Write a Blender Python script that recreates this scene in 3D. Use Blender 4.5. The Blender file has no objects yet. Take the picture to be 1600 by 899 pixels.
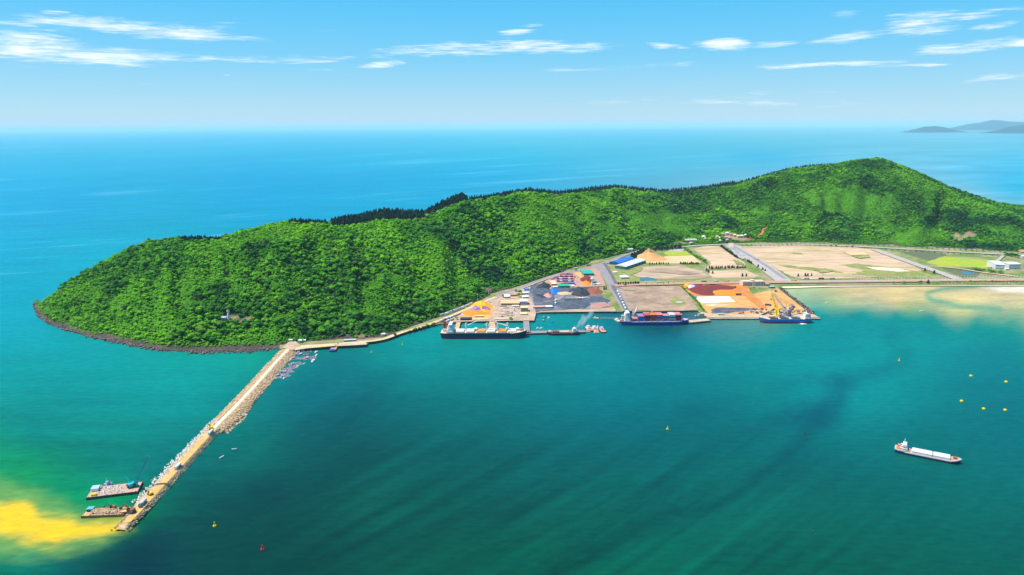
import bpy, bmesh, math, random
import numpy as np
from mathutils import Vector, Matrix, noise as mnoise

random.seed(11); rng = np.random.default_rng(11)
S = bpy.context.scene
COL = S.collection

# ---------------------------------------------------------------- camera
F_PX, PITCH, ROLL, CAM_Z = 1100.0, math.radians(12.90), math.radians(0.36), 400.0
_F0 = Vector((0, math.cos(PITCH), -math.sin(PITCH)))
_U0 = Vector((0, math.sin(PITCH), math.cos(PITCH)))
_R0 = Vector((1, 0, 0))
CR = (_R0*math.cos(ROLL) - _U0*math.sin(ROLL)).normalized()
CU = (_U0*math.cos(ROLL) + _R0*math.sin(ROLL)).normalized()
cam_d = bpy.data.cameras.new('camera')
cam_d.sensor_width = 36.0
cam_d.lens = F_PX/1600*36.0
cam_d.clip_start = 5.0
cam_d.clip_end = 600000.0
cam = bpy.data.objects.new('camera', cam_d)
COL.objects.link(cam)
cam.matrix_world = Matrix(((CR.x, CU.x, -_F0.x, 0), (CR.y, CU.y, -_F0.y, 0), (CR.z, CU.z, -_F0.z, CAM_Z), (0, 0, 0, 1)))
S.camera = cam

def ray(px, py):
    return _F0 + CR*((px-800)/F_PX) - CU*((py-449.5)/F_PX)

def G(px, py, z=0.0):
    """world point at height z seen at pixel (px, py) of the photograph"""
    d = ray(px, py)
    t = (z-CAM_Z)/d.z
    return Vector((d.x*t, d.y*t, z))

def mpp(px, py):
    """metres per photograph pixel at sea level there"""
    return G(px, py).length and (G(px, py)-Vector((0, 0, CAM_Z))).dot(_F0)/F_PX

def PX(X, Y, Z):
    """numpy: world points -> photograph pixels"""
    dx, dy, dz = X, Y, Z-CAM_Z
    cz = dx*_F0.x+dy*_F0.y+dz*_F0.z
    cx = dx*CR.x+dy*CR.y+dz*CR.z
    cy = dx*CU.x+dy*CU.y+dz*CU.z
    cz = np.where(cz > 1, cz, 1)
    return 800+F_PX*cx/cz, 449.5-F_PX*cy/cz

# ---------------------------------------------------------------- world, sun, exposure
SUN_EL = math.radians(62)
SUN_DIR = Vector((-1.0, -0.04, 0)).normalized()*math.cos(SUN_EL) + Vector((0, 0, math.sin(SUN_EL)))
S.view_settings.view_transform = 'Standard'
S.view_settings.look = 'None'
S.view_settings.gamma = 1.0
S.view_settings.exposure = 0.35
EXPO = 2**0.35
S.render.engine = 'CYCLES'
S.cycles.use_denoising = True
S.cycles.denoiser = 'OPENIMAGEDENOISE'
S.cycles.denoising_input_passes = 'RGB_ALBEDO_NORMAL'
S.cycles.max_bounces = 5
S.cycles.diffuse_bounces = 2
S.cycles.glossy_bounces = 2
S.cycles.transmission_bounces = 2
S.cycles.volume_bounces = 2
S.cycles.transparent_max_bounces = 8
S.cycles.caustics_reflective = False
S.cycles.caustics_refractive = False

class NT:
    """tiny node-tree writer"""
    def __init__(self, tree):
        self.t = tree; self.n = tree.nodes; self.l = tree.links
    def node(self, typ, **kw):
        n = self.n.new(typ)
        for k, v in kw.items(): setattr(n, k, v)
        return n
    def put(self, sock, v):
        if isinstance(v, bpy.types.NodeSocket): self.l.new(v, sock)
        elif v is not None: sock.default_value = v
    def math(self, op, a, b=None, c=None, clamp=False):
        n = self.node('ShaderNodeMath', operation=op); n.use_clamp = clamp
        self.put(n.inputs[0], a); self.put(n.inputs[1], b)
        if c is not None: self.put(n.inputs[2], c)
        return n.outputs[0]
    def mix(self, f, a, b, blend='MIX'):
        n = self.node('ShaderNodeMix', data_type='RGBA', blend_type=blend)
        self.put(n.inputs[0], f); self.put(n.inputs[6], a); self.put(n.inputs[7], b)
        return n.outputs[2]
    def ramp(self, f, stops):
        n = self.node('ShaderNodeValToRGB')
        el = n.color_ramp.elements
        while len(el) < len(stops): el.new(0.5)
        for e, (p, c) in zip(el, stops):
            e.position = p; e.color = (*c, 1) if len(c) == 3 else c
        self.put(n.inputs[0], f)
        return n.outputs[0]
    def noise(self, vec, scale, detail=4, rough=0.55, dist=0.0):
        n = self.node('ShaderNodeTexNoise')
        self.put(n.inputs['Vector'], vec)
        n.inputs['Scale'].default_value = scale; n.inputs['Detail'].default_value = detail
        n.inputs['Roughness'].default_value = rough; n.inputs['Distortion'].default_value = dist
        return n.outputs[0]
    def smooth(self, v, a, b, lo=0.0, hi=1.0):
        n = self.node('ShaderNodeMapRange', interpolation_type='SMOOTHSTEP')
        self.put(n.inputs[0], v)
        for i, x in enumerate((a, b, lo, hi)): n.inputs[1+i].default_value = x
        return n.outputs[0]
    def comb(self, x, y, z):
        n = self.node('ShaderNodeCombineXYZ')
        self.put(n.inputs[0], x); self.put(n.inputs[1], y); self.put(n.inputs[2], z)
        return n.outputs[0]
    def mapping(self, vec, loc=(0, 0, 0), rot=(0, 0, 0), scale=(1, 1, 1)):
        n = self.node('ShaderNodeMapping')
        self.put(n.inputs[0], vec)
        n.inputs[1].default_value = loc; n.inputs[2].default_value = rot; n.inputs[3].default_value = scale
        return n.outputs[0]

def lin(r, g, b):
    f = lambda c: (c/255/12.92) if c <= 10 else ((c/255+0.055)/1.055)**2.4
    return (f(r), f(g), f(b))

W = bpy.data.worlds.new('World'); S.world = W; W.use_nodes = True
def build_world():
    t = NT(W.node_tree)
    for n in list(t.n): t.n.remove(n)
    sky = t.node('ShaderNodeTexSky', sky_type='NISHITA')
    sky.sun_disc = False
    sky.sun_elevation = SUN_EL
    sky.sun_rotation = math.atan2(SUN_DIR.x, SUN_DIR.y)
    sky.altitude = 0; sky.air_density = 1.0; sky.dust_density = 0.3; sky.ozone_density = 3.0
    hs = t.node('ShaderNodeHueSaturation')
    hs.inputs['Hue'].default_value = 0.487
    hs.inputs['Saturation'].default_value = 1.28
    t.put(hs.inputs['Color'], sky.outputs[0])
    # thin streaky clouds, placed by direction
    tc = t.node('ShaderNodeTexCoord')
    sep = t.node('ShaderNodeSeparateXYZ'); t.put(sep.inputs[0], tc.outputs['Generated'])
    x, y, z = sep.outputs
    az = t.math('ARCTAN2', x, y)
    el = t.math('ARCSINE', z)
    el = t.math('ADD', el, t.math('MULTIPLY', az, 0.0))
    v1 = t.comb(az, t.math('MULTIPLY', el, 7.0), 0.0)
    n1 = t.noise(v1, 11.0, 7, 0.62, 0.6)
    v2 = t.comb(az, t.math('MULTIPLY', el, 16.0), 3.0)
    n2 = t.noise(v2, 30.0, 5, 0.6, 0.3)
    nz = t.math('ADD', t.math('MULTIPLY', n1, 0.65), t.math('MULTIPLY', n2, 0.35))   # ~0.5 mean
    k = 1/SKY_STRENGTH/EXPO
    g = lambda r, gg, b: tuple(c*k for c in lin(r, gg, b))
    grad = t.node('ShaderNodeValToRGB'); e = grad.color_ramp.elements
    stops = [(0.0, (192, 229, 247)), (.012, (184, 227, 249)), (.045, (158, 219, 250)), (.09, (120, 209, 253)), (.15, (88, 201, 254)), (.21, (70, 194, 252)), (.45, (48, 150, 236)), (1.0, (30, 100, 205))]
    while len(e) < len(stops): e.new(.5)
    for q, (pos_, c_) in zip(e, stops): q.position = pos_; q.color = (*lin(*c_), 1)
    t.put(grad.inputs[0], t.math('MAXIMUM', el, 0.0))
    gain = t.mix(1.0, grad.outputs[0], (k, k, k, 1), 'MULTIPLY')
    base = t.mix(0.85, hs.outputs[0], gain)
    clouds = [  # px, py, half width px, half height px, slope, strength
        (90, 84, 150, 15, 0.02, 1.05), (20, 66, 90, 14, 0.06, 0.9), (250, 90, 110, 5, 0.0, 0.75), (230, 46, 165, 11, 0.02, 1.0),
        (130, 41, 60, 5, -0.1, .7), (20, 36, 50, 4, .08, .7), (455, 92, 90, 6, -0.03, 0.85), (365, 92, 80, 4, 0.0, .5), (82, 19, 18, 3, 0, .85),
        (350, 42, 60, 6, 0.03, .6), (730, 76, 140, 10, -0.06, 1.1), (640, 84, 60, 6, -0.06, .9), (905, 76, 85, 7, -0.03, 1.05), (598, 101, 38, 4.5, -0.12, 1.0),
        (806, 50, 30, 4, -.04, 1.0), (830, 40, 22, 3, -.03, .8), (1035, 72, 28, 4.5, 0.06, .95), (1065, 75, 14, 3, 0, .8),
        (1130, 69, 45, 8, 0.03, 1.05), (1215, 67, 36, 5, -0.08, .9), (1320, 24, 22, 6, 0, .75), (1322, 59, 50, 7, -.08, 1.0), (1437, 33, 50, 12, -0.02, .95),
        (1440, 48, 42, 8, 0.02, 1.0), (1510, 26, 60, 5, -.05, .85), (1553, 41, 28, 4, -.08, .8), (1540, 71, 85, 8, -0.06, 1.0), (1590, 68, 50, 7, -.04, 1.0),
        (1270, 102, 110, 4, -0.005, .85), (980, 105, 90, 3.5, -.05, .7), (890, 110, 50, 3, 0, .5), (1420, 103, 50, 3, 0, .6), (1560, 122, 60, 5, -0.05, .9),
        (1590, 120, 40, 4, 0, .8), (1190, 148, 90, 5, -0.01, .55), (1000, 160, 90, 4, 0, .5), (1110, 160, 60, 5, 0, .45), (1220, 161, 50, 6, 0, .6),
        (1350, 162, 70, 5, 0, .5), (1065, 135, 60, 5, -.1, .5), (235, 132, 22, 3, -.1, .65), (356, 117, 7, 2, 0, .7), (520, 49, 40, 2.5, .02, .5), (520, 110, 40, 2.5, 0, .45),
        (870, 160, 40, 3, 0, .4), (1050, 102, 40, 2.5, -.02, .5),
    ]
    dens = None
    for (px, py, hw, hh, sl, st) in clouds:
        d = ray(px, py).normalized()
        a0, e0 = math.atan2(d.x, d.y), math.asin(d.z)
        k = F_PX
        w, h = hw*1.25/k, hh*1.4/k
        da = t.math('SUBTRACT', az, a0)
        de = t.math('SUBTRACT', t.math('SUBTRACT', el, e0), t.math('MULTIPLY', da, -sl))
        q = t.math('ADD', t.math('POWER', t.math('DIVIDE', da, w), 2.0), t.math('POWER', t.math('DIVIDE', de, h), 2.0))
        m = t.math('MULTIPLY', t.math('SUBTRACT', 1.0, q, clamp=True), st)
        dens = m if dens is None else t.math('MAXIMUM', dens, m)
    # beyond the frame: the same kind of thin streaks, from the noise alone
    high = t.smooth(el, 0.26, 0.5)
    side = t.smooth(t.math('ABSOLUTE', az), 0.75, 1.0)
    other = t.math('MULTIPLY', t.math('MAXIMUM', high, side), t.smooth(t.noise(v1, 2.6, 3, .5), .52, .7))
    dens = t.math('MAXIMUM', dens, t.math('MULTIPLY', other, 0.8))
    f = t.math('ADD', dens, t.math('MULTIPLY', t.math('SUBTRACT', nz, 0.5), 4.4))
    f = t.smooth(f, 0.30, 1.7)
    f = t.math('MULTIPLY', f, t.smooth(dens, 0.0, 0.35))
    ccol = (8.2, 8.6, 8.8, 1)
    out = t.mix(t.math('MULTIPLY', f, 0.93), base, ccol)
    bg = t.node('ShaderNodeBackground')
    t.put(bg.inputs[0], out); bg.inputs[1].default_value = SKY_STRENGTH
    o = t.node('ShaderNodeOutputWorld'); t.l.new(bg.outputs[0], o.inputs[0])
SKY_STRENGTH = 0.105
build_world()
W.cycles.sampling_method = 'MANUAL'; W.cycles.sample_map_resolution = 512

sun_d = bpy.data.lights.new('sun', 'SUN'); sun_d.energy = 4.8; sun_d.angle = math.radians(0.53); sun_d.color = (1.0, 0.93, 0.80)
sun = bpy.data.objects.new('sun', sun_d); COL.objects.link(sun)
sun.rotation_euler = (-SUN_DIR).to_track_quat('-Z', 'Y').to_euler()

# ---------------------------------------------------------------- helpers
def tag(o, label=None, cat=None, group=None, kind=None):
    if label: o['label'] = label
    if cat: o['category'] = cat
    if group: o['group'] = group
    if kind: o['kind'] = kind
    return o

def link_mesh(name, verts, faces, mat=None, parent=None, smooth=False):
    me = bpy.data.meshes.new(name)
    me.from_pydata([tuple(v) for v in verts], [], [tuple(f) for f in faces])
    if mat: me.materials.append(mat)
    if smooth:
        me.polygons.foreach_set('use_smooth', [True]*len(me.polygons))
    me.update()
    o = bpy.data.objects.new(name, me); COL.objects.link(o)
    if parent: o.parent = parent
    return o

_mats = {}
def mat(name, col, rough=0.7, var=0.12, scale=0.15, metal=0.0, spec=0.3, col2=None, thr=(0.4, 0.62), bump=0.0, stretch=(1, 1, 1), tracks=0.0):
    """painted / mineral surface: base colour with world-space mottling, optional second colour in patches"""
    if name in _mats: return _mats[name]
    m = bpy.data.materials.new(name); m.use_nodes = True
    t = NT(m.node_tree); p = t.n['Principled BSDF']
    geo = t.node('ShaderNodeNewGeometry')
    pos = geo.outputs['Position']
    if stretch != (1, 1, 1): pos = t.mapping(pos, scale=stretch)
    c = (*col, 1)
    if col2 is not None:
        f = t.smooth(t.noise(pos, scale, 6, 0.62, 0.4), thr[0], thr[1])
        c = t.mix(f, c, (*col2, 1))
    if var:
        n = t.math('ADD', t.math('MULTIPLY', t.noise(pos, scale*5, 5, 0.65), .6), t.math('MULTIPLY', t.noise(pos, scale*1.7, 4, 0.6, .6), .4))
        k = t.node('ShaderNodeMapRange'); t.put(k.inputs[0], n)
        k.inputs[1].default_value = 0.36; k.inputs[2].default_value = 0.64
        k.inputs[3].default_value = 1-var; k.inputs[4].default_value = 1+var
        g = t.node('ShaderNodeCombineColor')
        for i in range(3): t.put(g.inputs[i], k.outputs[0])
        c = t.mix(1.0, c, g.outputs[0], 'MULTIPLY')
    if tracks:
        for rz, sc_ in ((.35, .22), (-.9, .28), (1.35, .18)):
            q = t.noise(t.mapping(geo.outputs['Position'], rot=(0, 0, rz), scale=(.05, 1, 1)), sc_, 4, .65, 1.2)
            k = t.smooth(q, .52, .70, 1.0, 1.0-tracks)
            g = t.node('ShaderNodeCombineColor')
            for i in range(3): t.put(g.inputs[i], k)
            c = t.mix(1.0, c, g.outputs[0], 'MULTIPLY')
    t.put(p.inputs['Base Color'], c)
    p.inputs['Roughness'].default_value = rough
    p.inputs['Metallic'].default_value = metal
    p.inputs['Specular IOR Level'].default_value = spec
    if bump:
        b = t.node('ShaderNodeBump'); b.inputs['Strength'].default_value = bump; b.inputs['Distance'].default_value = 1.0
        t.put(b.inputs['Height'], t.noise(geo.outputs['Position'], scale*8, 4, .6)); t.put(p.inputs['Normal'], b.outputs[0])
    _mats[name] = m
    return m

# numpy value noise
def _hash(ix, iy, seed):
    h = (ix.astype(np.int64)*374761393 + iy.astype(np.int64)*668265263 + seed*1442695041) & 0xffffffff
    h = ((h ^ (h >> 13))*1274126177) & 0xffffffff
    h = h ^ (h >> 16)
    return (h & 0xffff)/65535.0
def vnoise(x, y, seed=0):
    ix, iy = np.floor(x), np.floor(y)
    fx, fy = x-ix, y-iy
    fx = fx*fx*(3-2*fx); fy = fy*fy*(3-2*fy)
    a = _hash(ix, iy, seed); b = _hash(ix+1, iy, seed); c = _hash(ix, iy+1, seed); d = _hash(ix+1, iy+1, seed)
    return a*(1-fx)*(1-fy)+b*fx*(1-fy)+c*(1-fx)*fy+d*fx*fy
def fbm(x, y, seed=0, oct=4, gain=0.5):
    s = 0; a = 1; n = 0
    for i in range(oct):
        s = s+a*vnoise(x*2**i+17.3*i, y*2**i-9.1*i, seed+i); n += a; a *= gain
    return s/n
def sstep(v, a, b):
    t = np.clip((v-a)/(b-a), 0, 1); return t*t*(3-2*t)
def seg_dist(px, py, pts):
    """distance to a polyline and the parameter along it"""
    best = np.full(px.shape, 1e9); par = np.zeros(px.shape); acc = 0.0
    for (ax, ay), (bx, by) in zip(pts[:-1], pts[1:]):
        dx, dy = bx-ax, by-ay; L = math.hypot(dx, dy)
        t = np.clip(((px-ax)*dx+(py-ay)*dy)/(L*L), 0, 1)
        d = np.hypot(px-ax-t*dx, py-ay-t*dy)
        m = d < best
        best = np.where(m, d, best); par = np.where(m, acc+t*L, par); acc += L
    return best, par
def inside(px, py, poly):
    r = np.zeros(px.shape, bool); n = len(poly)
    for i in range(n):
        x1, y1 = poly[i]; x2, y2 = poly[(i+1) % n]
        if y1 == y2: continue
        c = ((y1 > py) != (y2 > py)) & (px < (x2-x1)*(py-y1)/(y2-y1)+x1)
        r ^= c
    return r
def poly_sd(px, py, poly):
    d, _ = seg_dist(px, py, poly+[poly[0]])
    return np.where(inside(px, py, poly), d, -d)

# ---------------------------------------------------------------- sea
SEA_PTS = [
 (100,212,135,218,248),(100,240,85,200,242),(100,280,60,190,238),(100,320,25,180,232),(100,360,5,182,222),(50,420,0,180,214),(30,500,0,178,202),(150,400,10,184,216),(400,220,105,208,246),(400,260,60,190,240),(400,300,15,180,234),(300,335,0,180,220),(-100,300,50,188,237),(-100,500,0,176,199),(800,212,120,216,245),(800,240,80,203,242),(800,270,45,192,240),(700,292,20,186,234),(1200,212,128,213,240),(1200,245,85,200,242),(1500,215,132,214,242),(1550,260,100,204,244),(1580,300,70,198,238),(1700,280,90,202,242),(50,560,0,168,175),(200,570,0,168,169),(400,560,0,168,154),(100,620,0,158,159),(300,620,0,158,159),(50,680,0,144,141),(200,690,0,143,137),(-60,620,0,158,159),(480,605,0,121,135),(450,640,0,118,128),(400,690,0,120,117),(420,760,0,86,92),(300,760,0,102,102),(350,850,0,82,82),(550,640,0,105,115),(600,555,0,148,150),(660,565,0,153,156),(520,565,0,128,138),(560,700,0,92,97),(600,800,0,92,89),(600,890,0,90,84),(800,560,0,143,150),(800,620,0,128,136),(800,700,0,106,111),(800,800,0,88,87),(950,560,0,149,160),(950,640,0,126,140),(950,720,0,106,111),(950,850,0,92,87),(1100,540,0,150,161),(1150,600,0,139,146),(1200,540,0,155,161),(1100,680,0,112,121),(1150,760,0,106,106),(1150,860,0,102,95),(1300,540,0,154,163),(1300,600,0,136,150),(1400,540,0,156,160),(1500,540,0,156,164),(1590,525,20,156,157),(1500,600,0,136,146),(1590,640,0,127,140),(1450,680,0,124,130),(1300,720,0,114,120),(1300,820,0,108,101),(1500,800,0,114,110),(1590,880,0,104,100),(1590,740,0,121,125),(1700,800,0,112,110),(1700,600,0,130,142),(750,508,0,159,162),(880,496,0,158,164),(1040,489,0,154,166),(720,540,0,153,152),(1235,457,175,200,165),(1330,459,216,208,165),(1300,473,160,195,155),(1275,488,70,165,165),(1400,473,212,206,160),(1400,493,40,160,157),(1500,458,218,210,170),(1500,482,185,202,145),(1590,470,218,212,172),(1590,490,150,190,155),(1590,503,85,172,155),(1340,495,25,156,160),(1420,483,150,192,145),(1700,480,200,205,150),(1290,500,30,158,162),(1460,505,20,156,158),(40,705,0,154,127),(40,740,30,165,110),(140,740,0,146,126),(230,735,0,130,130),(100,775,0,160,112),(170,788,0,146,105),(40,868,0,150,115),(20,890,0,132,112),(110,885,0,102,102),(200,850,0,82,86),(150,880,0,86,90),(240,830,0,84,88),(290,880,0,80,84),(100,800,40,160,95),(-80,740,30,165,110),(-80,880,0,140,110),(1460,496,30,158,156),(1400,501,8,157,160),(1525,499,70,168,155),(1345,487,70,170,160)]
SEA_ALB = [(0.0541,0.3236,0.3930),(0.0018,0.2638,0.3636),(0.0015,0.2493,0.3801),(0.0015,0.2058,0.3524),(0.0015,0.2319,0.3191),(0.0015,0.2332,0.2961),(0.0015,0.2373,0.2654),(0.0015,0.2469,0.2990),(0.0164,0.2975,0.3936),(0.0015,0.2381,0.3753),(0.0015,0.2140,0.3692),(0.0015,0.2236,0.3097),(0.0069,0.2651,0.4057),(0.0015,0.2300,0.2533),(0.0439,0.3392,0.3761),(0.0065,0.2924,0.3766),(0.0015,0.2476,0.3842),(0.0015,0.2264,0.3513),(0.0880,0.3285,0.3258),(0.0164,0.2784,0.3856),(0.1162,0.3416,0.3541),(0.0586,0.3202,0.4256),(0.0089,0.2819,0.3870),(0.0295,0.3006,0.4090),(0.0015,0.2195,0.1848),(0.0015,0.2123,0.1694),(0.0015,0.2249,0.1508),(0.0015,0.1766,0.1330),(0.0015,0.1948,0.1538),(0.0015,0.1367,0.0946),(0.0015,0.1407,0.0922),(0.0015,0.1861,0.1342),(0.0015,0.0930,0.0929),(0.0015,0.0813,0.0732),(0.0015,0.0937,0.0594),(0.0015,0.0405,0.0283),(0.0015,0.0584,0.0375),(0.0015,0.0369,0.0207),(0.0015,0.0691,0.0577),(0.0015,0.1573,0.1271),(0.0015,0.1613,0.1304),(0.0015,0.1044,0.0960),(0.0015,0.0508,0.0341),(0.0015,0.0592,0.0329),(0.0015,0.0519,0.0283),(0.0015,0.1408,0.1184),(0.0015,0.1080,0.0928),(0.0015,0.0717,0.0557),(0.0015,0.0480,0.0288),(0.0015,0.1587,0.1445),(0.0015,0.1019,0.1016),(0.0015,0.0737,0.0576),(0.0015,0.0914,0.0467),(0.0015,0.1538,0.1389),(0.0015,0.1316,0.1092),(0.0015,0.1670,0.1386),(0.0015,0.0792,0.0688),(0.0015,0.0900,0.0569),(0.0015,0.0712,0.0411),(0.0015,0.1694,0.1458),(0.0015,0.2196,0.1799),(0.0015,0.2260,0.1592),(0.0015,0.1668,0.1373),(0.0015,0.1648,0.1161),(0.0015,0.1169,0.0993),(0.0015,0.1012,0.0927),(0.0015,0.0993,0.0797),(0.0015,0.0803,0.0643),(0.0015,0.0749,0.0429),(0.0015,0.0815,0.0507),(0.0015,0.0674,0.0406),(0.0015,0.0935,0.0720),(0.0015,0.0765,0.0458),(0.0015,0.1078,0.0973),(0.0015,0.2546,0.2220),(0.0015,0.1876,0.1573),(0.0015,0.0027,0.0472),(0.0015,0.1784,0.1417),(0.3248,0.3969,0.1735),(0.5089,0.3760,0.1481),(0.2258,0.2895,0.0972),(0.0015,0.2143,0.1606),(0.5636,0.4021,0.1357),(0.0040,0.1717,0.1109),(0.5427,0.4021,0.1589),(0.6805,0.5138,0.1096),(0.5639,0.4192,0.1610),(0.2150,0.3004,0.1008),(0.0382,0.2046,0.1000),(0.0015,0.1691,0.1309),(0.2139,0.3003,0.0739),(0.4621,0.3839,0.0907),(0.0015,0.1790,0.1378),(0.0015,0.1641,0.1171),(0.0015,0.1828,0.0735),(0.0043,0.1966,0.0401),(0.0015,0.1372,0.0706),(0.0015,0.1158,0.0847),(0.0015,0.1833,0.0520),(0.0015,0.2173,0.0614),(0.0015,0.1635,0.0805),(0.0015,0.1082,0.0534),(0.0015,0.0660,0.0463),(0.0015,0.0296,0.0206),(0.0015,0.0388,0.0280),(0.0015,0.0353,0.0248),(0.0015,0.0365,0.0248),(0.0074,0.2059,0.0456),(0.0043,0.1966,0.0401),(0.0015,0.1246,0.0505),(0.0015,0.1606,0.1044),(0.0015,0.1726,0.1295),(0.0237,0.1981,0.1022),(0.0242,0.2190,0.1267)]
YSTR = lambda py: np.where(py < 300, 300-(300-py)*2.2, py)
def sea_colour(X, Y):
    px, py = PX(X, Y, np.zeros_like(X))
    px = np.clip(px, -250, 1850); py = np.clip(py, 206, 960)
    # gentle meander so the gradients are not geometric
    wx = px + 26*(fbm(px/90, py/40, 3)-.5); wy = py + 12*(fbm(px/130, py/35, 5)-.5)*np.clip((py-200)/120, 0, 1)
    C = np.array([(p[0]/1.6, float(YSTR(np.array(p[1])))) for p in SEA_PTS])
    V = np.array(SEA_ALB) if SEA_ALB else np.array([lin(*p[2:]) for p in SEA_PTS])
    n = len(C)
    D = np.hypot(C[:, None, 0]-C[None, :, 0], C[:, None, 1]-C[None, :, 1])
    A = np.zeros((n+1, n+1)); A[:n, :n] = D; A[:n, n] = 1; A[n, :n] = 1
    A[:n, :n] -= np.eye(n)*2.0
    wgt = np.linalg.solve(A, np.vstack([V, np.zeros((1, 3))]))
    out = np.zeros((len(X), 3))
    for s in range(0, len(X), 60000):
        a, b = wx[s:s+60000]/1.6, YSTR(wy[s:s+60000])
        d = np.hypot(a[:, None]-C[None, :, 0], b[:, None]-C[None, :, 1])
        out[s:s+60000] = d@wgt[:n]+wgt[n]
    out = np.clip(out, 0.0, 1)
    # clear dark current bands winding through the bay
    for pts, w, amp in (([(1392, 532), (1412, 556), (1400, 572), (1360, 584), (1322, 597), (1304, 620), (1280, 645)], 18, .50), ([(1312, 602), (1280, 645), (1259, 678), (1238, 712), (1200, 741), (1152, 769), (1080, 800), (1000, 830), (880, 890)], 30, .55),
                        ([(1335, 600), (1270, 590), (1205, 605)], 14, .35), ([(1250, 640), (1160, 690), (1040, 760), (900, 830)], 22, .35),
                        ([(1290, 650), (1180, 640), (1080, 640)], 26, .28), ([(540, 600), (480, 640), (400, 700), (330, 760)], 10, -.22),
                        ([(620, 575), (560, 640), (520, 690), (400, 770)], 14, .22), ([(700, 800), (560, 850), (440, 899)], 16, .15)):
        q, par = seg_dist(wx, wy, pts)
        streak = fbm(par/170, q*np.sign(wx-px+.001)/16+px*.02+py*.02, 41, 3)
        k = np.exp(-(q/w)**2)*np.clip(.5+1.1*(streak-.25), 0, 1.4)*amp
        out *= (1-k[:, None]*np.array([.5, .62, .46]))
    # fine streaming lines along the drift
    cy = py+.00042*(px-620)**2*np.sign(px-620)*.55
    al = (px*.90-cy*.43); ac = (px*.43+cy*.90)
    st = fbm(al/210, ac/15, 77, 4)-.5
    m = sstep(py, 600, 780)*(1-sstep(px, 1150, 1450)*.75)*sstep(px, 300, 620)
    out *= (1+m*st*.85)[:, None]
    stl = fbm(px/200+.002*py, py/9, 91, 4)-.5
    m2 = (1-sstep(px, 300, 480))*sstep(py, 520, 640)
    out *= (1+m2*stl*.35)[:, None]
    # pale streaks on the open sea and slicks
    so = fbm(px/190, (py+.06*px)/4.2, 13, 4)
    mo = sstep(py, 212, 240)*(1-sstep(py, 420, 520))
    out *= (1+mo*(so-.5)*.22)[:, None]
    out += (mo*sstep(so, .66, .85)*.05)[:, None]
    # sand flats: tidal channel and shell-white bar
    q, _ = seg_dist(wx, py, [(1620, 446), (1530, 447), (1478, 452), (1452, 459), (1462, 470), (1500, 480), (1560, 484)])
    k = np.exp(-(q/np.where(py < 462, 3.6, 6.0))**2)*sstep(px, 1440, 1452)*.85
    out = out*(1-k[:, None])+np.array(lin(120, 180, 125))*.6*k[:, None]
    sd = poly_sd(wx, wy, [(1528, 450), (1560, 447.5), (1700, 447), (1700, 468), (1620, 464), (1570, 458)])
    k = sstep(sd, -2, 3)[:, None]; out = out*(1-k)+np.array(lin(250, 236, 205))*.66*k
    rip = fbm(px/45, py/5, 8, 4)-.5
    k = (sstep(px, 1240, 1330)*(1-sstep(py, 470, 500)))*.5
    out *= (1+k*rip)[:, None]
    # yellow silt plume from the tip of the works
    ex = px+46*(fbm(px/30, py/13, 21, 6, .6)-.5); ey = py+24*(fbm(px/38, py/10, 23, 6, .6)-.5)
    halo = poly_sd(ex, ey, [(-200, 738), (-40, 745), (40, 764), (90, 786), (130, 806), (185, 812), (196, 822), (160, 846), (95, 862), (30, 866), (-200, 860)])
    core = poly_sd(ex, ey, [(-200, 772), (-30, 776), (30, 786), (62, 792), (70, 806), (112, 806), (125, 818), (186, 815), (200, 823), (150, 840), (88, 852), (40, 850), (10, 835), (-200, 826)])
    lower = py > 823-(px-196)*.06
    k = sstep(halo, -22, 14)[:, None]*.72; out = out*(1-k)+np.array(lin(140, 190, 80))*.58*k
    k = sstep(core, -9, 13)[:, None]*np.clip(.92+.9*(fbm(px/34+py/30, py/7, 33, 5)-.5), .62, 1)[:, None]
    out = out*(1-k)+np.array(lin(255, 207, 0))*.74*k
    return np.clip(out, 0.001, .9)

def axis(knots):
    """knots: list of (position, spacing) - spacing varies linearly between them"""
    out = [knots[0][0]]
    for (a, sa), (b, sb) in zip(knots[:-1], knots[1:]):
        while out[-1] < b-1e-6:
            f = (out[-1]-a)/(b-a); out.append(min(b, out[-1]+sa*(1-f)+sb*f) if sa*(1-f)+sb*f < b-out[-1] else b)
    return np.array(out)

def grid_object(name, xs, ys, zs, colour=None, material=None):
    nx, ny = len(xs), len(ys)
    X, Y = np.meshgrid(xs, ys)
    co = np.stack([X.ravel(), Y.ravel(), zs.ravel()], 1).astype(np.float32)
    i = (np.arange(ny-1)[:, None]*nx+np.arange(nx-1)[None, :]).ravel()
    f = np.stack([i, i+1, i+nx+1, i+nx], 1).astype(np.int32)
    me = bpy.data.meshes.new(name)
    me.vertices.add(len(co)); me.vertices.foreach_set('co', co.ravel())
    me.loops.add(f.size); me.loops.foreach_set('vertex_index', f.ravel())
    me.polygons.add(len(f)); me.polygons.foreach_set('loop_start', np.arange(len(f), dtype=np.int32)*4)
    me.polygons.foreach_set('use_smooth', np.ones(len(f), bool))
    me.update(calc_edges=True)
    if colour is not None:
        at = me.attributes.new('tone', 'FLOAT_COLOR', 'POINT')
        at.data.foreach_set('color', np.concatenate([colour, np.ones((len(colour), 1))], 1).astype(np.float32).ravel())
    if material: me.materials.append(material)
    o = bpy.data.objects.new(name, me); COL.objects.link(o)
    return o

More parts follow.
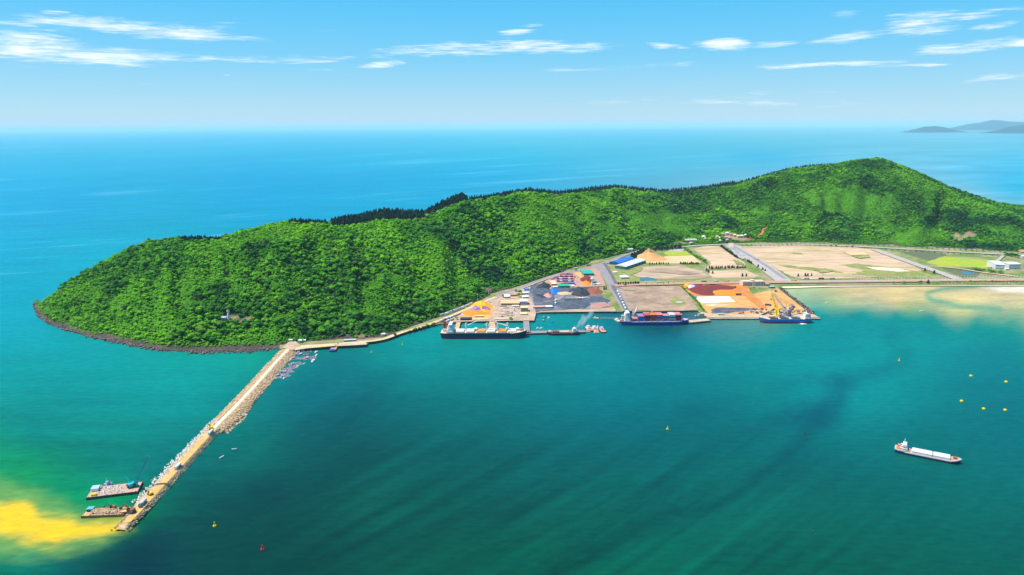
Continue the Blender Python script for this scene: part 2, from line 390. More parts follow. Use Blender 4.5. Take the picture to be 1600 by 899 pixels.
def sea_material():
    m = bpy.data.materials.new('sea water'); m.use_nodes = True
    t = NT(m.node_tree); p = t.n['Principled BSDF']
    at = t.node('ShaderNodeAttribute', attribute_name='tone')
    geo = t.node('ShaderNodeNewGeometry'); pos = geo.outputs['Position']
    a = t.noise(t.mapping(pos, rot=(0, 0, .35), scale=(.35, 1, 1)), .012, 5, .6, .5)
    b = t.noise(t.mapping(pos, rot=(0, 0, .2), scale=(.4, 1, 1)), .13, 4, .65)  # small-scale light and dark of the ripples, painted into the water colour
    k = t.math('ADD', t.math('MULTIPLY', t.math('SUBTRACT', a, .5), .34), t.math('MULTIPLY', t.math('SUBTRACT', b, .5), .8))
    k = t.math('ADD', k, 1.0)
    g = t.node('ShaderNodeCombineColor')
    for i in range(3): t.put(g.inputs[i], k)
    c = t.mix(1.0, at.outputs['Color'], g.outputs[0], 'MULTIPLY')
    c = t.mix(1.0, c, (SEA_GAIN[0], SEA_GAIN[1], SEA_GAIN[2], 1), 'MULTIPLY')
    w1 = t.noise(t.mapping(pos, rot=(0, 0, .3), scale=(.45, 1, 1)), .20, 4, .62)
    w2 = t.noise(pos, .035, 3, .5)
    bmp = t.node('ShaderNodeBump'); bmp.inputs['Strength'].default_value = .45; bmp.inputs['Distance'].default_value = .9
    t.put(bmp.inputs['Height'], t.math('ADD', w1, t.math('MULTIPLY', w2, 1.6)))
    # body colour of the water under a rippled surface: tilted ripples keep grazing reflectance well below one
    dif = t.node('ShaderNodeBsdfDiffuse'); t.put(dif.inputs['Color'], c); t.put(dif.inputs['Normal'], bmp.outputs[0])
    gl = t.node('ShaderNodeBsdfGlossy'); gl.inputs['Roughness'].default_value = .14; t.put(gl.inputs['Normal'], bmp.outputs[0])
    gl.inputs['Color'].default_value = (.22, .86, 1, 1)
    fr = t.node('ShaderNodeFresnel'); fr.inputs['IOR'].default_value = 1.30; t.put(fr.inputs['Normal'], bmp.outputs[0])
    f = t.math('DIVIDE', fr.outputs[0], t.math('MULTIPLY_ADD', fr.outputs[0], 2.0, 1.25))
    mx = t.node('ShaderNodeMixShader'); t.put(mx.inputs[0], f)
    t.l.new(dif.outputs[0], mx.inputs[1]); t.l.new(gl.outputs[0], mx.inputs[2])
    t.n.remove(p)
    t.l.new(mx.outputs[0], t.n['Material Output'].inputs['Surface'])
    return m
SEA_GAIN = (1.0, 1.0, 1.0)
def build_sea():
    xs = axis([(-250000, 60000), (-20000, 5000), (-4000, 250), (-1800, 10), (-700, 4.5), (900, 4.5), (2000, 10), (4500, 250), (20000, 5000), (250000, 60000)])
    ys = axis([(-60000, 30000), (-4000, 2000), (200, 80), (480, 4), (1000, 3.6), (1400, 5), (2600, 12), (4500, 40), (9000, 160), (20000, 900), (60000, 6000), (250000, 60000)])
    X, Y = np.meshgrid(xs, ys)
    c = sea_colour(X.ravel(), np.maximum(Y.ravel(), 60))
    o = grid_object('sea', xs, ys, np.zeros_like(X), c, sea_material())
    tag(o, kind='structure')
build_sea()

# ---------------------------------------------------------------- hills of the cape
BASE = [(58,476),(64,490),(80,503),(110,515),(150,526),(200,536),(260,545),(320,548),(390,546),(440,541),(480,536),(560,533),(600,529),(640,514),(690,496.5),(740,475.8),(800,452.8),(860,432),(920,414),(960,401),(1000,393),(1060,388),(1120,383),(1180,380),(1260,380),(1340,383),(1420,387),(1500,391),(1600,396),(1750,402),(1900,408)]
RIDGE = [(62,474,40),(75,462,80),(110,440,200),(150,419,300),(200,394,400),(245,377,450),(285,373,460),(345,374,480),(400,360,500),(450,348,520),(500,349,540),(530,353,560),(560,348,600),(600,341,620),(640,342,630),(665,339,640),(690,328,650),(720,315,650),(760,312,660),(800,305,660),(830,301,660),(870,305,670),(920,299,680),(960,295,680),(1000,299,680),(1040,303,690),(1090,298,700),(1120,293,700),(1150,288,700),(1190,277,710),(1230,266,720),(1260,261,740),(1300,258,760),(1340,250,790),(1375,248,800),(1410,260,790),(1440,273,770),(1480,293,740),(1520,308,710),(1560,321,700),(1600,328,700),(1680,348,680),(1800,368,640),(1900,380,600)]
def ridge_tables():
    bu, by = [], []
    for px, py in BASE:
        g = G(px, py, 2); bu.append(g.x/g.y); by.append(g.y)
    ru, ry, rz = [], [], []
    for px, py, off in RIDGE:
        d = ray(px, py); u = d.x/d.y
        y = np.interp(u, bu, by)+off
        ru.append(u); ry.append(y); rz.append(max(2, CAM_Z+d.z*(y/d.y)-(8 if px < 450 else 5)))
    return map(np.array, (bu, by, ru, ry, rz))
BU, BY, RU, RY, RZ = ridge_tables()
# a second, pine-clad crest just behind the first: height over it, by photograph column
BK = [(270, 0), (290, 5), (340, 5), (352, 0), (448, 0), (460, 7), (505, 7), (515, 1), (528, 9), (600, 15), (648, 13), (664, 7), (690, 15), (722, 16), (732, 4), (760, 7), (820, 9), (900, 6), (920, 9), (1000, 8), (1060, 11), (1140, 8), (1160, 5), (1220, 7), (1290, 4), (1310, 0)]
def _bk():
    us = []
    for px, h in BK:
        d = ray(px, np.interp(px, [r[0] for r in RIDGE], [r[1] for r in RIDGE])); us.append(d.x/d.y)
    return np.array(us), np.array([float(b[1]) for b in BK])
BKU, BKH = _bk()
def hill(X, Y):
    u = X/Y
    yb = np.interp(u, BU, BY); yr = np.interp(u, RU, RY); zr = np.interp(u, RU, RZ)
    yr = np.maximum(yr, yb+25)
    t = (Y-yb)/(yr-yb); tb = (Y-yr)/(np.maximum(yr-yb, 60)*.95)
    tc = np.clip(t, 0, 1)
    f = np.sin(tc*math.pi/2)**1.15*.72+.28*tc**1.1
    z = 1.5+(zr-1.5)*f
    # spurs and gullies running down the slope
    wu = u+.05*(fbm(X/260, Y/260, 60, 2)-.5)+.018*t
    sp = fbm(wu*15+3.1, t*.9+1.7, 61, 3)
    sp = np.clip((sp-.5)*2.3+.5, 0, 1)
    ridged = 1-np.abs(2*sp-1)
    fine = fbm(X/95, Y/95, 63, 3)-.5
    env = np.clip(tc*(1-tc)*4, 0, 1)
    z = z + env*np.minimum(zr*.28, 46)*np.interp(u, [-.1, .15, .5], [1, 1.5, 1.6])*(ridged-.56) + env*fine*34*np.clip(zr/60, 0, 1)
    back = np.cos(np.clip(tb, 0, 1)*math.pi/2)
    bump = np.interp(u, BKU, BKH)
    zb = (zr+3)*back-3+bump*np.exp(-((Y-yr-58)/34)**2)
    z = np.where(t > 1, zb, z)
    z = np.where(t < 0, 1.5+np.clip(t*(yr-yb)*.25, -6, 0), z)
    z = np.where((u < BU[0]) | (tb > 1), -4, z)
    return z, t, tb

def hill_material():
    m = bpy.data.materials.new('undergrowth'); m.use_nodes = True
    t = NT(m.node_tree); p = t.n['Principled BSDF']
    at = t.node('ShaderNodeAttribute', attribute_name='tone')
    geo = t.node('ShaderNodeNewGeometry'); pos = geo.outputs['Position']
    n = t.noise(pos, .25, 5, .65)
    k = t.math('MULTIPLY_ADD', n, 1.1, .45)
    g = t.node('ShaderNodeCombineColor')
    for i in range(3): t.put(g.inputs[i], k)
    t.put(p.inputs['Base Color'], t.mix(1.0, at.outputs['Color'], g.outputs[0], 'MULTIPLY'))
    p.inputs['Roughness'].default_value = .9; p.inputs['Specular IOR Level'].default_value = .1
    b = t.node('ShaderNodeBump'); b.inputs['Strength'].default_value = .9; b.inputs['Distance'].default_value = 2.0
    t.put(b.inputs['Height'], t.noise(pos, .45, 4, .65)); t.put(p.inputs['Normal'], b.outputs[0])
    return m
# grassy scrub openings: (px, py, rx, ry, slope, weight)
SCRUB = [(1035, 348, 55, 20, .15, 1), (985, 338, 30, 10, .2, .7), (950, 352, 40, 16, .25, .7), (645, 445, 42, 12, .35, .9), (600, 420, 25, 8, .5, .6), (690, 470, 30, 9, .5, .5), (720, 440, 35, 10, .6, .45), (1330, 318, 75, 26, .05, .95), (1270, 300, 40, 12, -.1, .5), (1430, 370, 55, 14, -.15, 1), (1380, 358, 30, 10, 0, .6), (1570, 362, 40, 14, .1, .8), (1250, 352, 50, 10, .1, .45), (880, 390, 45, 14, .4, .5), (800, 360, 60, 16, .4, .4), (700, 340, 50, 10, .2, .35), (470, 470, 25, 7, .2, .5), (300, 470, 60, 10, .2, .4), (170, 470, 45, 12, .4, .55), (1180, 330, 40, 14, .2, .5), (450, 415, 30, 8, -.2, .45), (560, 445, 18, 12, .5, .45), (1100, 370, 30, 6, 0, .5), (1300, 358, 60, 8, 0, .45), (620, 395, 18, 7, .5, .5), (870, 330, 40, 10, .2, .4), (430, 495, 40, 8, 0, .45)]
# dark pine stands, plus forest-edge and valley shade painted into the crown tint
DARKS = [(1480, 346, 48, 14, .1, 1), (940, 345, 12, 14, .5, .8), (1055, 334, 9, 9, 0, .9), (1300, 372, 20, 4, 0, .7), (895, 385, 30, 9, .3, .6), (840, 380, 30, 12, .4, .5), (1135, 345, 24, 10, .2, .7), (1210, 350, 25, 6, .1, .5), (1395, 325, 40, 8, .35, .6), (1330, 340, 60, 3.5, .02, .9), (560, 470, 30, 10, .2, .3), (690, 455, 18, 10, .3, .5), (760, 430, 25, 12, .3, .4), (640, 490, 50, 8, -.25, .4), (1540, 385, 40, 5, .02, .6), (1440, 382, 60, 3.5, 0, .7), (1590, 350, 30, 8, .2, .5)]
BARE = [(1193, 361, 9, 4.5, -.7, 1), (1187, 367, 8, 3, -.4, .9), (1505, 370, 28, 9, -.1, .8), (372, 500, 18, 3.5, .02, 1), (545, 521, 14, 2.6, .4, .8), (600, 523, 10, 3, 0, .8), (560, 524, 12, 3, 0, .8), (502, 515, 10, 4, .6, .6), (1140, 372, 26, 5, 0, .9), (1165, 373, 20, 4, 0, .7), (1068, 380, 20, 2.5, 0, .7), (352, 497, 8, 3, 0, .8), (480, 515, 4, 3, .5, .4)]
def blobs(px, py, lst, soft=1.0):
    r = np.zeros(px.shape)
    wx = px+22*(fbm(px/20, py/10, 5, 3)-.5); wy = py+9*(fbm(px/22, py/10, 9, 3)-.5)
    for cx, cy, rx, ry, sl, w in lst:
        q = ((wx-cx)/rx)**2+((wy-cy-sl*(wx-cx))/ry)**2
        r = np.maximum(r, w*np.exp(-q*soft))
    return np.clip(r+(r > .05)*1.0*(fbm(px/9, py/4, 29, 4)-.5), 0, 1)
def mosaic(x, y):
    return sstep(fbm(x/95+3, y/95, 83, 4), .50, .64)*np.interp(x/np.maximum(y, 1), [.12, .34], [1, .4])
def build_hill():
    xs = axis([(-1250, 9), (1500, 9), (2400, 14), (3600, 25)]); ys = axis([(1050, 9), (2400, 9), (4000, 14)])
    X, Y = np.meshgrid(xs, ys)
    z, t, tb = hill(X, Y)
    x, y, zz = X.ravel(), Y.ravel(), z.ravel()
    px, py = PX(x, y, zz)
    sc = blobs(px, py, SCRUB); br = blobs(px, py, BARE); dk = blobs(px, py, DARKS)
    c = np.tile(np.array([.022, .085, .010]), (len(x), 1))
    n = fbm(x/55, y/55, 15, 4)[:, None]
    c = c*(.6+.8*n)
    sc = sstep(sc, .30, .50)
    c = c*(1-sc[:, None])+np.array([.055, .200, .009])*(.35+1.3*fbm(x/11, y/11, 19, 4)[:, None])*sc[:, None]
    ms = mosaic(x, y)[:, None]*(1-sc[:, None])
    c = c*(1-ms)+np.array([.060, .215, .009])*(.5+.9*fbm(x/13, y/13, 19, 3)[:, None])*ms
    k = sstep(br, .35, .75)[:, None]
    soil = np.where((px > 1165)[:, None] & (px < 1230)[:, None], np.array([.50, .17, .08]), np.array([.36, .27, .16]))
    c = c*(1-k)+soil*(.8+.4*n)*k
    shore = (zz < 5)[:, None]*1.0
    c = c*(1-shore)+np.array([.09, .075, .06])*(.5+n)*shore
    o = grid_object('hill', xs, ys, z, c, hill_material())
    tag(o, kind='structure')
build_hill()
def hz(x, y):
    z, t, tb = hill(np.array([x]), np.array([y])); return float(z[0])
# ---------------------------------------------------------------- trees
def ico(sub=1):
    bm = bmesh.new(); bmesh.ops.create_icosphere(bm, subdivisions=sub, radius=1)
    v = [p.co.copy() for p in bm.verts]; f = [[q.index for q in p.verts] for p in bm.faces]; bm.free()
    return v, f
ICO1 = ico(1); ICO2 = ico(2)
def clump_mesh(seed, n=9, flat=.75, spread=.62, rad=(.34, .55)):
    """an uneven crown: overlapping ragged leaf clumps round a hollow middle, unit radius, base at z=0"""
    r = random.Random(seed); V, F = [], []
    for k in range(n):
        a = k/n*math.tau+r.uniform(-.4, .4); d = spread*math.sqrt(r.uniform(.05, 1)) if k else 0
        c = Vector((math.cos(a)*d, math.sin(a)*d, flat*(.95-.55*d+r.uniform(-.18, .18))))
        R = r.uniform(*rad)
        b = len(V)
        for p in ICO1[0]:
            q = p*(R*(1+r.uniform(-.26, .30))); q.z *= .8
            V.append(c+q)
        F += [[i+b for i in f] for f in ICO1[1]]
    # loose sprays
    for k in range(26):
        a = r.uniform(0, math.tau); h = r.uniform(-.1, 1); rr = math.sqrt(max(0, 1-h*h))
        c = Vector((math.cos(a)*rr*.98, math.sin(a)*rr*.98, flat*(.62+h*.62)))
        b = len(V); s = r.uniform(.10, .2)
        for j in range(3): V.append(c+Vector((r.uniform(-s, s), r.uniform(-s, s), r.uniform(-s, s))))
        F.append([b, b+1, b+2])
    return V, F
def conifer_mesh(seed, tiers=6):
    """ragged pine crown: drooping jagged whorls, unit height, radius .2"""
    r = random.Random(seed); V, F = [], []
    for k in range(tiers):
        z0 = .14+.80*k/tiers; R = .20*(1-.80*k/tiers)*r.uniform(.85, 1.15); top = min(1.0, z0+.30)
        b = len(V); V.append(Vector((r.uniform(-.01, .01), r.uniform(-.01, .01), top)))
        m = 9
        for j in range(m):
            a = (j+r.uniform(-.3, .3))/m*math.tau; q = R*(1.15 if j % 2 else .62)*r.uniform(.8, 1.15)
            V.append(Vector((math.cos(a)*q, math.sin(a)*q, z0-(.03 if j % 2 else -.04))))
        F += [[b, b+1+j, b+1+(j+1) % m] for j in range(m)]
    return V, F
def trunk_mesh(h, r0, r1, limbs=3, seed=0):
    r = random.Random(seed); V, F = [], []
    def limb(a, b, ra, rb, n=6):
        d = (b-a).normalized(); s = d.orthogonal().normalized(); t = d.cross(s); o = len(V)
        for P, R in ((a, ra), (b, rb)):
            for i in range(n):
                g = i/n*math.tau; V.append(P+s*math.cos(g)*R+t*math.sin(g)*R)
        for i in range(n): F.append([o+i, o+(i+1) % n, o+n+(i+1) % n, o+n+i])
    limb(Vector((0, 0, -.6)), Vector((0, 0, h*.6)), r0, (r0+r1)/2); limb(Vector((0, 0, h*.58)), Vector((.1, 0, h)), (r0+r1)/2, r1)
    for k in range(limbs):
        a = k/limbs*math.tau+r.random(); z = h*r.uniform(.45, .7)
        limb(Vector((0, 0, z)), Vector((math.cos(a)*h*.35, math.sin(a)*h*.35, z+h*.3)), r0*.5, r1*.5, 5)
    return V, F

def leaf_material(name, dark, mid, bright, patch=.011, tint=None):
    m = bpy.data.materials.new(name); m.use_nodes = True
    t = NT(m.node_tree); p = t.n['Principled BSDF']
    geo = t.node('ShaderNodeNewGeometry'); pos = geo.outputs['Position']
    oi = t.node('ShaderNodeObjectInfo')
    at = t.node('ShaderNodeAttribute', attribute_name='tint', attribute_type='INSTANCER')
    big = t.noise(pos, patch, 3, .6)
    v = t.math('MULTIPLY_ADD', t.math('SUBTRACT', big, .5), 1.5, .46)
    v = t.math('ADD', v, t.math('MULTIPLY', t.math('SUBTRACT', oi.outputs['Random'], .5), .62))
    v = t.math('ADD', v, at.outputs['Fac'])
    leaf = t.noise(pos, .9, 3, .7)
    v = t.math('ADD', v, t.math('MULTIPLY', t.math('SUBTRACT', leaf, .5), .42), clamp=True)
    c = t.ramp(v, [(0.0, dark), (.45, mid), (1.0, bright)])
    # a few greyer, browner crowns
    odd = t.smooth(t.math('FRACT', t.math('MULTIPLY', oi.outputs['Random'], 37.13)), .93, .98)
    c = t.mix(t.math('MULTIPLY', odd, .55), c, (.12, .15, .05, 1))
    t.put(p.inputs['Base Color'], c)
    p.inputs['Roughness'].default_value = .75; p.inputs['Specular IOR Level'].default_value = .12
    tr = t.node('ShaderNodeBsdfTranslucent'); t.put(tr.inputs[0], c)
    mx = t.node('ShaderNodeMixShader'); mx.inputs[0].default_value = .22
    t.l.new(p.outputs[0], mx.inputs[1]); t.l.new(tr.outputs[0], mx.inputs[2])
    t.l.new(mx.outputs[0], t.n['Material Output'].inputs[0])
    return m
LEAF = leaf_material('broadleaf foliage', (.006, .070, .018), (.056, .265, .010), (.205, .540, .010))
PINE = leaf_material('pine foliage', (.005, .028, .026), (.008, .042, .034), (.018, .070, .038), .02)
BARK = mat('bark', (.11, .085, .06), .9)

def put_mesh(name, VF, m):
    me = bpy.data.meshes.new(name); me.from_pydata([tuple(v) for v in VF[0]], [], VF[1]); me.materials.append(m); me.update(); return me
CROWNS = [put_mesh('crown', clump_mesh(100+i, 8+i % 3, .8+.08*(i % 3)), LEAF) for i in range(5)]
TRUNK = put_mesh('trunk', trunk_mesh(1.0, .06, .03, 4, 2), BARK)
PCROWNS = [put_mesh('crown', conifer_mesh(200+i), PINE) for i in range(4)]
PTRUNK = put_mesh('trunk', trunk_mesh(1.0, .02, .006, 0, 3), BARK)

def add(name, me, parent=None, loc=None, scale=None, rz=None):
    o = bpy.data.objects.new(name, me); COL.objects.link(o)
    if parent is not None: o.parent = parent
    if loc is not None: o.location = loc
    if scale is not None: o.scale = scale
    if rz is not None: o.rotation_euler = (0, 0, rz)
    return o
def empty(name, loc, rz=0.0, label=None, cat=None, group=None):
    o = bpy.data.objects.new(name, None); COL.objects.link(o); o.location = loc; o.rotation_euler = (0, 0, rz)
    o.empty_display_size = 1
    return tag(o, label, cat, group)
def broadleaf(x, y, z, R, label, group, name='broadleaf_tree', cat='tree'):
    t = empty(name, (x, y, z), random.uniform(0, 6.28), label, cat, group)
    H = R*random.uniform(1.5, 1.9)
    add('crown', random.choice(CROWNS), t, (0, 0, H-R*1.05), (R, R, R))
    add('trunk', TRUNK, t, (0, 0, 0), (R*.9, R*.9, H*.8))
    return t
def pine(x, y, z, H, label, group, name='pine_tree', fat=1.0):
    t = empty(name, (x, y, z), random.uniform(0, 6.28), label, 'tree', group)
    k = H*fat*random.uniform(.9, 1.2)
    add('crown', random.choice(PCROWNS), t, (0, 0, 0), (k, k, H))
    add('trunk', PTRUNK, t, (0, 0, 0), (H, H, H*.8))
    return t

def scatter(name, pts, rots, scl, tint, sources, kind='stuff'):
    me = bpy.data.meshes.new(name)
    me.vertices.add(len(pts)); me.vertices.foreach_set('co', np.asarray(pts, np.float32).ravel())
    for nm, typ, key, arr in (('rz', 'FLOAT', 'value', rots), ('scl', 'FLOAT_VECTOR', 'vector', scl), ('tint', 'FLOAT', 'value', tint)):
        a = me.attributes.new(nm, typ, 'POINT'); a.data.foreach_set(key, np.asarray(arr, np.float32).ravel())
    me.update()
    o = bpy.data.objects.new(name, me); COL.objects.link(o)
    ng = bpy.data.node_groups.new(name, 'GeometryNodeTree')
    ng.interface.new_socket('Geometry', in_out='INPUT', socket_type='NodeSocketGeometry')
    ng.interface.new_socket('Geometry', in_out='OUTPUT', socket_type='NodeSocketGeometry')
    N, L = ng.nodes, ng.links
    gi = N.new('NodeGroupInput'); go = N.new('NodeGroupOutput')
    iop = N.new('GeometryNodeInstanceOnPoints'); jn = N.new('GeometryNodeJoinGeometry')
    for s in reversed(sources):
        q = N.new('GeometryNodeObjectInfo'); q.inputs['Object'].default_value = s; q.inputs['As Instance'].default_value = True
        L.new(q.outputs['Geometry'], jn.inputs[0])
    def attr(nm, typ):
        q = N.new('GeometryNodeInputNamedAttribute'); q.data_type = typ; q.inputs[0].default_value = nm; return q.outputs[0]
    cx = N.new('ShaderNodeCombineXYZ'); L.new(attr('rz', 'FLOAT'), cx.inputs[2])
    L.new(gi.outputs[0], iop.inputs['Points']); L.new(jn.outputs[0], iop.inputs['Instance'])
    iop.inputs['Pick Instance'].default_value = True
    rv = N.new('FunctionNodeRandomValue'); rv.data_type = 'INT'
    rv.inputs[4].default_value = 0; rv.inputs[5].default_value = len(sources)-1
    L.new(rv.outputs[2], iop.inputs['Instance Index'])
    L.new(cx.outputs[0], iop.inputs['Rotation']); L.new(attr('scl', 'FLOAT_VECTOR'), iop.inputs['Scale'])
    L.new(iop.outputs[0], go.inputs[0])
    md = o.modifiers.new('scatter', 'NODES'); md.node_group = ng
    return tag(o, kind=kind)

def build_forest():
    sp = 8.2
    xs = np.arange(-1250, 2700, sp); ys = np.arange(1080, 3500, sp)
    X, Y = np.meshgrid(xs, ys); x = X.ravel()+rng.uniform(-3.4, 3.4, X.size); y = Y.ravel()+rng.uniform(-3.4, 3.4, X.size)
    z, t, tb = hill(x, y); px, py = PX(x, y, z)
    sc = blobs(px, py, SCRUB); br = blobs(px, py, BARE); dk = blobs(px, py, DARKS)
    ok = (z > 4.2) & (tb < .22) & (px > -20) & (px < 1640) & (br < .42) & (t > .012)
    thin = sstep(sc, .25, .6)*.6
    ok &= rng.random(len(x)) > thin
    bump = np.interp(x/y, BKU, BKH); ok &= ~((tb > .0) & (bump > 3))
    ok &= ~((px > 342) & (px < 368) & (py > 491) & (py < 508)) & ~((px > 366) & (px < 400) & (py > 496.5) & (py < 507))
    x, y, z, px, py, sc, dk, t = (a[ok] for a in (x, y, z, px, py, sc, dk, t))
    big = fbm(x/130, y/130, 55, 3)
    R = (2.6+5.2*rng.random(len(x))**2.0)*(.82+.4*big)*np.where(px > 1150, .82, 1)*(1-.5*sstep(sc, .25, .6))
    R *= 1-.35*(t < .05)
    ms = mosaic(x, y); R *= 1.10-.42*ms
    tint = .10+.45*sc-.75*dk+.08*(rng.random(len(x))-.5)+1.0*(fbm(x/170+5, y/170, 71, 3)-.5)+.30*ms-.10-np.interp(x/y, [.1, .34], [0, .05])
    # individuals: the 300 that show largest (nearest the water's edge below the first hill)
    size = R/np.hypot(y, x)
    vis = (t < .55) & (px > 100) & (px < 760) & (sc < .5)
    order = np.argsort(np.where(vis, -size*(1+.25*rng.random(len(x))), 1))[:300]
    for i in order:
        broadleaf(x[i], y[i], z[i]-.4, R[i], 'green broadleaf tree in the dense forest on the lower slope above the breakwater', 'broadleaf trees on the near slope')
    keep = np.ones(len(x), bool); keep[order] = False
    x, y, z, R, tint = x[keep], y[keep], z[keep], R[keep], tint[keep]
    zs = R*rng.uniform(.9, 1.35, len(R))
    srcs = []
    seen = set()
    for o in COL.objects:
        if o.name.startswith('crown') and o.data in CROWNS and o.data.name not in seen:
            seen.add(o.data.name); srcs.append(o)
    pts = np.stack([x, y, z+R*.15], 1)
    # lower shrub layer between the crowns
    n2 = 5.2; xs = np.arange(-1250, 2650, n2); ys = np.arange(1080, 3400, n2)
    X, Y = np.meshgrid(xs, ys); x2 = X.ravel()+rng.uniform(-2.4, 2.4, X.size); y2 = Y.ravel()+rng.uniform(-2.4, 2.4, X.size)
    z2, t2, tb2 = hill(x2, y2); px2, py2 = PX(x2, y2, z2)
    s2 = blobs(px2, py2, SCRUB); b2 = blobs(px2, py2, BARE); d2 = blobs(px2, py2, DARKS)
    k2 = (z2 > 3.6) & (tb2 < .05) & (px2 > -20) & (px2 < 1630) & (b2 < .40) & (t2 > .004) & (rng.random(len(x2)) < .62)
    k2 &= ~((px2 > 344) & (px2 < 364) & (py2 > 492) & (py2 < 502))
    x2, y2, z2, s2, d2 = (a[k2] for a in (x2, y2, z2, s2, d2))
    R2 = rng.uniform(1.3, 2.9, len(x2))*(1-.3*sstep(s2, .25, .6))
    ti2 = .14+.30*s2-.6*d2+.9*(fbm(x2/170+5, y2/170, 71, 3)-.5)+.28*mosaic(x2, y2)-.06-np.interp(x2/y2, [.1, .34], [0, .05])
    pts = np.concatenate([pts, np.stack([x2, y2, z2+R2*.2], 1)]); R = np.concatenate([R, R2]); zs = np.concatenate([zs, R2*rng.uniform(.8, 1.3, len(R2))]); tint = np.concatenate([tint, ti2]); x = pts[:, 0]
    scatter('forest', pts, rng.uniform(0, 6.28, len(x)), np.stack([R, R, zs], 1), tint, srcs)
    # pines standing along the crest
    segs = [(283, 348, 3, 9), (453, 513, 3, 10), (518, 655, 6, 13), (655, 730, 6, 13), (735, 905, 5, 11), (905, 1148, 5, 11), (1148, 1302, 4, 9)]
    P = []
    for a, b, rows, h in segs:
        q = a
        while q < b:
            for k in range(rows):
                jx = q+random.uniform(-1.5, 1.5)
                ry_ = np.interp(jx, [r[0] for r in RIDGE], [r[1] for r in RIDGE])
                d = ray(jx, ry_); u = d.x/d.y
                yy = np.interp(u, RU, RY)+random.uniform(-5, 5)+k*12+8
                P.append((u*yy, yy, hz(u*yy, yy)-.5, h*random.uniform(.75, 1.3), k))
            q += random.uniform(1.6, 3.2)
    for px_, n_, h in ((160, 1, 8), (185, 2, 9), (193, 2, 9), (120, 1, 8), (1420, 1, 8), (1500, 1, 8), (1390, 1, 7)):
        for k in range(n_):
            ry_ = np.interp(px_, [r[0] for r in RIDGE], [r[1] for r in RIDGE]); d = ray(px_+k*3, ry_); u = d.x/d.y; yy = np.interp(u, RU, RY)
            P.append((u*yy, yy, hz(u*yy, yy)-.5, h, 0))
    P.sort(key=lambda p: -p[3]/p[1])
    for p in P[:260]:
        pine(p[0], p[1], p[2], p[3]*1.12, 'dark pine standing in the ragged row along the hill crest', 'pines along the hill crest', fat=1.65)
    P = P[260:]
    ps = [o for o in COL.objects if o.name.startswith('crown') and o.data in PCROWNS]
    seen = set(); srcs = []
    for o in ps:
        if o.data.name not in seen: seen.add(o.data.name); srcs.append(o)
    # pine wood on the far side of the crest and a few dark stands on the slopes
    more = []
    for (cx, cy, rx, ry_, sl, w) in DARKS:
        if w < .7: continue
        pass
    A = np.array([(p[0], p[1], p[2]) for p in P]); H = np.array([p[3]*1.12 for p in P])
    scatter('pine_woods', A, rng.uniform(0, 6.28, len(A)), np.stack([H*1.65, H*1.65, H], 1), np.zeros(len(A)), srcs)
build_forest()
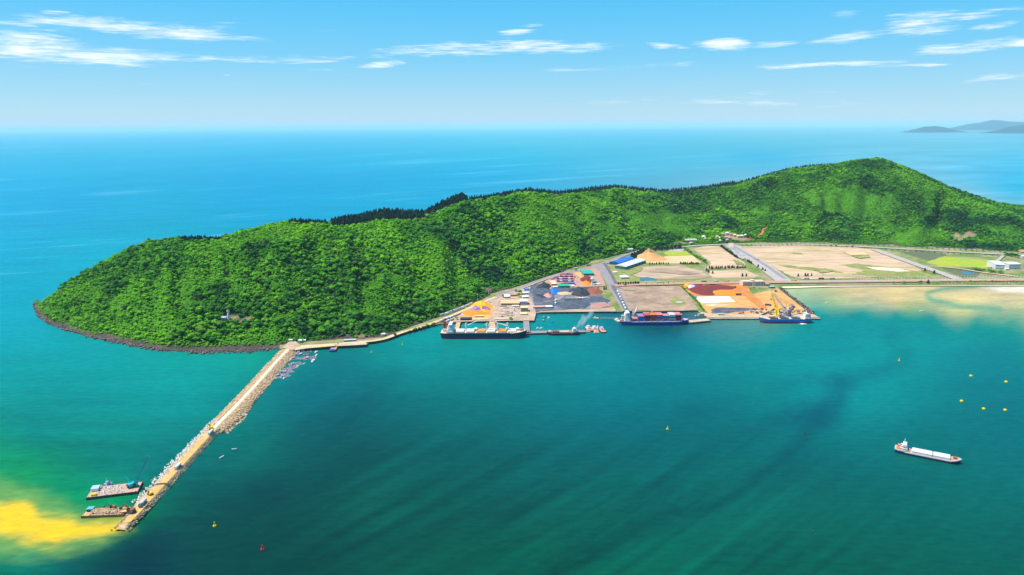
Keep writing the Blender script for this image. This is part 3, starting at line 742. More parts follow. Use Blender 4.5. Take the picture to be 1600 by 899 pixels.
# ---------------------------------------------------------------- mesh collector
class MB:
    def __init__(self): self.v, self.f = [], []
    def add(self, V, F):
        b = len(self.v); self.v += [Vector(p) for p in V]; self.f += [[i+b for i in q] for q in F]; return self
    def box(self, cx, cy, z0, sx, sy, sz, rz=0.0, taper=1.0):
        c, s = math.cos(rz), math.sin(rz); P = []
        for k, z in ((1.0, z0), (taper, z0+sz)):
            for dx, dy in ((-1, -1), (1, -1), (1, 1), (-1, 1)):
                x, y = dx*sx/2*k, dy*sy/2*k
                P.append((cx+x*c-y*s, cy+x*s+y*c, z))
        return self.add(P, [(3, 2, 1, 0), (4, 5, 6, 7), (0, 1, 5, 4), (1, 2, 6, 5), (2, 3, 7, 6), (3, 0, 4, 7)])
    def gable(self, cx, cy, z0, L, W_, h, over=.4, thick=.25):
        """pitched roof, ridge along x"""
        a, b = L/2+over, W_/2+over
        P = [(-a, -b, 0), (a, -b, 0), (a, b, 0), (-a, b, 0), (-a, 0, h), (a, 0, h), (-a, -b, -thick), (a, -b, -thick), (a, b, -thick), (-a, b, -thick)]
        P = [(cx+x, cy+y, z0+z) for x, y, z in P]
        return self.add(P, [(0, 1, 5, 4), (2, 3, 4, 5), (0, 4, 3), (1, 2, 5), (6, 7, 1, 0), (7, 8, 2, 1), (8, 9, 3, 2), (9, 6, 0, 3), (9, 8, 7, 6)])
    def cyl(self, cx, cy, z0, r, h, n=10, r2=None):
        r2 = r if r2 is None else r2
        P = [(cx+math.cos(i/n*math.tau)*r, cy+math.sin(i/n*math.tau)*r, z0) for i in range(n)] + [(cx+math.cos(i/n*math.tau)*r2, cy+math.sin(i/n*math.tau)*r2, z0+h) for i in range(n)]
        return self.add(P, [(i, (i+1) % n, n+(i+1) % n, n+i) for i in range(n)]+[tuple(range(n-1, -1, -1)), tuple(range(n, 2*n))])
    def bar(self, a, b, w, w2=None, n=4):
        a, b = Vector(a), Vector(b); w2 = w if w2 is None else w2
        d = (b-a).normalized(); s = d.cross(Vector((0, 0, 1)))
        s = s.normalized() if s.length > 1e-4 else Vector((1, 0, 0)); t = d.cross(s)
        P = []
        for p, r in ((a, w/2), (b, w2/2)):
            for i in range(n):
                g = (i+.5)/n*math.tau; P.append(p+s*math.cos(g)*r*1.414+t*math.sin(g)*r*1.414)
        return self.add(P, [(i, (i+1) % n, n+(i+1) % n, n+i) for i in range(n)]+[tuple(range(n-1, -1, -1)), tuple(range(n, 2*n))])
    def lattice(self, a, b, w, w2, rod, n):
        """four-legged lattice mast from a to b"""
        a, b = Vector(a), Vector(b); d = (b-a).normalized(); s = d.cross(Vector((0, 1, .01))).normalized(); t = d.cross(s)
        def c(k, i):
            r = (w*(1-k)+w2*k)/2; q = ((-1, -1), (1, -1), (1, 1), (-1, 1))[i % 4]
            return a.lerp(b, k)+s*q[0]*r+t*q[1]*r
        for i in range(4): self.bar(c(0, i), c(1, i), rod)
        for j in range(n):
            for i in range(4): self.bar(c(j/n, i), c((j+1)/n, i+1), rod*.7)
        return self
    def prism(self, poly, z0, z1):
        n = len(poly)
        P = [(x, y, z0) for x, y in poly]+[(x, y, z1) for x, y in poly]
        return self.add(P, [(i, (i+1) % n, n+(i+1) % n, n+i) for i in range(n)]+[tuple(range(n-1, -1, -1)), tuple(range(n, 2*n))])
    def mesh(self, name, m):
        me = bpy.data.meshes.new(name); me.from_pydata([tuple(p) for p in self.v], [], self.f); me.materials.append(m); me.update(); return me
    def build(self, name, m, parent=None, loc=None):
        o = bpy.data.objects.new(name, self.mesh(name, m)); COL.objects.link(o)
        if parent is not None: o.parent = parent
        if loc is not None: o.location = loc
        return o

ZL = 3.0
def hit(px, py):
    """first point of the hill on the ray through a photograph pixel"""
    d = ray(px, py); t = 900.0
    while t < 6000:
        x, y, z = d.x*t, d.y*t, CAM_Z+d.z*t
        if z <= max(0, hz(x, y)): return Vector((x, y, max(0, hz(x, y))))
        t += 3.0
    return G(px, py, ZL)
def heading(pa, pb, z=ZL):
    a, b = G(*pa, z), G(*pb, z); return math.atan2(b.y-a.y, b.x-a.x)

def rag(poly, amp, step=7.0, seed=0):
    """world polygon with wandering edges"""
    out = []; n = len(poly); r = random.Random(seed)
    for i in range(n):
        a, b = Vector(poly[i]), Vector(poly[(i+1) % n]); L = (b-a).length; m = max(1, int(L/step))
        nrm = Vector((-(b-a).y, (b-a).x)).normalized() if L > 0 else Vector((0, 0))
        for k in range(m):
            p = a.lerp(b, k/m)
            w = mnoise.noise(Vector((p.x/22, p.y/22, seed*3.7)))*amp+r.uniform(-.3, .3)*amp*.5
            out.append(p+nrm*w*(1 if k else .3))
    return out
_level = [0]
def sheet(name, pxpoly, m, z=None, amp=0.0, kind='structure'):
    """flat ground sheet outlined by photograph pixels, laid a little above the one before"""
    if z is None:
        _level[0] += 1; z = ZL+.06+.035*_level[0]
    poly = [Vector((G(px, py, z).x, G(px, py, z).y)) for px, py in pxpoly]
    if amp: poly = rag(poly, amp, seed=_level[0])
    bm = bmesh.new(); vs = [bm.verts.new((p.x, p.y, z)) for p in poly]
    f = bm.faces.new(vs); bmesh.ops.triangulate(bm, faces=[f])
    bm.normal_update()
    for q in bm.faces:
        if q.normal.z < 0: q.normal_flip()
    me = bpy.data.meshes.new(name); bm.to_mesh(me); bm.free(); me.materials.append(m)
    o = bpy.data.objects.new(name, me); COL.objects.link(o)
    return tag(o, kind=kind)
def ribbon(name, pts, width, m, z=None, kind='structure', follow=False):
    """road along photograph pixels, width in metres"""
    if z is None:
        _level[0] += 1; z = ZL+.06+.035*_level[0]
    P = [G(px, py, z) for px, py in pts]
    # densify
    Q = []
    for a, b in zip(P[:-1], P[1:]):
        n = max(1, int((b-a).length/8))
        for k in range(n): Q.append(a.lerp(b, k/n))
    Q.append(P[-1])
    if len(Q) > 6:
        for _ in range(6):
            Q = [Q[0]]+[(Q[i-1]+Q[i]*2+Q[i+1])/4 for i in range(1, len(Q)-1)]+[Q[-1]]
    V, F = [], []
    ws = width if isinstance(width, (tuple, list)) else (width, width)
    for i, p in enumerate(Q):
        d = (Q[min(i+1, len(Q)-1)]-Q[max(i-1, 0)]); n = Vector((-d.y, d.x, 0)).normalized(); w = ws[0]+(ws[1]-ws[0])*i/(len(Q)-1)
        for s in (-1, 1):
            q = p+n*s*w/2
            if follow: q.z = max(z, hz(q.x, q.y)+.5)
            V.append(q)
        if i: F.append((2*i-2, 2*i-1, 2*i+1, 2*i) if True else None)
    o = link_mesh(name, V, [f[::-1] for f in F], m)
    return tag(o, kind=kind), Q

# ---------------------------------------------------------------- palette of ground
M_LAND = mat('dry grassland', (.30, .27, .13), .95, .22, .018, col2=(.13, .22, .035), thr=(.42, .60))
M_BARE = mat('bare sandy fill', (.60, .43, .27), .95, .22, .012, col2=(.44, .35, .17), thr=(.46, .66), stretch=(.35, 1, 1), tracks=.16)
M_BARE2 = mat('bare grey fill', (.50, .37, .24), .95, .24, .015, col2=(.36, .27, .17), thr=(.45, .62), stretch=(.4, 1, 1), tracks=.16)
M_BROWN = mat('trampled brown lot', (.42, .30, .20), .95, .26, .014, col2=(.31, .22, .15), thr=(.42, .62), tracks=.16)
M_GRASS = mat('rough grass', (.22, .26, .06), .95, .28, .03, col2=(.34, .31, .12), thr=(.45, .65))
M_MEADOW = mat('yellow green meadow', (.36, .42, .03), .95, .12, .02, col2=(.28, .40, .035))
M_DKGRASS = mat('dark marsh grass', (.10, .15, .05), .95, .2, .03, col2=(.14, .13, .09))
M_YARD = mat('dusty port concrete', (.52, .38, .25), .9, .22, .03, col2=(.42, .32, .23), tracks=.16)
M_APRON = mat('pale quay concrete', (.60, .47, .33), .85, .1, .03, col2=(.50, .37, .24), tracks=.16)
M_ORANGE = mat('orange ore dust', (.62, .20, .03), .95, .15, .03, col2=(.55, .26, .08), tracks=.16)
M_TAN = mat('tan ore dust', (.66, .36, .11), .95, .2, .02, col2=(.60, .30, .09), thr=(.45, .65), tracks=.16)
M_OCHRE = mat('pale yellow sand', (.70, .52, .27), .95, .08, .02, col2=(.66, .44, .2), tracks=.16)
M_WHITESAND = mat('white silica sand', (.80, .76, .68), .9, .06, .03)
M_COALG = mat('coal dust ground', (.085, .105, .135), .95, .25, .03, col2=(.17, .17, .18), thr=(.45, .65), tracks=.16)
M_PINKG = mat('pinkish ore dust', (.48, .27, .20), .95, .14, .04, col2=(.44, .31, .22), tracks=.16)
M_ASPH = mat('asphalt', (.12, .12, .13), .85, .12, .06, col2=(.16, .15, .15))
M_PAVE = mat('pale road concrete', (.46, .42, .37), .85, .08, .05, col2=(.40, .37, .33))
M_LILAC = mat('worn grey road', (.30, .27, .27), .85, .1, .05, col2=(.26, .24, .24))
M_SANDTRK = mat('sandy track', (.66, .50, .30), .95, .1, .05, col2=(.60, .42, .22))
M_BEACH = mat('beach sand', (.76, .65, .46), .95, .06, .03)
M_POND = mat('pond water', (.06, .13, .16), .12, .05, .05, spec=.5)
M_QUAYW = mat('stained quay wall', (.20, .18, .16), .9, .2, .2, col2=(.10, .09, .08))
M_ROCK = mat('brown shore rock', (.10, .075, .07), .9, .5, .12, col2=(.19, .14, .115), thr=(.45, .6), bump=.5)
M_ROCKP = mat('pale quarry rock', (.62, .44, .24), .9, .35, .2, col2=(.44, .31, .18), bump=.4)
M_CONC = mat('cast concrete', (.80, .77, .68), .85, .12, .3)

def build_land():
    coast = [(436, 545), (458, 549), (478, 545), (500, 543), (530, 541), (572, 539), (577, 535), (602, 531), (622, 523), (645, 516), (668, 510), (688, 506), (700, 506), (714, 504), (765, 502.5), (800, 502), (834.5, 501.5), (836.5, 489.5), (860, 488.5), (900, 488), (962, 487.5), (1030, 486.5), (1090, 485.5), (1103, 496.5), (1200, 496.8), (1280.5, 496.5), (1266, 489), (1251, 478), (1231, 462.5), (1216, 450), (1222, 447), (1300, 446), (1440, 445.5), (1600, 445), (1780, 445)]
    back = [(1780, 395), (1600, 386), (1500, 381), (1400, 377), (1260, 372), (1180, 372), (1120, 375), (1060, 378), (1000, 383), (960, 391), (920, 402), (870, 418), (810, 438), (750, 462), (700, 480), (640, 501), (600, 516), (560, 523), (480, 526), (440, 531)]
    P = [G(px, py, ZL) for px, py in coast+back]
    n = len(P)
    V = [(p.x, p.y, ZL) for p in P]; F = [tuple(range(n))[::-1]]
    o = link_mesh('ground', V, F, M_LAND)
    if o.data.polygons[0].normal.z < 0: o.data.flip_normals()
    tag(o, kind='structure')
    m = len(coast); V = [(G(*c, ZL).x, G(*c, ZL).y, z) for c in coast for z in (ZL, -3)]
    F = [(2*i, 2*i+1, 2*i+3, 2*i+2) for i in range(m-1)]
    tag(link_mesh('shore_bank', V, F, M_QUAYW), kind='structure')
build_land()
# plain and yards, from the back to the front
sheet('beach', [(1216, 449.6), (1228, 446), (1330, 444.6), (1440, 443.8), (1700, 443), (1700, 446.6), (1440, 447.0), (1300, 448.2), (1230, 450.5)], M_BEACH, z=ZL-1.2, amp=0)
sheet('meadow', [(1447, 410), (1460, 404), (1476, 400.5), (1552, 408), (1543, 419), (1468, 415.5)], M_MEADOW, amp=2)
sheet('marsh', [(1405, 394), (1440, 392), (1480, 397), (1474, 401), (1452, 408), (1425, 400)], M_DKGRASS, amp=5)
sheet('marsh', [(1470, 417), (1540, 420), (1525, 433), (1505, 434), (1480, 424)], M_DKGRASS, amp=5)
sheet('pond', [(1503, 424.5), (1520, 424), (1521, 428.5), (1504, 429)], M_POND, amp=2)
sheet('bare_lot', [(1150, 385.5), (1200, 383.5), (1265, 383), (1330, 386), (1366, 391), (1400, 404), (1425, 414), (1440, 423), (1400, 430), (1330, 435), (1255, 436), (1236, 432), (1205, 415), (1172, 396)], M_BARE, amp=6)
sheet('grass_patch', [(1212, 413), (1245, 416), (1300, 421), (1320, 427), (1290, 425), (1232, 419)], M_GRASS, amp=7)
sheet('grass_patch', [(1310, 414), (1340, 412), (1390, 418), (1440, 425), (1470, 434), (1395, 434), (1330, 429), (1350, 422)], M_GRASS, amp=9)
sheet('sand_patch', [(1352, 417), (1400, 419), (1424, 424), (1402, 424.5), (1366, 421)], M_BEACH, amp=4)
sheet('grass_patch', [(1236, 394), (1252, 395.5), (1256, 398), (1240, 397)], M_GRASS, amp=4)
sheet('bare_lot', [(1083, 389), (1104, 384.5), (1122, 384.5), (1141, 397), (1164, 411), (1166, 417), (1146, 420), (1100, 421), (1112, 412), (1100, 402)], M_BARE, amp=5)
sheet('bare_lot', [(1105, 423), (1165, 422.5), (1188, 431.5), (1180, 434), (1112, 434.5)], M_BARE, amp=4)
sheet('grass_patch', [(1036, 395), (1050, 391.5), (1073, 393), (1079, 399), (1043, 399.5)], M_MEADOW, amp=2)
sheet('concrete_pad', [(1042, 392.5), (1052, 389.5), (1070, 389.5), (1066, 393)], M_PAVE, amp=1)
sheet('sand_lot', [(1000, 411), (1043, 400), (1082, 399.2), (1096, 411), (1048, 412)], M_OCHRE, amp=2)
sheet('bare_lot', [(975, 427), (1008, 417), (1060, 415.5), (1096, 423), (1112, 433), (1082, 437), (1030, 437), (1000, 433)], M_BARE2, amp=6)
sheet('pond', [(1000, 434), (1012, 433), (1027, 436), (1024, 439.5), (1001, 439)], M_POND, amp=1.5)
sheet('bare_lot', [(958, 445), (1000, 448), (1060, 447), (1076, 460), (1091, 484), (1060, 486), (984, 485), (973, 470)], M_BROWN, amp=3)
sheet('grass_patch', [(1045, 465), (1062, 464), (1074, 473), (1070, 477), (1056, 477), (1047, 471)], M_GRASS, amp=5)
sheet('ore_yard', [(1063, 446), (1158, 444), (1167, 449), (1163, 463), (1086, 463.5), (1073, 456)], M_ORANGE, amp=2)
sheet('ore_yard', [(1086, 463.5), (1163, 462.5), (1215, 451.5), (1231, 463), (1250, 478), (1264, 489), (1200, 491), (1108, 491), (1090, 474)], M_TAN, amp=0)
sheet('silica_yard', [(1086, 464), (1139, 463), (1149, 471.5), (1096, 474)], M_WHITESAND, amp=1.5)
sheet('coal_patch', [(1110, 484), (1122, 480.5), (1172, 482), (1190, 484), (1150, 487.5), (1125, 493), (1112, 490)], M_COALG, amp=4)
sheet('ore_track', [(1155, 447), (1168, 446), (1172, 456), (1186, 468), (1200, 482), (1188, 483), (1168, 467), (1156, 455)], M_ORANGE, amp=3)
sheet('quay_apron', [(1092, 487), (1108, 490), (1200, 490.5), (1268, 489.5), (1280, 496.3), (1103.5, 496.3)], M_APRON, amp=0)
sheet('coal_yard', [(830, 446), (850, 442.5), (875, 449), (900, 449.5), (925, 449), (940, 460), (950, 474), (952, 479), (916, 484.5), (838, 487.5), (832, 478), (827, 462)], M_COALG, amp=2)
M_COALT = mat('pale coal track', (.26, .25, .24), .95, .2, .05, col2=(.16, .17, .19))
sheet('coal_track', [(866, 462), (874, 458.5), (884, 460.5), (880, 465), (873, 469), (870, 484), (866, 485), (867, 472)], M_COALT, amp=2)
sheet('coal_track', [(884, 462), (918, 462.5), (925, 466), (916, 468), (900, 466.5), (884, 466)], M_COALT, amp=2)
sheet('coal_track', [(827, 462), (831, 458), (834, 470), (837, 488), (834, 488)], M_COALT, amp=1)
sheet('coal_track', [(916, 484), (921, 474), (932, 468), (946, 470), (936, 474), (925, 480)], M_COALT, amp=2)
M_COALB = mat('black coal ground', (.035, .045, .06), .95, .3, .05, col2=(.07, .08, .10))
sheet('coal_patch', [(834, 452), (846, 450), (862, 455), (858, 462), (848, 466), (836, 462)], M_COALB, amp=3)
sheet('coal_patch', [(884, 468), (906, 466), (914, 474), (905, 482), (886, 483)], M_COALB, amp=3)
sheet('coal_patch', [(893, 451), (919, 450), (922, 461), (896, 463)], M_COALB, amp=3)
sheet('ore_patch', [(896, 462), (912, 461), (918, 464), (900, 465.5)], M_BROWN, amp=2)
sheet('ore_patch', [(898, 430), (912, 422), (930, 425), (934, 446), (902, 447)], M_ORANGE, amp=4)
sheet('ore_patch', [(850, 443), (864, 434), (868, 446), (860, 452)], M_PINKG, amp=2)
sheet('concrete_pad', [(868, 430), (897, 425.5), (899, 447), (872, 450)], M_YARD, amp=1)
sheet('ore_patch', [(926, 475), (944, 472), (953, 478), (938, 481), (921, 482)], M_PINKG, amp=2)
sheet('ore_patch', [(840, 486.8), (880, 484.5), (930, 482), (960, 479.5), (962, 486.8), (900, 487.4), (845, 488)], M_BARE2, amp=1)
sheet('port_yard', [(692, 505), (716, 492), (741, 479), (770, 466.5), (800, 456.5), (829, 448), (827, 462), (836, 480), (837.5, 489), (834.8, 501), (766, 501.8), (715, 503)], M_YARD, amp=1)
sheet('ore_patch', [(716, 497), (732, 487), (750, 478), (762, 473), (772, 480), (768, 494), (766, 498), (738, 499)], M_TAN, amp=3)
sheet('yard', [(846, 443), (866, 431.5), (900, 424), (931, 416.5), (937, 424), (944, 440), (946, 447), (900, 449.2), (874, 449), (862, 448)], M_PINKG, amp=1)
sheet('verge', [(940, 422), (948, 430), (955, 444), (949, 446), (941, 432)], M_GRASS, amp=1)
sheet('verge', [(952, 428), (963, 424.5), (1000, 434), (1000, 441), (964, 441.5)], M_GRASS, amp=2)
sheet('verge', [(1000, 439.5), (1150, 436), (1150, 439.5), (1000, 442.5)], M_GRASS, amp=1)
M_STAIN = mat('damp brown fill', (.30, .22, .15), .95, .2, .02, col2=(.38, .28, .18))
sheet('damp_patch', [(1010, 425), (1040, 421.5), (1075, 424), (1094, 428), (1070, 429.5), (1040, 426)], M_STAIN, amp=5)
sheet('damp_patch', [(968, 449.5), (992, 449), (995, 454), (975, 454)], M_STAIN, amp=3)
sheet('grass_patch', [(975, 427), (990, 421), (1004, 418.5), (1000, 424), (985, 430)], M_GRASS, amp=4)
sheet('grass_patch', [(1145, 405), (1160, 410), (1164, 414), (1150, 413)], M_GRASS, amp=3)
sheet('grass_patch', [(1270, 421), (1290, 419), (1302, 424), (1285, 427)], M_GRASS, amp=5)
sheet('grass_patch', [(1330, 400), (1352, 398), (1360, 402), (1345, 404)], M_GRASS, amp=5)
sheet('ore_patch', [(1316, 393), (1350, 394), (1358, 398), (1330, 399)], M_OCHRE, amp=5)
sheet('pale_patch', [(1058, 470.5), (1068, 471), (1066, 474.5), (1056, 474)], M_PAVE, amp=2)
# roads
R_HILL = [(1010, 387.5), (985, 396), (965, 403), (946, 410.5), (928, 416), (895, 423.5), (865, 430.5), (838, 440.5), (805, 453.5), (775, 464), (744, 476.5), (722, 486.5), (695, 498), (662, 510), (626, 519.5), (606, 528), (592, 532.5), (560, 534.5), (520, 538), (490, 540), (462, 541)]
ribbon('hillside_road', R_HILL[:10], 15, M_LILAC)
ribbon('hillside_road', R_HILL[9:], 10, M_SANDTRK)
ribbon('kerb_strip', [(x, y+1.8) for x, y in R_HILL[2:10]], 3, M_APRON)
ribbon('port_road', [(934, 413), (942, 421), (953, 438), (961, 452), (969, 468), (980, 486)], (30, 20), M_LILAC)
ribbon('roadway', [(944, 411), (956, 430), (966, 450)], 9, M_ASPH)
ribbon('roadway', [(957, 446), (968, 464), (980, 486.5)], 11, M_ASPH)
ribbon('boulevard', [(1142, 383), (1165, 397.5), (1192, 414.5), (1226, 440)], 44, M_PAVE)
ribbon('roadway', [(1144.5, 383.5), (1170, 398.5), (1200, 417), (1227, 436)], 13, M_LILAC)
ribbon('median', [(1140.5, 384), (1160, 398), (1186, 414.5), (1216, 436.5)], 2.5, M_YARD)
ribbon('avenue', [(1366, 389.5), (1400, 402), (1440, 416), (1475, 428), (1502, 438)], 26, M_PAVE)
ribbon('median', [(1366, 389.8), (1400, 402.3), (1440, 416.3), (1475, 428.3), (1500, 437)], 2.0, M_YARD)
ribbon('top_road', [(1050, 387), (1090, 383.5), (1140, 381.5), (1200, 382), (1265, 382), (1340, 385), (1420, 389.5), (1500, 394), (1600, 399), (1700, 404)], 17, M_PAVE)
ribbon('coast_road', [(960, 446), (1000, 444), (1080, 442.5), (1150, 441.5), (1230, 440.5), (1330, 439.8), (1440, 438.5), (1520, 437.7), (1700, 436.5)], 26, M_PINKG)
ribbon('roadway', [(1230, 439.4), (1330, 438.6), (1440, 437.3), (1520, 436.5), (1700, 435.3)], 9, M_PAVE)
ribbon('side_road', [(1455, 415.5), (1500, 419.5), (1530, 425), (1590, 432)], 9, M_SANDTRK)
ribbon('side_road', [(1545, 418), (1558, 408), (1568, 399)], 9, M_PAVE)
sheet('junction', [(1137, 378), (1142, 376), (1148, 383), (1140, 387)], M_APRON, amp=0)

# ---------------------------------------------------------------- rocks
def rocks(name, pts, size, m, kind='stuff', seed=1, parent=None):
    r = np.random.default_rng(seed)
    b = np.array([tuple(p) for p in ICO_0[0]]); f = np.array(ICO_0[1]); n = len(pts); k = len(b)
    V = np.repeat(b[None], n, 0)*(1+r.uniform(-.32, .3, (n, k, 1)))
    a = r.uniform(0, 6.28, n); ca, sa = np.cos(a)[:, None], np.sin(a)[:, None]
    sx, sy, sz = (np.asarray(size)[:, None]*r.uniform(.7, 1.3, (n, 1)) for _ in range(3))
    X = V[:, :, 0]*sx; Y = V[:, :, 1]*sy; Z = V[:, :, 2]*sz*.75
    P = np.stack([X*ca-Y*sa, X*sa+Y*ca, Z], 2)+np.asarray(pts)[:, None, :]
    F = (f[None]+(np.arange(n)*k)[:, None, None]).reshape(-1, 3)
    me = bpy.data.meshes.new(name); co = P.reshape(-1, 3).astype(np.float32)
    me.vertices.add(len(co)); me.vertices.foreach_set('co', co.ravel())
    me.loops.add(F.size); me.loops.foreach_set('vertex_index', F.astype(np.int32).ravel())
    me.polygons.add(len(F)); me.polygons.foreach_set('loop_start', np.arange(len(F), dtype=np.int32)*3)
    me.update(calc_edges=True); me.materials.append(m)
    o = bpy.data.objects.new(name, me); COL.objects.link(o)
    if parent is not None: o.parent = parent
    return tag(o, kind=kind)
def ico0():
    bm = bmesh.new(); bmesh.ops.create_icosphere(bm, subdivisions=1, radius=1)
    v = [p.co.copy() for p in bm.verts]; f = [[q.index for q in p.verts] for p in bm.faces]; bm.free(); return v, f
ICO_0 = ((lambda: ico0())())
def ico12():
    bm = bmesh.new(); bmesh.ops.create_icosphere(bm, subdivisions=0 or 1, radius=1); bm.free()
def shore_rocks():
    P, Sz = [], []
    pts = [b for b in BASE if b[0] <= 445]
    for i in range(2600):
        k = random.random()**.9*(len(pts)-1); j = int(k); f = k-j
        if j >= len(pts)-1: continue
        px = pts[j][0]*(1-f)+pts[j+1][0]*f; py = pts[j][1]*(1-f)+pts[j+1][1]*f
        g = G(px, py, 0); d = random.gauss(4, 9)+8*mnoise.noise(Vector((g.x/40, g.y/40, 0)))
        L = math.hypot(g.x, g.y)
        q = Vector((g.x*(1-(d)/L), g.y*(1-(d)/L), 0))
        if px < 110: q += Vector((-random.uniform(0, 10), 0, 0))
        P.append((q.x, q.y, random.uniform(-.4, 1.2)+max(0, -d)*.12)); Sz.append(random.uniform(.9, 3.0)*(1.5 if random.random() < .08 else 1))
    rocks('shore_rocks', P, Sz, M_ROCK, seed=4)
    P, Sz = [], []
    for a, b in (((577, 536), (602, 531.5)), ((602, 531.5), (645, 517)), ((645, 517), (690, 506.5))):
        for i in range(110):
            f = random.random(); g = G(a[0]+(b[0]-a[0])*f, a[1]+(b[1]-a[1])*f, 0)
            P.append((g.x+random.uniform(-3, 3), g.y-random.uniform(-1, 9), random.uniform(-.3, 1.5))); Sz.append(random.uniform(.8, 2.0))
    for a, b in (((1216, 450.5), (1231, 463)), ((1231, 463), (1252, 479)), ((1252, 479), (1266, 489.5))):
        for i in range(120):
            f = random.random(); g = G(a[0]+(b[0]-a[0])*f, a[1]+(b[1]-a[1])*f, 1)
            P.append((g.x+random.uniform(-2, 9), g.y+random.uniform(-3, 3), random.uniform(-.2, 3))); Sz.append(random.uniform(1.2, 3.0))
    rocks('revetment_rocks', P, Sz, M_ROCK, seed=5)
shore_rocks()

# ---------------------------------------------------------------- breakwater under construction
BW = [(455, 541), (428, 569), (400, 601), (366, 637), (331, 672), (302, 703), (275, 732), (250, 759), (232, 778), (214, 799), (199, 815), (189, 823)]
def build_breakwater():
    z = 5.2
    P = [G(px, py, z) for px, py in BW]; Q = []
    for a, b in zip(P[:-1], P[1:]):
        n = max(1, int((b-a).length/6))
        Q += [a.lerp(b, k/n) for k in range(n)]
    Q.append(P[-1])
    for _ in range(5): Q = [Q[0]]+[(Q[i-1]+Q[i]*2+Q[i+1])/4 for i in range(1, len(Q)-1)]+[Q[-1]]
    N = len(Q); jx = max(range(N), key=lambda i: -abs(Q[i].y-G(331, 672, z).y))   # where the finished part ends
    V, F = [], []; tip = []
    prof = lambda i: ([(-20, -2), (-5.5, z-.2), (5.5, z-.2), (22, -2)] if i < jx else [(-17, -2), (-6, z-.2), (5.2, z-.2), (10.5, -2)])
    for i, p in enumerate(Q):
        d = (Q[min(i+1, N-1)]-Q[max(i-1, 0)]); n = Vector((-d.y, d.x, 0)).normalized()   # right-hand side when walking seaward is -n
        taper = 1 if i < N-8 else .55+.45*(N-1-i)/8
        for off, zz in prof(i):
            q = p-n*off*taper*-1; V.append((q.x, q.y, zz if i < N-1 else zz*.35))
        if i: b = 4*i; F += [(b-4+k, b-3+k, b+1+k, b+k) for k in range(3)]
    o = link_mesh('breakwater', V, F, M_ROCKP); tag(o, 'long pale rubble breakwater running out from the green cape', 'breakwater')
    def strip(name, i0, i1, off, w, m, zz):
        V, F = [], []
        for i in range(i0, i1):
            p = Q[i]; d = (Q[min(i+1, N-1)]-Q[max(i-1, 0)]); n = Vector((-d.y, d.x, 0)).normalized()
            for s in (-1, 1):
                q = p+n*(off+s*w/2+.35*mnoise.noise(Vector((i*.7, s*5, off)))); V.append((q.x, q.y, zz))
            k = len(V)
            if k > 2: F.append((k-4, k-3, k-1, k-2))
        ob = link_mesh(name, V, F, m, o)
        if ob.data.polygons[0].normal.z < 0: ob.data.flip_normals()
        return ob
    strip('crest_road', 0, jx+2, 0, 5.2, mat('cream crest road', (.78, .64, .44), .95, .08, .1), z+.15)
    strip('crest_road', jx+2, N-1, 1.2, 7.0, mat('ochre crest road', (.70, .42, .14), .95, .12, .1, col2=(.68, .36, .08)), z+.15)
    side = lambda i: (Q[i], Vector((-(Q[min(i+1, N-1)]-Q[max(i-1, 0)]).y, (Q[min(i+1, N-1)]-Q[max(i-1, 0)]).x, 0)).normalized())
    R, Sz = [], []
    for k in range(4300):
        i = random.randrange(N); p, n = side(i); p = p+(Q[min(i+1, N-1)]-p)*random.random()
        if i < jx:
            s = random.choice((-1, 1)); w = random.uniform(4.2, 17 if s < 0 else 18)
            if s > 0 and abs(i-jx) < 18 and i < jx: w = random.uniform(4.5, 18+8*(1-abs(i-jx+7)/11.0) if abs(i-jx+7) < 11 else 18)
            R.append(p+n*s*w+Vector((0, 0, -p.z+max(-.2, (z-.4)*(1-(w-5)/13.5))))); Sz.append(random.uniform(.7, 1.7))
        else:
            if random.random() < .62: continue
            s = random.choice((-1, 1)); w = random.uniform(5.5, 12 if s < 0 else 8.6)
            R.append(p+n*s*w+Vector((0, 0, -p.z+max(-.2, (z-.4)*(1-(w-5)/(8 if s < 0 else 4.6)))))); Sz.append(random.uniform(.5, 1.2))
    # heap of armour stone bulging beside the end of the finished part
    for k in range(700):
        i = jx-random.randrange(2, 22); p, n = side(i); w = random.uniform(6, 22); h = max(0, 1-abs(i-jx+11)/12)
        if w > 12+12*h: continue
        R.append(p+n*w+Vector((0, 0, -p.z+max(0, 4.8*(1-w/26))))); Sz.append(random.uniform(.9, 1.9))
    rocks('rubble', R, Sz, M_ROCKP, seed=7, parent=o)
    return Q, N, jx, side, z
BWQ, BWN, BWJ, BWSIDE, BWZ = build_breakwater()

def tetrapods():
    mb = MB()
    for d in ((0, 0, 1), (.94, 0, -.33), (-.47, .82, -.33), (-.47, -.82, -.33)):
        d = Vector(d).normalized(); mb.bar(d*.0, d*1.9, .95, .62, 6)
    me = mb.mesh('tetrapod', M_CONC)
    c = 0
    for i in range(BWJ-6, BWN-8):
        for row in range(8):
            if c >= 290: return
            p, n = BWSIDE(i); row = row/2; w = 7.2+row*2.7+random.uniform(-.8, .8)
            if row >= 3 and random.random() < .5: continue
            if i > BWN-16 and random.random() < .4: continue
            q = p-n*w+Vector((random.uniform(-3, 3), random.uniform(-2.5, 2.5), 0)); q.z = max(.4, 5.0-(w-6.5)*.48)
            o = bpy.data.objects.new('tetrapod', me); COL.objects.link(o); o.location = q
            o.rotation_euler = (random.uniform(-.7, .7), random.uniform(-.7, .7), random.uniform(0, 6.28)); k = random.uniform(.85, 1.1); o.scale = (k, k, k)
            tag(o, 'white concrete tetrapod in the armour along the seaward side of the breakwater', 'tetrapod', 'tetrapods along the breakwater'); c += 1
tetrapods()
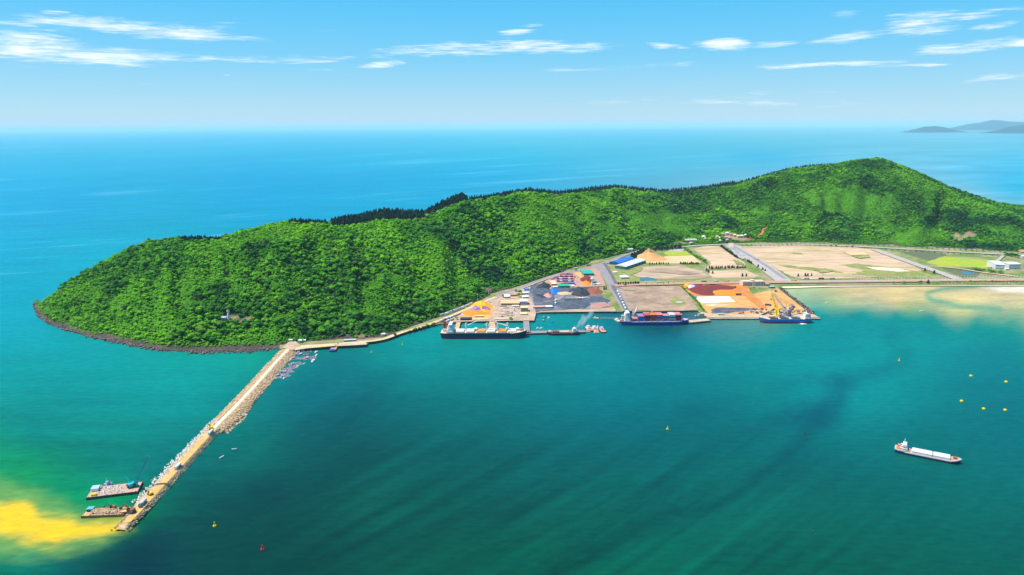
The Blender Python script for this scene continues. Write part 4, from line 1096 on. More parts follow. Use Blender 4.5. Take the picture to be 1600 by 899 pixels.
# ---------------------------------------------------------------- paints
P_WHITE = mat('white ship paint', (.80, .80, .78), .4, .06, .3)
P_CREAM = mat('cream deck paint', (.70, .58, .40), .7, .12, .2, col2=(.62, .44, .28))
P_NAVY = mat('navy hull paint', (.012, .03, .085), .35, .25, .1, spec=.5)
P_BLUE = mat('blue hull paint', (.012, .06, .30), .35, .15, .1, spec=.5)
P_BRIGHT = mat('bright blue hull paint', (.015, .17, .55), .35, .12, .1, spec=.5)
P_BOOT = mat('red antifouling paint', (.34, .02, .05), .5, .2, .1)
P_MAROON = mat('maroon hull paint', (.14, .02, .05), .45, .25, .1)
P_RED = mat('red paint', (.62, .05, .03), .45, .08, .2)
P_ORANGE = mat('orange primer', (.75, .30, .06), .6, .12, .1)
P_SALMON = mat('salmon deck paint', (.66, .28, .17), .7, .12, .1)
P_MINT = mat('pale mint crane paint', (.50, .66, .58), .5, .1, .2)
P_GREY = mat('grey steel', (.30, .31, .32), .6, .12, .2)
P_DGREY = mat('dark machinery', (.06, .06, .065), .6, .2, .2)
P_YEL = mat('yellow machinery paint', (.85, .55, .01), .45, .08, .2)
P_TEAL = mat('teal crane paint', (.02, .48, .50), .45, .1, .2)
P_LGREY = mat('pale grey paint', (.55, .57, .58), .55, .08, .2)
P_GLASS = mat('dark window glass', (.02, .03, .04), .1, .05, .5, spec=.6)
P_WOOD = mat('weathered deck timber', (.36, .24, .15), .9, .2, .3)
P_RUST = mat('rusty steel', (.32, .14, .06), .85, .25, .15, col2=(.20, .10, .06))
P_BUOYR = mat('red buoy paint', (.60, .02, .05), .4, .05, .3)
P_BUOYY = mat('yellow buoy paint', (.85, .60, .01), .4, .05, .3)
P_FOAM = mat('white foam', (.85, .88, .88), .8, .1, .4)

def hull_mesh(L, B, D, fore=0.0, aft=0.0, bow=.22, z0=0.0, z1=1.0, flare=.86, stern=.78, n=25, rake=.03):
    """lofted hull band between fractions z0..z1 of the side height; closed top"""
    V, F = [], []
    zs = [z0, (z0+z1)/2, z1]
    for i in range(n):
        x = i/(n-1)
        fa = 1.0
        if x > 1-bow: fa = max(.0, 1-((x-(1-bow))/bow)**2.1)
        if x < .10: fa = min(fa, stern+(1-stern)*math.sin(x/.10*math.pi/2))
        sheer = D+fore*max(0, (x-.86)/.14)**.6*(x > .86)+aft*(x < .13)
        for zf in zs:
            k = flare+(1-flare)*zf
            w = B/2*(fa*k if x > 1-bow else fa*(.96+.04*zf))
            xx = (x-.5)*L+rake*L*(zf-1)*max(0, (x-.8)/.2)+.015*L*(1-zf)*max(0, (.1-x)/.1)
            V.append((xx, -w, sheer*zf)); V.append((xx, w, sheer*zf))
        if i:
            a, b = 6*(i-1), 6*i
            for k in (0, 2):
                F.append((a+k, b+k, b+k+2, a+k+2)); F.append((b+k+1, a+k+1, a+k+3, b+k+3))
            F.append((a+4, b+4, b+5, a+5))
    F.append((0, 2, 3, 1)); F.append((2, 4, 5, 3))
    m = MB(); m.add(V, F); return m
def moor(name, pa, pb, label, cat='ship', group=None, z=0.0):
    """empty at the waterline between stern pixel pa and bow pixel pb; returns it and the length"""
    a, b = G(*pa), G(*pb); c = (a+b)/2
    return empty(name, (c.x, c.y, z), math.atan2(b.y-a.y, b.x-a.x), label, cat, group), (b-a).length
def windows(parent, x, ys, z, sx, sy, sz, m=None, axis='x'):
    mb = MB()
    for y in ys: mb.box(x if axis == 'x' else y, y if axis == 'x' else x, z, sx, sy, sz)
    return mb
def accommodation(t, x, L, W_, z, tiers, tier_h=2.8, shrink=.9, m=None):
    """stepped deckhouse with window bands; one part with its window bands as sub-parts"""
    mb = MB(); wb = MB(); l, w = L, W_
    for k in range(tiers):
        mb.box(x, 0, z+k*tier_h, l, w, tier_h-.25); mb.box(x, 0, z+(k+1)*tier_h-.25, l+.8, w+.8, .25)
        for s in (-1, 1):
            for j in range(int(w/2.2)): wb.box(x+s*(l/2+.02), -w/2+1.3+j*2.2, z+k*tier_h+1.1, .08, 1.0, .9)
            for j in range(int(l/2.4)): wb.box(x-l/2+1.3+j*2.4, s*(w/2+.02), z+k*tier_h+1.1, 1.0, .08, .9)
        l *= shrink; w *= shrink
    top = z+tiers*tier_h
    mb.box(x+.5, 0, top, l*.8, W_*1.02, 2.6)
    d = mb.build('deckhouse', m or P_WHITE, t)
    for s in (-1, 1): wb.box(x+.5+s*(l*.4+.03), 0, top+1.1, .1, W_*.92, 1.0)
    wb.build('windows', P_GLASS, d)
    mm = MB(); mm.bar((x, 0, top+2.6), (x, 0, top+9), .5, .2); mm.bar((x, -2.2, top+6.5), (x, 2.2, top+6.5), .2); mm.box(x, 0, top+7.2, .5, 2.6, .3)
    mm.build('mast', P_WHITE, t)
    return top
def ship_crane(t, x, z, h, jib, ang, lift, m=P_MINT, y=0):
    """pedestal deck crane; jib swung by ang (ship axes), raised by lift"""
    ped = MB().cyl(x, y, z, 1.5, h*.55, 10, 1.25).build('crane_pedestal', m, t)
    mb = MB(); mb.box(x, y, z+h*.55, 3.6, 3.4, h*.34, ang, .85); mb.build('crane_house', m, t)
    e = Vector((x+math.cos(ang)*math.cos(lift)*jib, y+math.sin(ang)*math.cos(lift)*jib, z+h*.6+math.sin(lift)*jib))
    jb = MB(); s = Vector((-math.sin(ang), math.cos(ang), 0))
    o = Vector((x, y, z+h*.6))+Vector((math.cos(ang), math.sin(ang), 0))*1.8
    for q in (-1, 1): jb.bar(o+s*q*1.3, e+s*q*.35, .75, .5)
    for k in range(1, 7): jb.bar(o.lerp(e, k/7)+s*(1.3-.95*k/7), o.lerp(e, k/7)-s*(1.3-.95*k/7), .3)
    j = jb.build('crane_jib', P_WHITE, t)
    wr = MB(); wr.bar(e, (x, y, z+h*.98), .22); wr.bar(e, (e.x, e.y, max(z+2, e.z-9)), .2); wr.build('hoist_wires', P_DGREY, j)

# ---- navy bulk carrier at the trestle berth
def bulk_carrier():
    t, L = moor('bulk_carrier', (689, 527), (824, 526.5), 'large navy bulk carrier with red funnel and white hatch covers at the trestle berth')
    B, D = 29.0, 11.5
    hull_mesh(L, B, D, 2.6, .0, .13, .2, 1.0).build('hull', P_NAVY, t)
    hull_mesh(L, B*.998, D, 2.6, .0, .13, -.1, .198).build('boot_topping', P_BOOT, t)
    hull_mesh(L*.992, B*.965, D+.12, 2.6, 0, .13, .985, 1.0).build('deck', P_CREAM, t)
    bw = MB()
    for s in (-1, 1): bw.box(-L*.06, s*(B/2-.5), D+.1, L*.72, .25, 1.1)
    bw.build('bulwark', P_CREAM, t)
    accommodation(t, -L*.385, 12, 24, D, 5)
    f = MB(); f.box(-L*.445, 0, D, 9, 12, 6); f.build('engine_casing', P_WHITE, t)
    f = MB(); f.box(-L*.45, 0, D+6, 6.5, 5.5, 13, 0, .85); fn = f.build('funnel', P_RED, t)
    MB().box(-L*.45, 0, D+19, 4.6, 3.6, 1.0).build('funnel_top', P_DGREY, fn)
    MB().box(-L*.41, -9.5, D, 7, 3, 3.2).build('lifeboat', P_ORANGE, t)
    xs = [-.275, -.158, -.035, .083, .208, .325]
    for k, x in enumerate(xs):
        hc = MB(); hc.box(x*L, 0, D, 15.5, 19, 1.9); hc.build('hatch_coaming', P_CREAM, t)
        hm = P_WHITE if k in (0, 1, 3, 5) else P_ORANGE
        hv = MB()
        for j in range(4): hv.box(x*L-5.9+j*3.95, 0, D+1.95, 3.8, 19.6, .8)
        hv.build('hatch_cover', hm, t)
    for k, x in enumerate((-.205, .035, .27)):
        ship_crane(t, x*L, D, 19, 30, (.42, .5, 2.6)[k], (.32, .30, .12)[k])
    ship_crane(t, .155*L, D, 17, 26, 2.9, .06)
    for x in (-.096, .147, .268, .385):
        m = MB(); m.box(x*L, 4.5, D, 4.2, 9, 3.6); h = m.build('mast_house', P_GREY, t)
        MB().box(x*L, 4.5, D+3.6, 5.6, 10, 1.5).build('grab_rack', P_WHITE, h)
    w = MB(); w.box(.43*L, 0, D+2.0, 5, 8, 1.6); w.cyl(.455*L, 3, D+2, 1.1, 1.5); w.cyl(.455*L, -3, D+2, 1.1, 1.5); w.build('windlass', P_RUST, t)
    m = MB(); m.bar((.46*L, 0, D+2.4), (.46*L, 0, D+11), .5, .25); m.build('fore_mast', P_WHITE, t)
bulk_carrier()

# ---- blue container ship
CONT = {'red': mat('red container', (.64, .05, .045), .5, .12, .2), 'maroon': mat('maroon container', (.42, .03, .05), .5, .12, .2), 'blue': mat('blue container', (.02, .16, .55), .5, .12, .2),
        'orange': mat('orange container', (.72, .20, .05), .5, .12, .2), 'white': mat('white container', (.72, .74, .76), .5, .08, .2), 'teal': mat('teal container', (.02, .26, .33), .5, .12, .2),
        'pink': mat('sunlit pink container', (.70, .27, .24), .55, .12, .2), 'grey': mat('grey container', (.34, .36, .38), .5, .1, .2), 'green': mat('green container', (.03, .34, .16), .5, .1, .2), 'purple': mat('purple container', (.25, .06, .26), .5, .12, .2)}  # pink serves pink boxes and, on the ship, red tops painted as sunlit
def container_mesh():
    m = MB(); m.box(0, 0, 0, 12.0, 2.34, 2.5)
    for s in (-1, 1):
        for k in range(10): m.box(-5.2+k*1.15, s*1.19, .16, .55, .07, 2.2)
        for x in (-1, 1): m.box(x*6.02, s*1.1, 0, .14, .22, 2.52)
    for k in range(2): m.box(6.03, -.6+k*1.2, .15, .06, 1.05, 2.2)
    return m
_cm = {k: container_mesh().mesh('shipping_container', v) for k, v in CONT.items()}
ORD = ['first', 'second', 'third', 'fourth', 'fifth', 'sixth', 'seventh', 'eighth', 'ninth', 'tenth', 'eleventh', 'twelfth']
def container(col, loc, rz, label, group, scale=(1, 1, 1)):
    o = bpy.data.objects.new('shipping_container', _cm[col]); COL.objects.link(o); o.location = loc; o.rotation_euler = (0, 0, rz); o.scale = scale
    return tag(o, label, 'container', group)
def container_ship():
    t, L = moor('container_ship', (969, 507), (1077, 506), 'blue container ship stacked with red and blue boxes beside the grey pier')
    B, D = 23.5, 7.5
    hull_mesh(L, B, D, 2.8, 1.2, .20, .16, 1.0).build('hull', P_BLUE, t)
    hull_mesh(L, B*.998, D, 2.8, 1.2, .20, -.1, .158).build('boot_topping', P_BOOT, t)
    hull_mesh(L*.985, B*.95, D+.1, 2.8, 1.2, .20, .98, 1.0).build('deck', P_LGREY, t)
    accommodation(t, -L*.405, 12, 20, D, 6, 2.8, .94)
    MB().box(-L*.465, 0, D+1, 6, 6, 11, 0, .9).build('funnel', P_CREAM, t)
    MB().box(-L*.475, -7, D+1.2, 6, 2.6, 2.6).build('lifeboat', P_ORANGE, t)
    ship_crane(t, -L*.305, D, 21, 24, .95, .62, P_CREAM, 6)
    ship_crane(t, .375*L, D+1, 15, 20, 3.1, .10, P_CREAM, -2)
    rz = t.rotation_euler.z; c, s = math.cos(rz), math.sin(rz)
    bays = [-.262, -.158, -.045, .052, .158, .245, .345, .0]
    step = 13.0; x0 = -L*.30
    tiers = [2, 4, 5, 5, 5, 4, 5, 5, 3]; cols = {0: ['red', 'maroon', 'blue'], 1: ['blue', 'blue', 'pink', 'blue'], 2: ['red', 'maroon', 'red', 'maroon'], 3: ['maroon', 'red', 'orange'], 4: ['blue', 'maroon', 'pink'], 5: ['grey', 'maroon', 'orange', 'blue'], 6: ['maroon', 'red', 'white'], 7: ['red', 'maroon', 'maroon'], 8: ['maroon', 'blue', 'white', 'maroon']}
    tops = {0: 'pink', 1: 'pink', 2: 'pink', 3: 'orange', 4: 'pink', 5: 'orange', 6: 'white', 7: 'pink', 8: 'teal'}  # pink tops: sunlight on the red boxes put into a lighter paint
    r = random.Random(3); nb = 9
    for b in range(nb):
        x = x0+b*12.75; w = 8 if b < nb-1 else 6; off = tiers[b]
        if x > L*.40: break
        for row in range(w):
            for k in range(off):
                top = k == off-1; front = row == 0
                if not (top or front): continue
                y = -(w-1)/2*2.5+row*2.5
                lx, ly, lz = x, y, D+1.9+k*2.62
                col = tops[b] if top and r.random() < .72 else r.choice(cols[b])
                where = 'topmost tier' if top else ORD[k]+' tier'
                side = 'waterside row' if row == 0 else ('quayside row' if row == w-1 else ORD[row]+' row from the water')
                container(col, (t.location.x+lx*c-ly*s, t.location.y+lx*s+ly*c, lz), rz, '%s container, %s bay of the blue ship, %s, %s' % (col, ORD[b], where, side), 'containers on the blue ship')
    hb = MB()
    for b in range(nb):
        x = x0+b*12.75
        if x < L*.40: hb.box(x, 0, D, 12.3, 20, 1.8)
    hb.build('hatch_covers', P_LGREY, t)
    lb = MB()
    for b in range(nb+1):
        x = x0-6.4+b*12.75
        if x < L*.40: 
            for y in (-10.6, 10.6): lb.bar((x, y, D), (x, y, D+6), .45)
    lb.build('lashing_posts', P_WHITE, t)
container_ship()

# ---- blue bulk ship with red boot at the outer quay
def outer_ship():
    t, L = moor('cargo_ship', (1267, 504), (1185, 504), 'bright blue cargo ship with red bottom under the yellow crane at the outer quay')
    B, D = 19.0, 9.0
    hull_mesh(L, B, D, 2.4, 1.6, .16, .40, 1.0, .84).build('hull', P_BRIGHT, t)
    hull_mesh(L, B*.998, D, 2.4, 1.6, .16, -.1, .398, .84).build('boot_topping', P_BOOT, t)
    hull_mesh(L*.985, B*.95, D+.1, 2.4, 1.6, .16, .985, 1.0, .84).build('deck', P_CREAM, t)
    accommodation(t, -L*.40, 10, 15, D, 3)
    MB().box(-L*.455, 0, D+1.5, 5, 5, 8, 0, .85).build('funnel', P_SALMON, t)
    for x in (-.20, .02, .22):
        m = MB(); m.box(x*L, 0, D, 16, 12, 1.8); h = m.build('hatch_coaming', P_DGREY, t)
        m = MB(); m.box(x*L-5.5, 0, D+1.8, 3.5, 12.4, 1.6); m.build('hatch_cover', P_GREY, t)
    wl = MB()
    for s in (-1, 1): wl.box(0, s*(B/2-.35), D, L*.62, .2, 1.2)
    wl.build('bulwark', P_LGREY, t)
    m = MB(); m.bar((.42*L, 0, D+2), (.42*L, 0, D+9), .45, .2); m.box(.44*L, 0, D+2.2, 3, 5, 1.2); m.build('fore_mast', P_WHITE, t)
    # white discharge of water at her side
    g = G(1255, 506.5); f = []
    for k in range(40): f.append((g.x+random.gauss(0, 4), g.y+random.gauss(0, 1.5), .1))
    rocks('foam', f, [random.uniform(.5, 1.4) for _ in f], P_FOAM, seed=9)
outer_ship()

# ---- maroon coaster at the finger pier
def coaster():
    t, L = moor('coaster', (904, 523), (854, 523.5), 'small maroon coaster with white bridge lying at the finger pier')
    B, D = 12.0, 4.8
    hull_mesh(L, B, D, 2.0, 1.4, .16, .45, 1.0).build('hull', P_NAVY, t)
    hull_mesh(L, B*.998, D, 2.0, 1.4, .16, -.1, .448).build('boot_topping', P_MAROON, t)
    hull_mesh(L*.985, B*.94, D+.08, 2.0, 1.4, .16, .985, 1.0).build('deck', P_RUST, t)
    accommodation(t, -L*.37, 8, 9.5, D+.8, 2)
    m = MB(); m.box(-L*.06, 0, D, L*.30, 8.4, 2.4); m.build('hold_cover', P_CREAM, t)
    m = MB(); m.box(L*.21, 0, D, L*.20, 8, 1.8); m.build('open_hold', P_DGREY, t)
    m = MB(); m.box(L*.40, 0, D+1.2, 5, 5, 2.2); m.build('forecastle_house', P_WHITE, t)
    m = MB(); m.bar((L*.30, 0, D), (L*.30, 0, D+9), .5, .25); m.bar((L*.30, 0, D+2), (L*.12, 0, D+7), .35); m.build('derrick', P_GREY, t)
coaster()

# ---- grey-white barge ship under way in the bay
def hopper_ship():
    t, L = moor('hopper_ship', (1397.5, 704), (1502.5, 725), 'low white-decked cargo barge anchored alone in the bay')
    B, D = 15.0, 3.6
    hull_mesh(L, B, D, 2.4, 1.6, .13, .72, 1.0, .86).build('hull', P_LGREY, t)
    hull_mesh(L, B*.998, D, 2.4, 1.6, .13, -.1, .718, .86).build('lower_hull', P_NAVY, t)  # dark hull paint, band raised to paint in the black shadow along the side
    hull_mesh(L*.985, B*.95, D+.08, 2.4, 1.6, .13, .985, 1.0, .86).build('deck', mat('weathered grey deck', (.48, .44, .40), .7, .2, .3, col2=(.52, .32, .24)), t)
    for x, l in ((-.085, .30), (.205, .245)):
        m = MB(); m.box(x*L, 0, D, l*L, 11.5, 2.3); h = m.build('hold_coaming', P_LGREY, t)
        m = MB()
        k = 8
        for j in range(k): m.box((x-l/2+(j+.5)*l/k)*L, 0, D+2.35, l*L/k-.18, 11.8, .5)
        m.build('hatch_cover', P_WHITE, t)
    MB().box(.073*L, 0, D, .03*L, 10.5, 2.2).build('crossover', P_GREY, t)
    m = MB(); m.box(-.30*L, 0, D, .06*L, 9, 1.6); m.build('machinery_hatch', P_SALMON, t)
    accommodation(t, -L*.36, 7.5, 10.5, D+1.2, 2, 2.4, .85)
    MB().box(-.425*L, 0, D+1.5, 5, 5, 4.5, 0, .85).build('funnel', P_SALMON, t)
    MB().box(-.43*L, -4.4, D+1.6, 5, 1.8, 1.7).build('lifeboat', P_ORANGE, t)
    m = MB(); m.box(.385*L, 0, D+.6, .10*L, 8.5, .5); m.build('fore_deck_plating', P_SALMON, t)
    m = MB(); m.box(-.455*L, 0, D+1.3, .06*L, 9, .6); m.build('poop_deck_plating', P_SALMON, t)
    m = MB(); m.box(.40*L, 0, D+2, 4, 5, 1.2); m.bar((.42*L, 0, D+2), (.42*L, 0, D+8.5), .4, .2); m.build('windlass', P_RUST, t)
hopper_ship()

# ---- tugs, launches and lighters by the finger pier
def tug(pa, pb, label, mh=P_MAROON, top=P_WHITE, wide=.36):
    t, L = moor('tugboat', pa, pb, label, 'tug', 'tugs off the finger pier'); L = max(L, 14); B = L*wide
    hull_mesh(L, B, 2.0, 1.2, 0, .3, -.05, 1.0, .82, n=15).build('hull', mh, t)
    hull_mesh(L*.97, B*.92, 2.06, 1.2, 0, .3, .96, 1.0, .82, n=15).build('deck', P_SALMON, t)
    m = MB(); m.box(L*.05, 0, 2, L*.34, B*.6, 2.4); m.box(L*.10, 0, 4.4, L*.20, B*.5, 2.3); h = m.build('wheelhouse', top, t)
    m = MB(); m.box(L*.10, 0, 5.3, L*.205, B*.51, .8); m.build('windows', P_GLASS, h)
    m = MB(); m.cyl(-L*.1, 0, 4.4, .8, 2.4, 8); m.build('funnel', P_RED, t)
    m = MB(); m.bar((L*.07, 0, 6.7), (L*.07, 0, 12.5), .35, .15); m.build('mast', P_WHITE, t)
tug((924, 518.5), (916, 511.5), 'red-hulled tug with tall mast, leftmost of the tug cluster')
tug((932, 519), (926, 512), 'tug with pinkish deck in the middle of the tug cluster')
tug((944, 520.5), (937, 513.5), 'white-topped tug nearest the open bay, end of the tug cluster', P_NAVY)
tug((928, 513), (938, 516), 'tug lying crosswise behind the other tugs', P_NAVY)
def pontoon(pa, pb, w, label, m=P_SALMON, h=1.4, name='pontoon', cab=True):
    t, L = moor(name, pa, pb, label, 'pontoon', 'work pontoons off the pier')
    MB().box(0, 0, -.4, L, w, h+.4).build('float', m, t)
    MB().box(0, 0, h, L*.9, w*.86, .25).build('deck', P_CREAM, t)
    if cab: MB().box(-L*.25, 0, h+.25, L*.25, w*.5, 2.2).build('cabin', P_WHITE, t)
    for s in (-1, 1):
        b = MB(); b.cyl(L*.4*s, w*.3, h, .3, 1.0, 6); b.build('bollard', P_DGREY, t)
pontoon((915, 518.5), (923, 518.5), 8, 'square pinkish pontoon moored at the head of the finger pier')
pontoon((928, 520.5), (936, 520), 7, 'pinkish pontoon ahead of the middle tug')
pontoon((927.5, 498), (935.5, 498), 7, 'lone pinkish work pontoon in the dock basin behind the tugs')
pontoon((962, 500), (969, 504), 9, 'grey pontoon under the stern of the blue container ship', P_GREY, 2.0)
def launch(pa, pb, label, mh=P_WHITE, group='small boats in the harbour', cat='boat', cab=True, roof=P_WHITE, wide=.3):
    t, L = moor('motorboat', pa, pb, label, cat, group); L = max(L, 5); B = max(1.6, L*wide)
    hull_mesh(L, B, 1.1, .5, 0, .4, -.1, 1.0, .8, n=11).build('hull', mh, t)
    if cab:
        m = MB(); m.box(-L*.1, 0, 1.0, L*.36, B*.66, 1.5); m.box(-L*.1, 0, 2.5, L*.42, B*.8, .18); m.build('cabin', roof, t)
    else:
        m = MB(); m.box(-L*.15, 0, .95, L*.06, B*.8, .15); m.box(L*.12, 0, .95, L*.06, B*.8, .15); m.build('thwart', P_WOOD, t)
launch((847, 497.5), (853, 497), 'dark launch with pale cabin, back row of the dock basin', P_NAVY)
launch((856, 498), (859, 496.5), 'small white boat beside the dark launch in the basin')
launch((846.5, 502), (852, 502), 'stubby dark boat in front of the launch in the basin', P_DGREY, wide=.5)
launch((860, 504.5), (866, 503), 'open pale blue skiff alone in the dock basin', P_BRIGHT, cab=False)
launch((838, 514), (842, 513.5), 'white boat at the pier root, one of two side by side', roof=P_WHITE, wide=.5)
launch((843.5, 514), (848, 513.5), 'white boat at the pier root, farther from the navy ship', roof=P_WHITE, wide=.5)
launch((837, 497), (841, 495), 'tiny blue boat tight under the basin corner', P_BRIGHT, cab=False)

# ---------------------------------------------------------------- work barges at the tip of the breakwater
def block(t, mbs, x, y, z, s, r):
    mbs.box(x, y, z, s, s*r.uniform(.6, 1), s*r.uniform(.4, .7), r.uniform(0, 3))
def crane_barge():
    t, L = moor('crane_barge', (131.5, 781), (212, 771), 'flat work barge with a teal lattice crane and concrete blocks aboard', 'barge')
    W_ = 25.0; t.location.y += W_*.42
    m = MB(); m.box(0, 0, -.5, L, W_, 3.0); m.build('hull', P_DGREY, t)
    m = MB(); m.box(0, 0, 2.5, L-.6, W_-.6, .25); m.build('deck', mat('dusty barge deck', (.52, .34, .24), .9, .2, .15, col2=(.42, .30, .24)), t)
    for s in (-1, 1):
        m = MB(); m.box(0, s*(W_/2-.3), 2.5, L, .25, .7); m.build('gunwale', P_RUST, t)
    h = MB(); h.box(-L*.40, 5, 2.7, 7, 8, 3.2); hh = h.build('cabin', P_WHITE, t); MB().box(-L*.40, 5, 5.9, 8, 9, .35).build('cabin_roof', mat('pale blue roof sheet', (.35, .55, .68), .6, .06, .3), hh)
    h = MB(); h.box(-L*.335, 7, 2.7, 4.5, 6, 2.5); h.build('store', P_SALMON, t)
    h = MB(); h.box(-L*.365, -8.5, 2.7, 5, 3.5, 2.2); h.build('generator', P_YEL, t)
    for y in (-W_/2+1, W_/2-1):
        for x in (-.46, -.1, .2, .46):
            MB().cyl(L*x, y, 2.7, .4, 1.0, 8).build('bollard', P_DGREY, t)
    # crawler crane
    x = L*.345
    k = empty('crawler_crane', (0, 0, 0), 0, 'teal crawler crane with raised lattice boom standing on the work barge', 'crane')
    k.matrix_world = t.matrix_basis @ Matrix.Translation((x, 1.5, 2.76))
    for s in (-1, 1):
        b = MB(); b.box(0, s*2.9, 0, 8, 1.4, 1.5); b.build('track', P_DGREY, k)
    b = MB(); b.box(0, 0, 1.5, 9, 5.5, 3.6, .6); b.build('machinery_house', P_TEAL, k)
    b = MB(); b.box(3.0, -2.6, 1.7, 2.4, 1.8, 2.6, .6); b.build('operator_cab', P_GLASS, k)
    b = MB(); b.box(-4.2, -2.5, 1.6, 1.6, 4.6, 2.4, .6); b.build('counterweight', P_DGREY, k)
    rz = -t.rotation_euler.z
    tipw = Vector((math.cos(rz+.05)*22, math.sin(rz+.05)*22, 37)); foot = Vector((math.cos(rz)*3, math.sin(rz)*3, 3))
    b = MB(); b.lattice(foot, tipw, 3.6, 2.2, 1.0, 11); b.build('boom', P_TEAL, k)
    back = Vector((-math.cos(rz)*7, -math.sin(rz)*7, 13.5))
    b = MB(); b.bar((-1, -1.4, 5), back, .55); b.bar((-1, 1.4, 5), back, .55); b.build('gantry', P_TEAL, k)
    b = MB(); b.bar(back, tipw, .16); b.bar(tipw, tipw-Vector((0, 0, 29)), .16); b.build('hoist_wires', P_DGREY, k)
    b = MB(); b.box(tipw.x, tipw.y, tipw.z-30.5, 1, 1, 1.6); b.build('hook_block', P_YEL, k)
    # blocks and tetrapods lying on deck
    r = random.Random(12); me = MB(); me2 = bpy.data.meshes.get('tetrapod')
    for i in range(52):
        q = t.matrix_basis @ Vector((r.uniform(-L*.30, L*.25), r.uniform(-10, 9.5), 3.3))
        o = bpy.data.objects.new('tetrapod', me2); COL.objects.link(o); o.location = q; o.rotation_euler = (r.uniform(-.5, .5), r.uniform(-.5, .5), r.uniform(0, 6)); kk = r.uniform(.6, .95); o.scale = (kk, kk, kk)
        tag(o, 'concrete armour unit lying loose on the deck of the crane barge', 'tetrapod', 'armour units on the crane barge')
    # workboat alongside
    b, bl = moor('workboat', (161, 764.5), (176, 757), 'blue-grey workboat tied along the far side of the crane barge', 'boat')
    hull_mesh(bl, 6, 2.6, 1.0, .3, .3, -.1, 1.0, .82, n=13).build('hull', mat('blue grey workboat paint', (.10, .18, .32), .5, .1, .2), b)
    m = MB(); m.box(-bl*.05, 0, 2.6, bl*.45, 4, 2.2); m.box(0, 0, 4.8, bl*.22, 3.6, 2.0); m.build('wheelhouse', mat('blue grey workboat house', (.30, .38, .52), .5, .1, .2), b)
    m = MB(); m.bar((0, 0, 6.8), (0, 0, 10.5), .3); m.bar((bl*.3, 0, 2.6), (bl*.3, 0, 7), .3); m.build('mast', P_LGREY, b)
crane_barge()
def stone_barge():
    t, L = moor('stone_barge', (127, 809.5), (194, 806.5), 'rusty spoil barge with an excavator feeding the breakwater tip', 'barge')
    W_ = 17.0; t.location.y += W_*.42
    m = MB(); m.box(0, 0, -.5, L, W_, 2.4); m.build('hull', P_RUST, t)
    m = MB(); m.box(0, 0, 1.9, L-.6, W_-.6, .2); m.build('deck', mat('ochre barge deck', (.62, .38, .18), .95, .2, .15, col2=(.50, .36, .26)), t)
    for s in (-1, 1):
        m = MB(); m.box(0, s*(W_/2-.3), 1.9, L, .25, .9); m.build('gunwale', P_RUST, t)
    h = MB(); h.box(-L*.40, 3.5, 2.1, 6, 5.5, 3.0); hh = h.build('cabin', P_NAVY, t); MB().box(-L*.40, 3.5, 5.1, 7, 6.5, .35).build('cabin_roof', mat('teal roof sheet', (.10, .42, .44), .6, .06, .3), hh)
    for y in (-W_/2+1, W_/2-1):
        for x in (-.45, 0, .45): MB().cyl(L*x, y, 2.1, .4, .9, 8).build('bollard', P_DGREY, t)
    r = random.Random(8); pts, sz = [], []
    for i in range(420):
        x = r.uniform(-.33, .40)*L; y = r.gauss(0, 3.6)
        if abs(y) > 7: continue
        h_ = max(0, 2.4*(1-(y/6.5)**2)*(.6+.4*math.sin(x*.3)))
        q = t.matrix_basis @ Vector((x, y, 2.1+h_)); pts.append(tuple(q)); sz.append(r.uniform(.5, 1.1))
    o = rocks('spoil', pts, sz, M_ROCKP, seed=31); tag(o, kind='stuff')
    k = excavator((0, 0, 0), 0, 'brown excavator with arm stretched out on the spoil barge', P_RUST); k.matrix_world = t.matrix_basis @ Matrix.Translation((L*.13, 3.2, 3.6)) @ Matrix.Rotation(math.pi, 4, 'Z')
    # ramp to the tip
    a, b = G(193, 803), G(204, 801.5)
    g = empty('loading_ramp', ((a.x+b.x)/2, (a.y+b.y)/2, 2.4), math.atan2(b.y-a.y, b.x-a.x), 'ochre loading ramp from the spoil barge to the breakwater tip', 'ramp')
    MB().box(0, 0, 0, (b-a).length+4, 6.5, .6).build('ramp_deck', mat('ochre ramp', (.64, .40, .18), .95, .2, .2), g)
    for s in (-1, 1): MB().box(0, s*3.1, .6, (b-a).length+4, .25, .6).build('side_rail', P_RUST, g)
def excavator(loc, rz, label, m=P_YEL, s=1.35, group='excavators at work'):
    k = empty('excavator', loc, rz, label, 'excavator', group)
    for q in (-1, 1): MB().box(0, q*1.3*s, 0, 4.2*s, .7*s, .9*s).build('track', P_DGREY, k)
    MB().box(-.3*s, 0, .9*s, 3.4*s, 2.6*s, 1.5*s).build('body', m, k)
    c = MB().box(.9*s, .8*s, 1.2*s, 1.5*s, 1.1*s, 1.8*s).build('operator_cab', P_GLASS, k)
    MB().bar((1.2*s, -.3*s, 1.8*s), (4.2*s, -.3*s, 4.6*s), .6*s, .45*s).build('boom', m, k)
    a = MB(); a.bar((4.2*s, -.3*s, 4.6*s), (6.6*s, -.3*s, 2.0*s), .45*s, .35*s); a.build('dipper_arm', m, k)
    b = MB(); b.box(6.8*s, -.3*s, 1.0*s, 1.0*s, 1.2*s, 1.1*s, 0, 1.3); b.build('bucket', P_DGREY, k)
    return k
stone_barge()
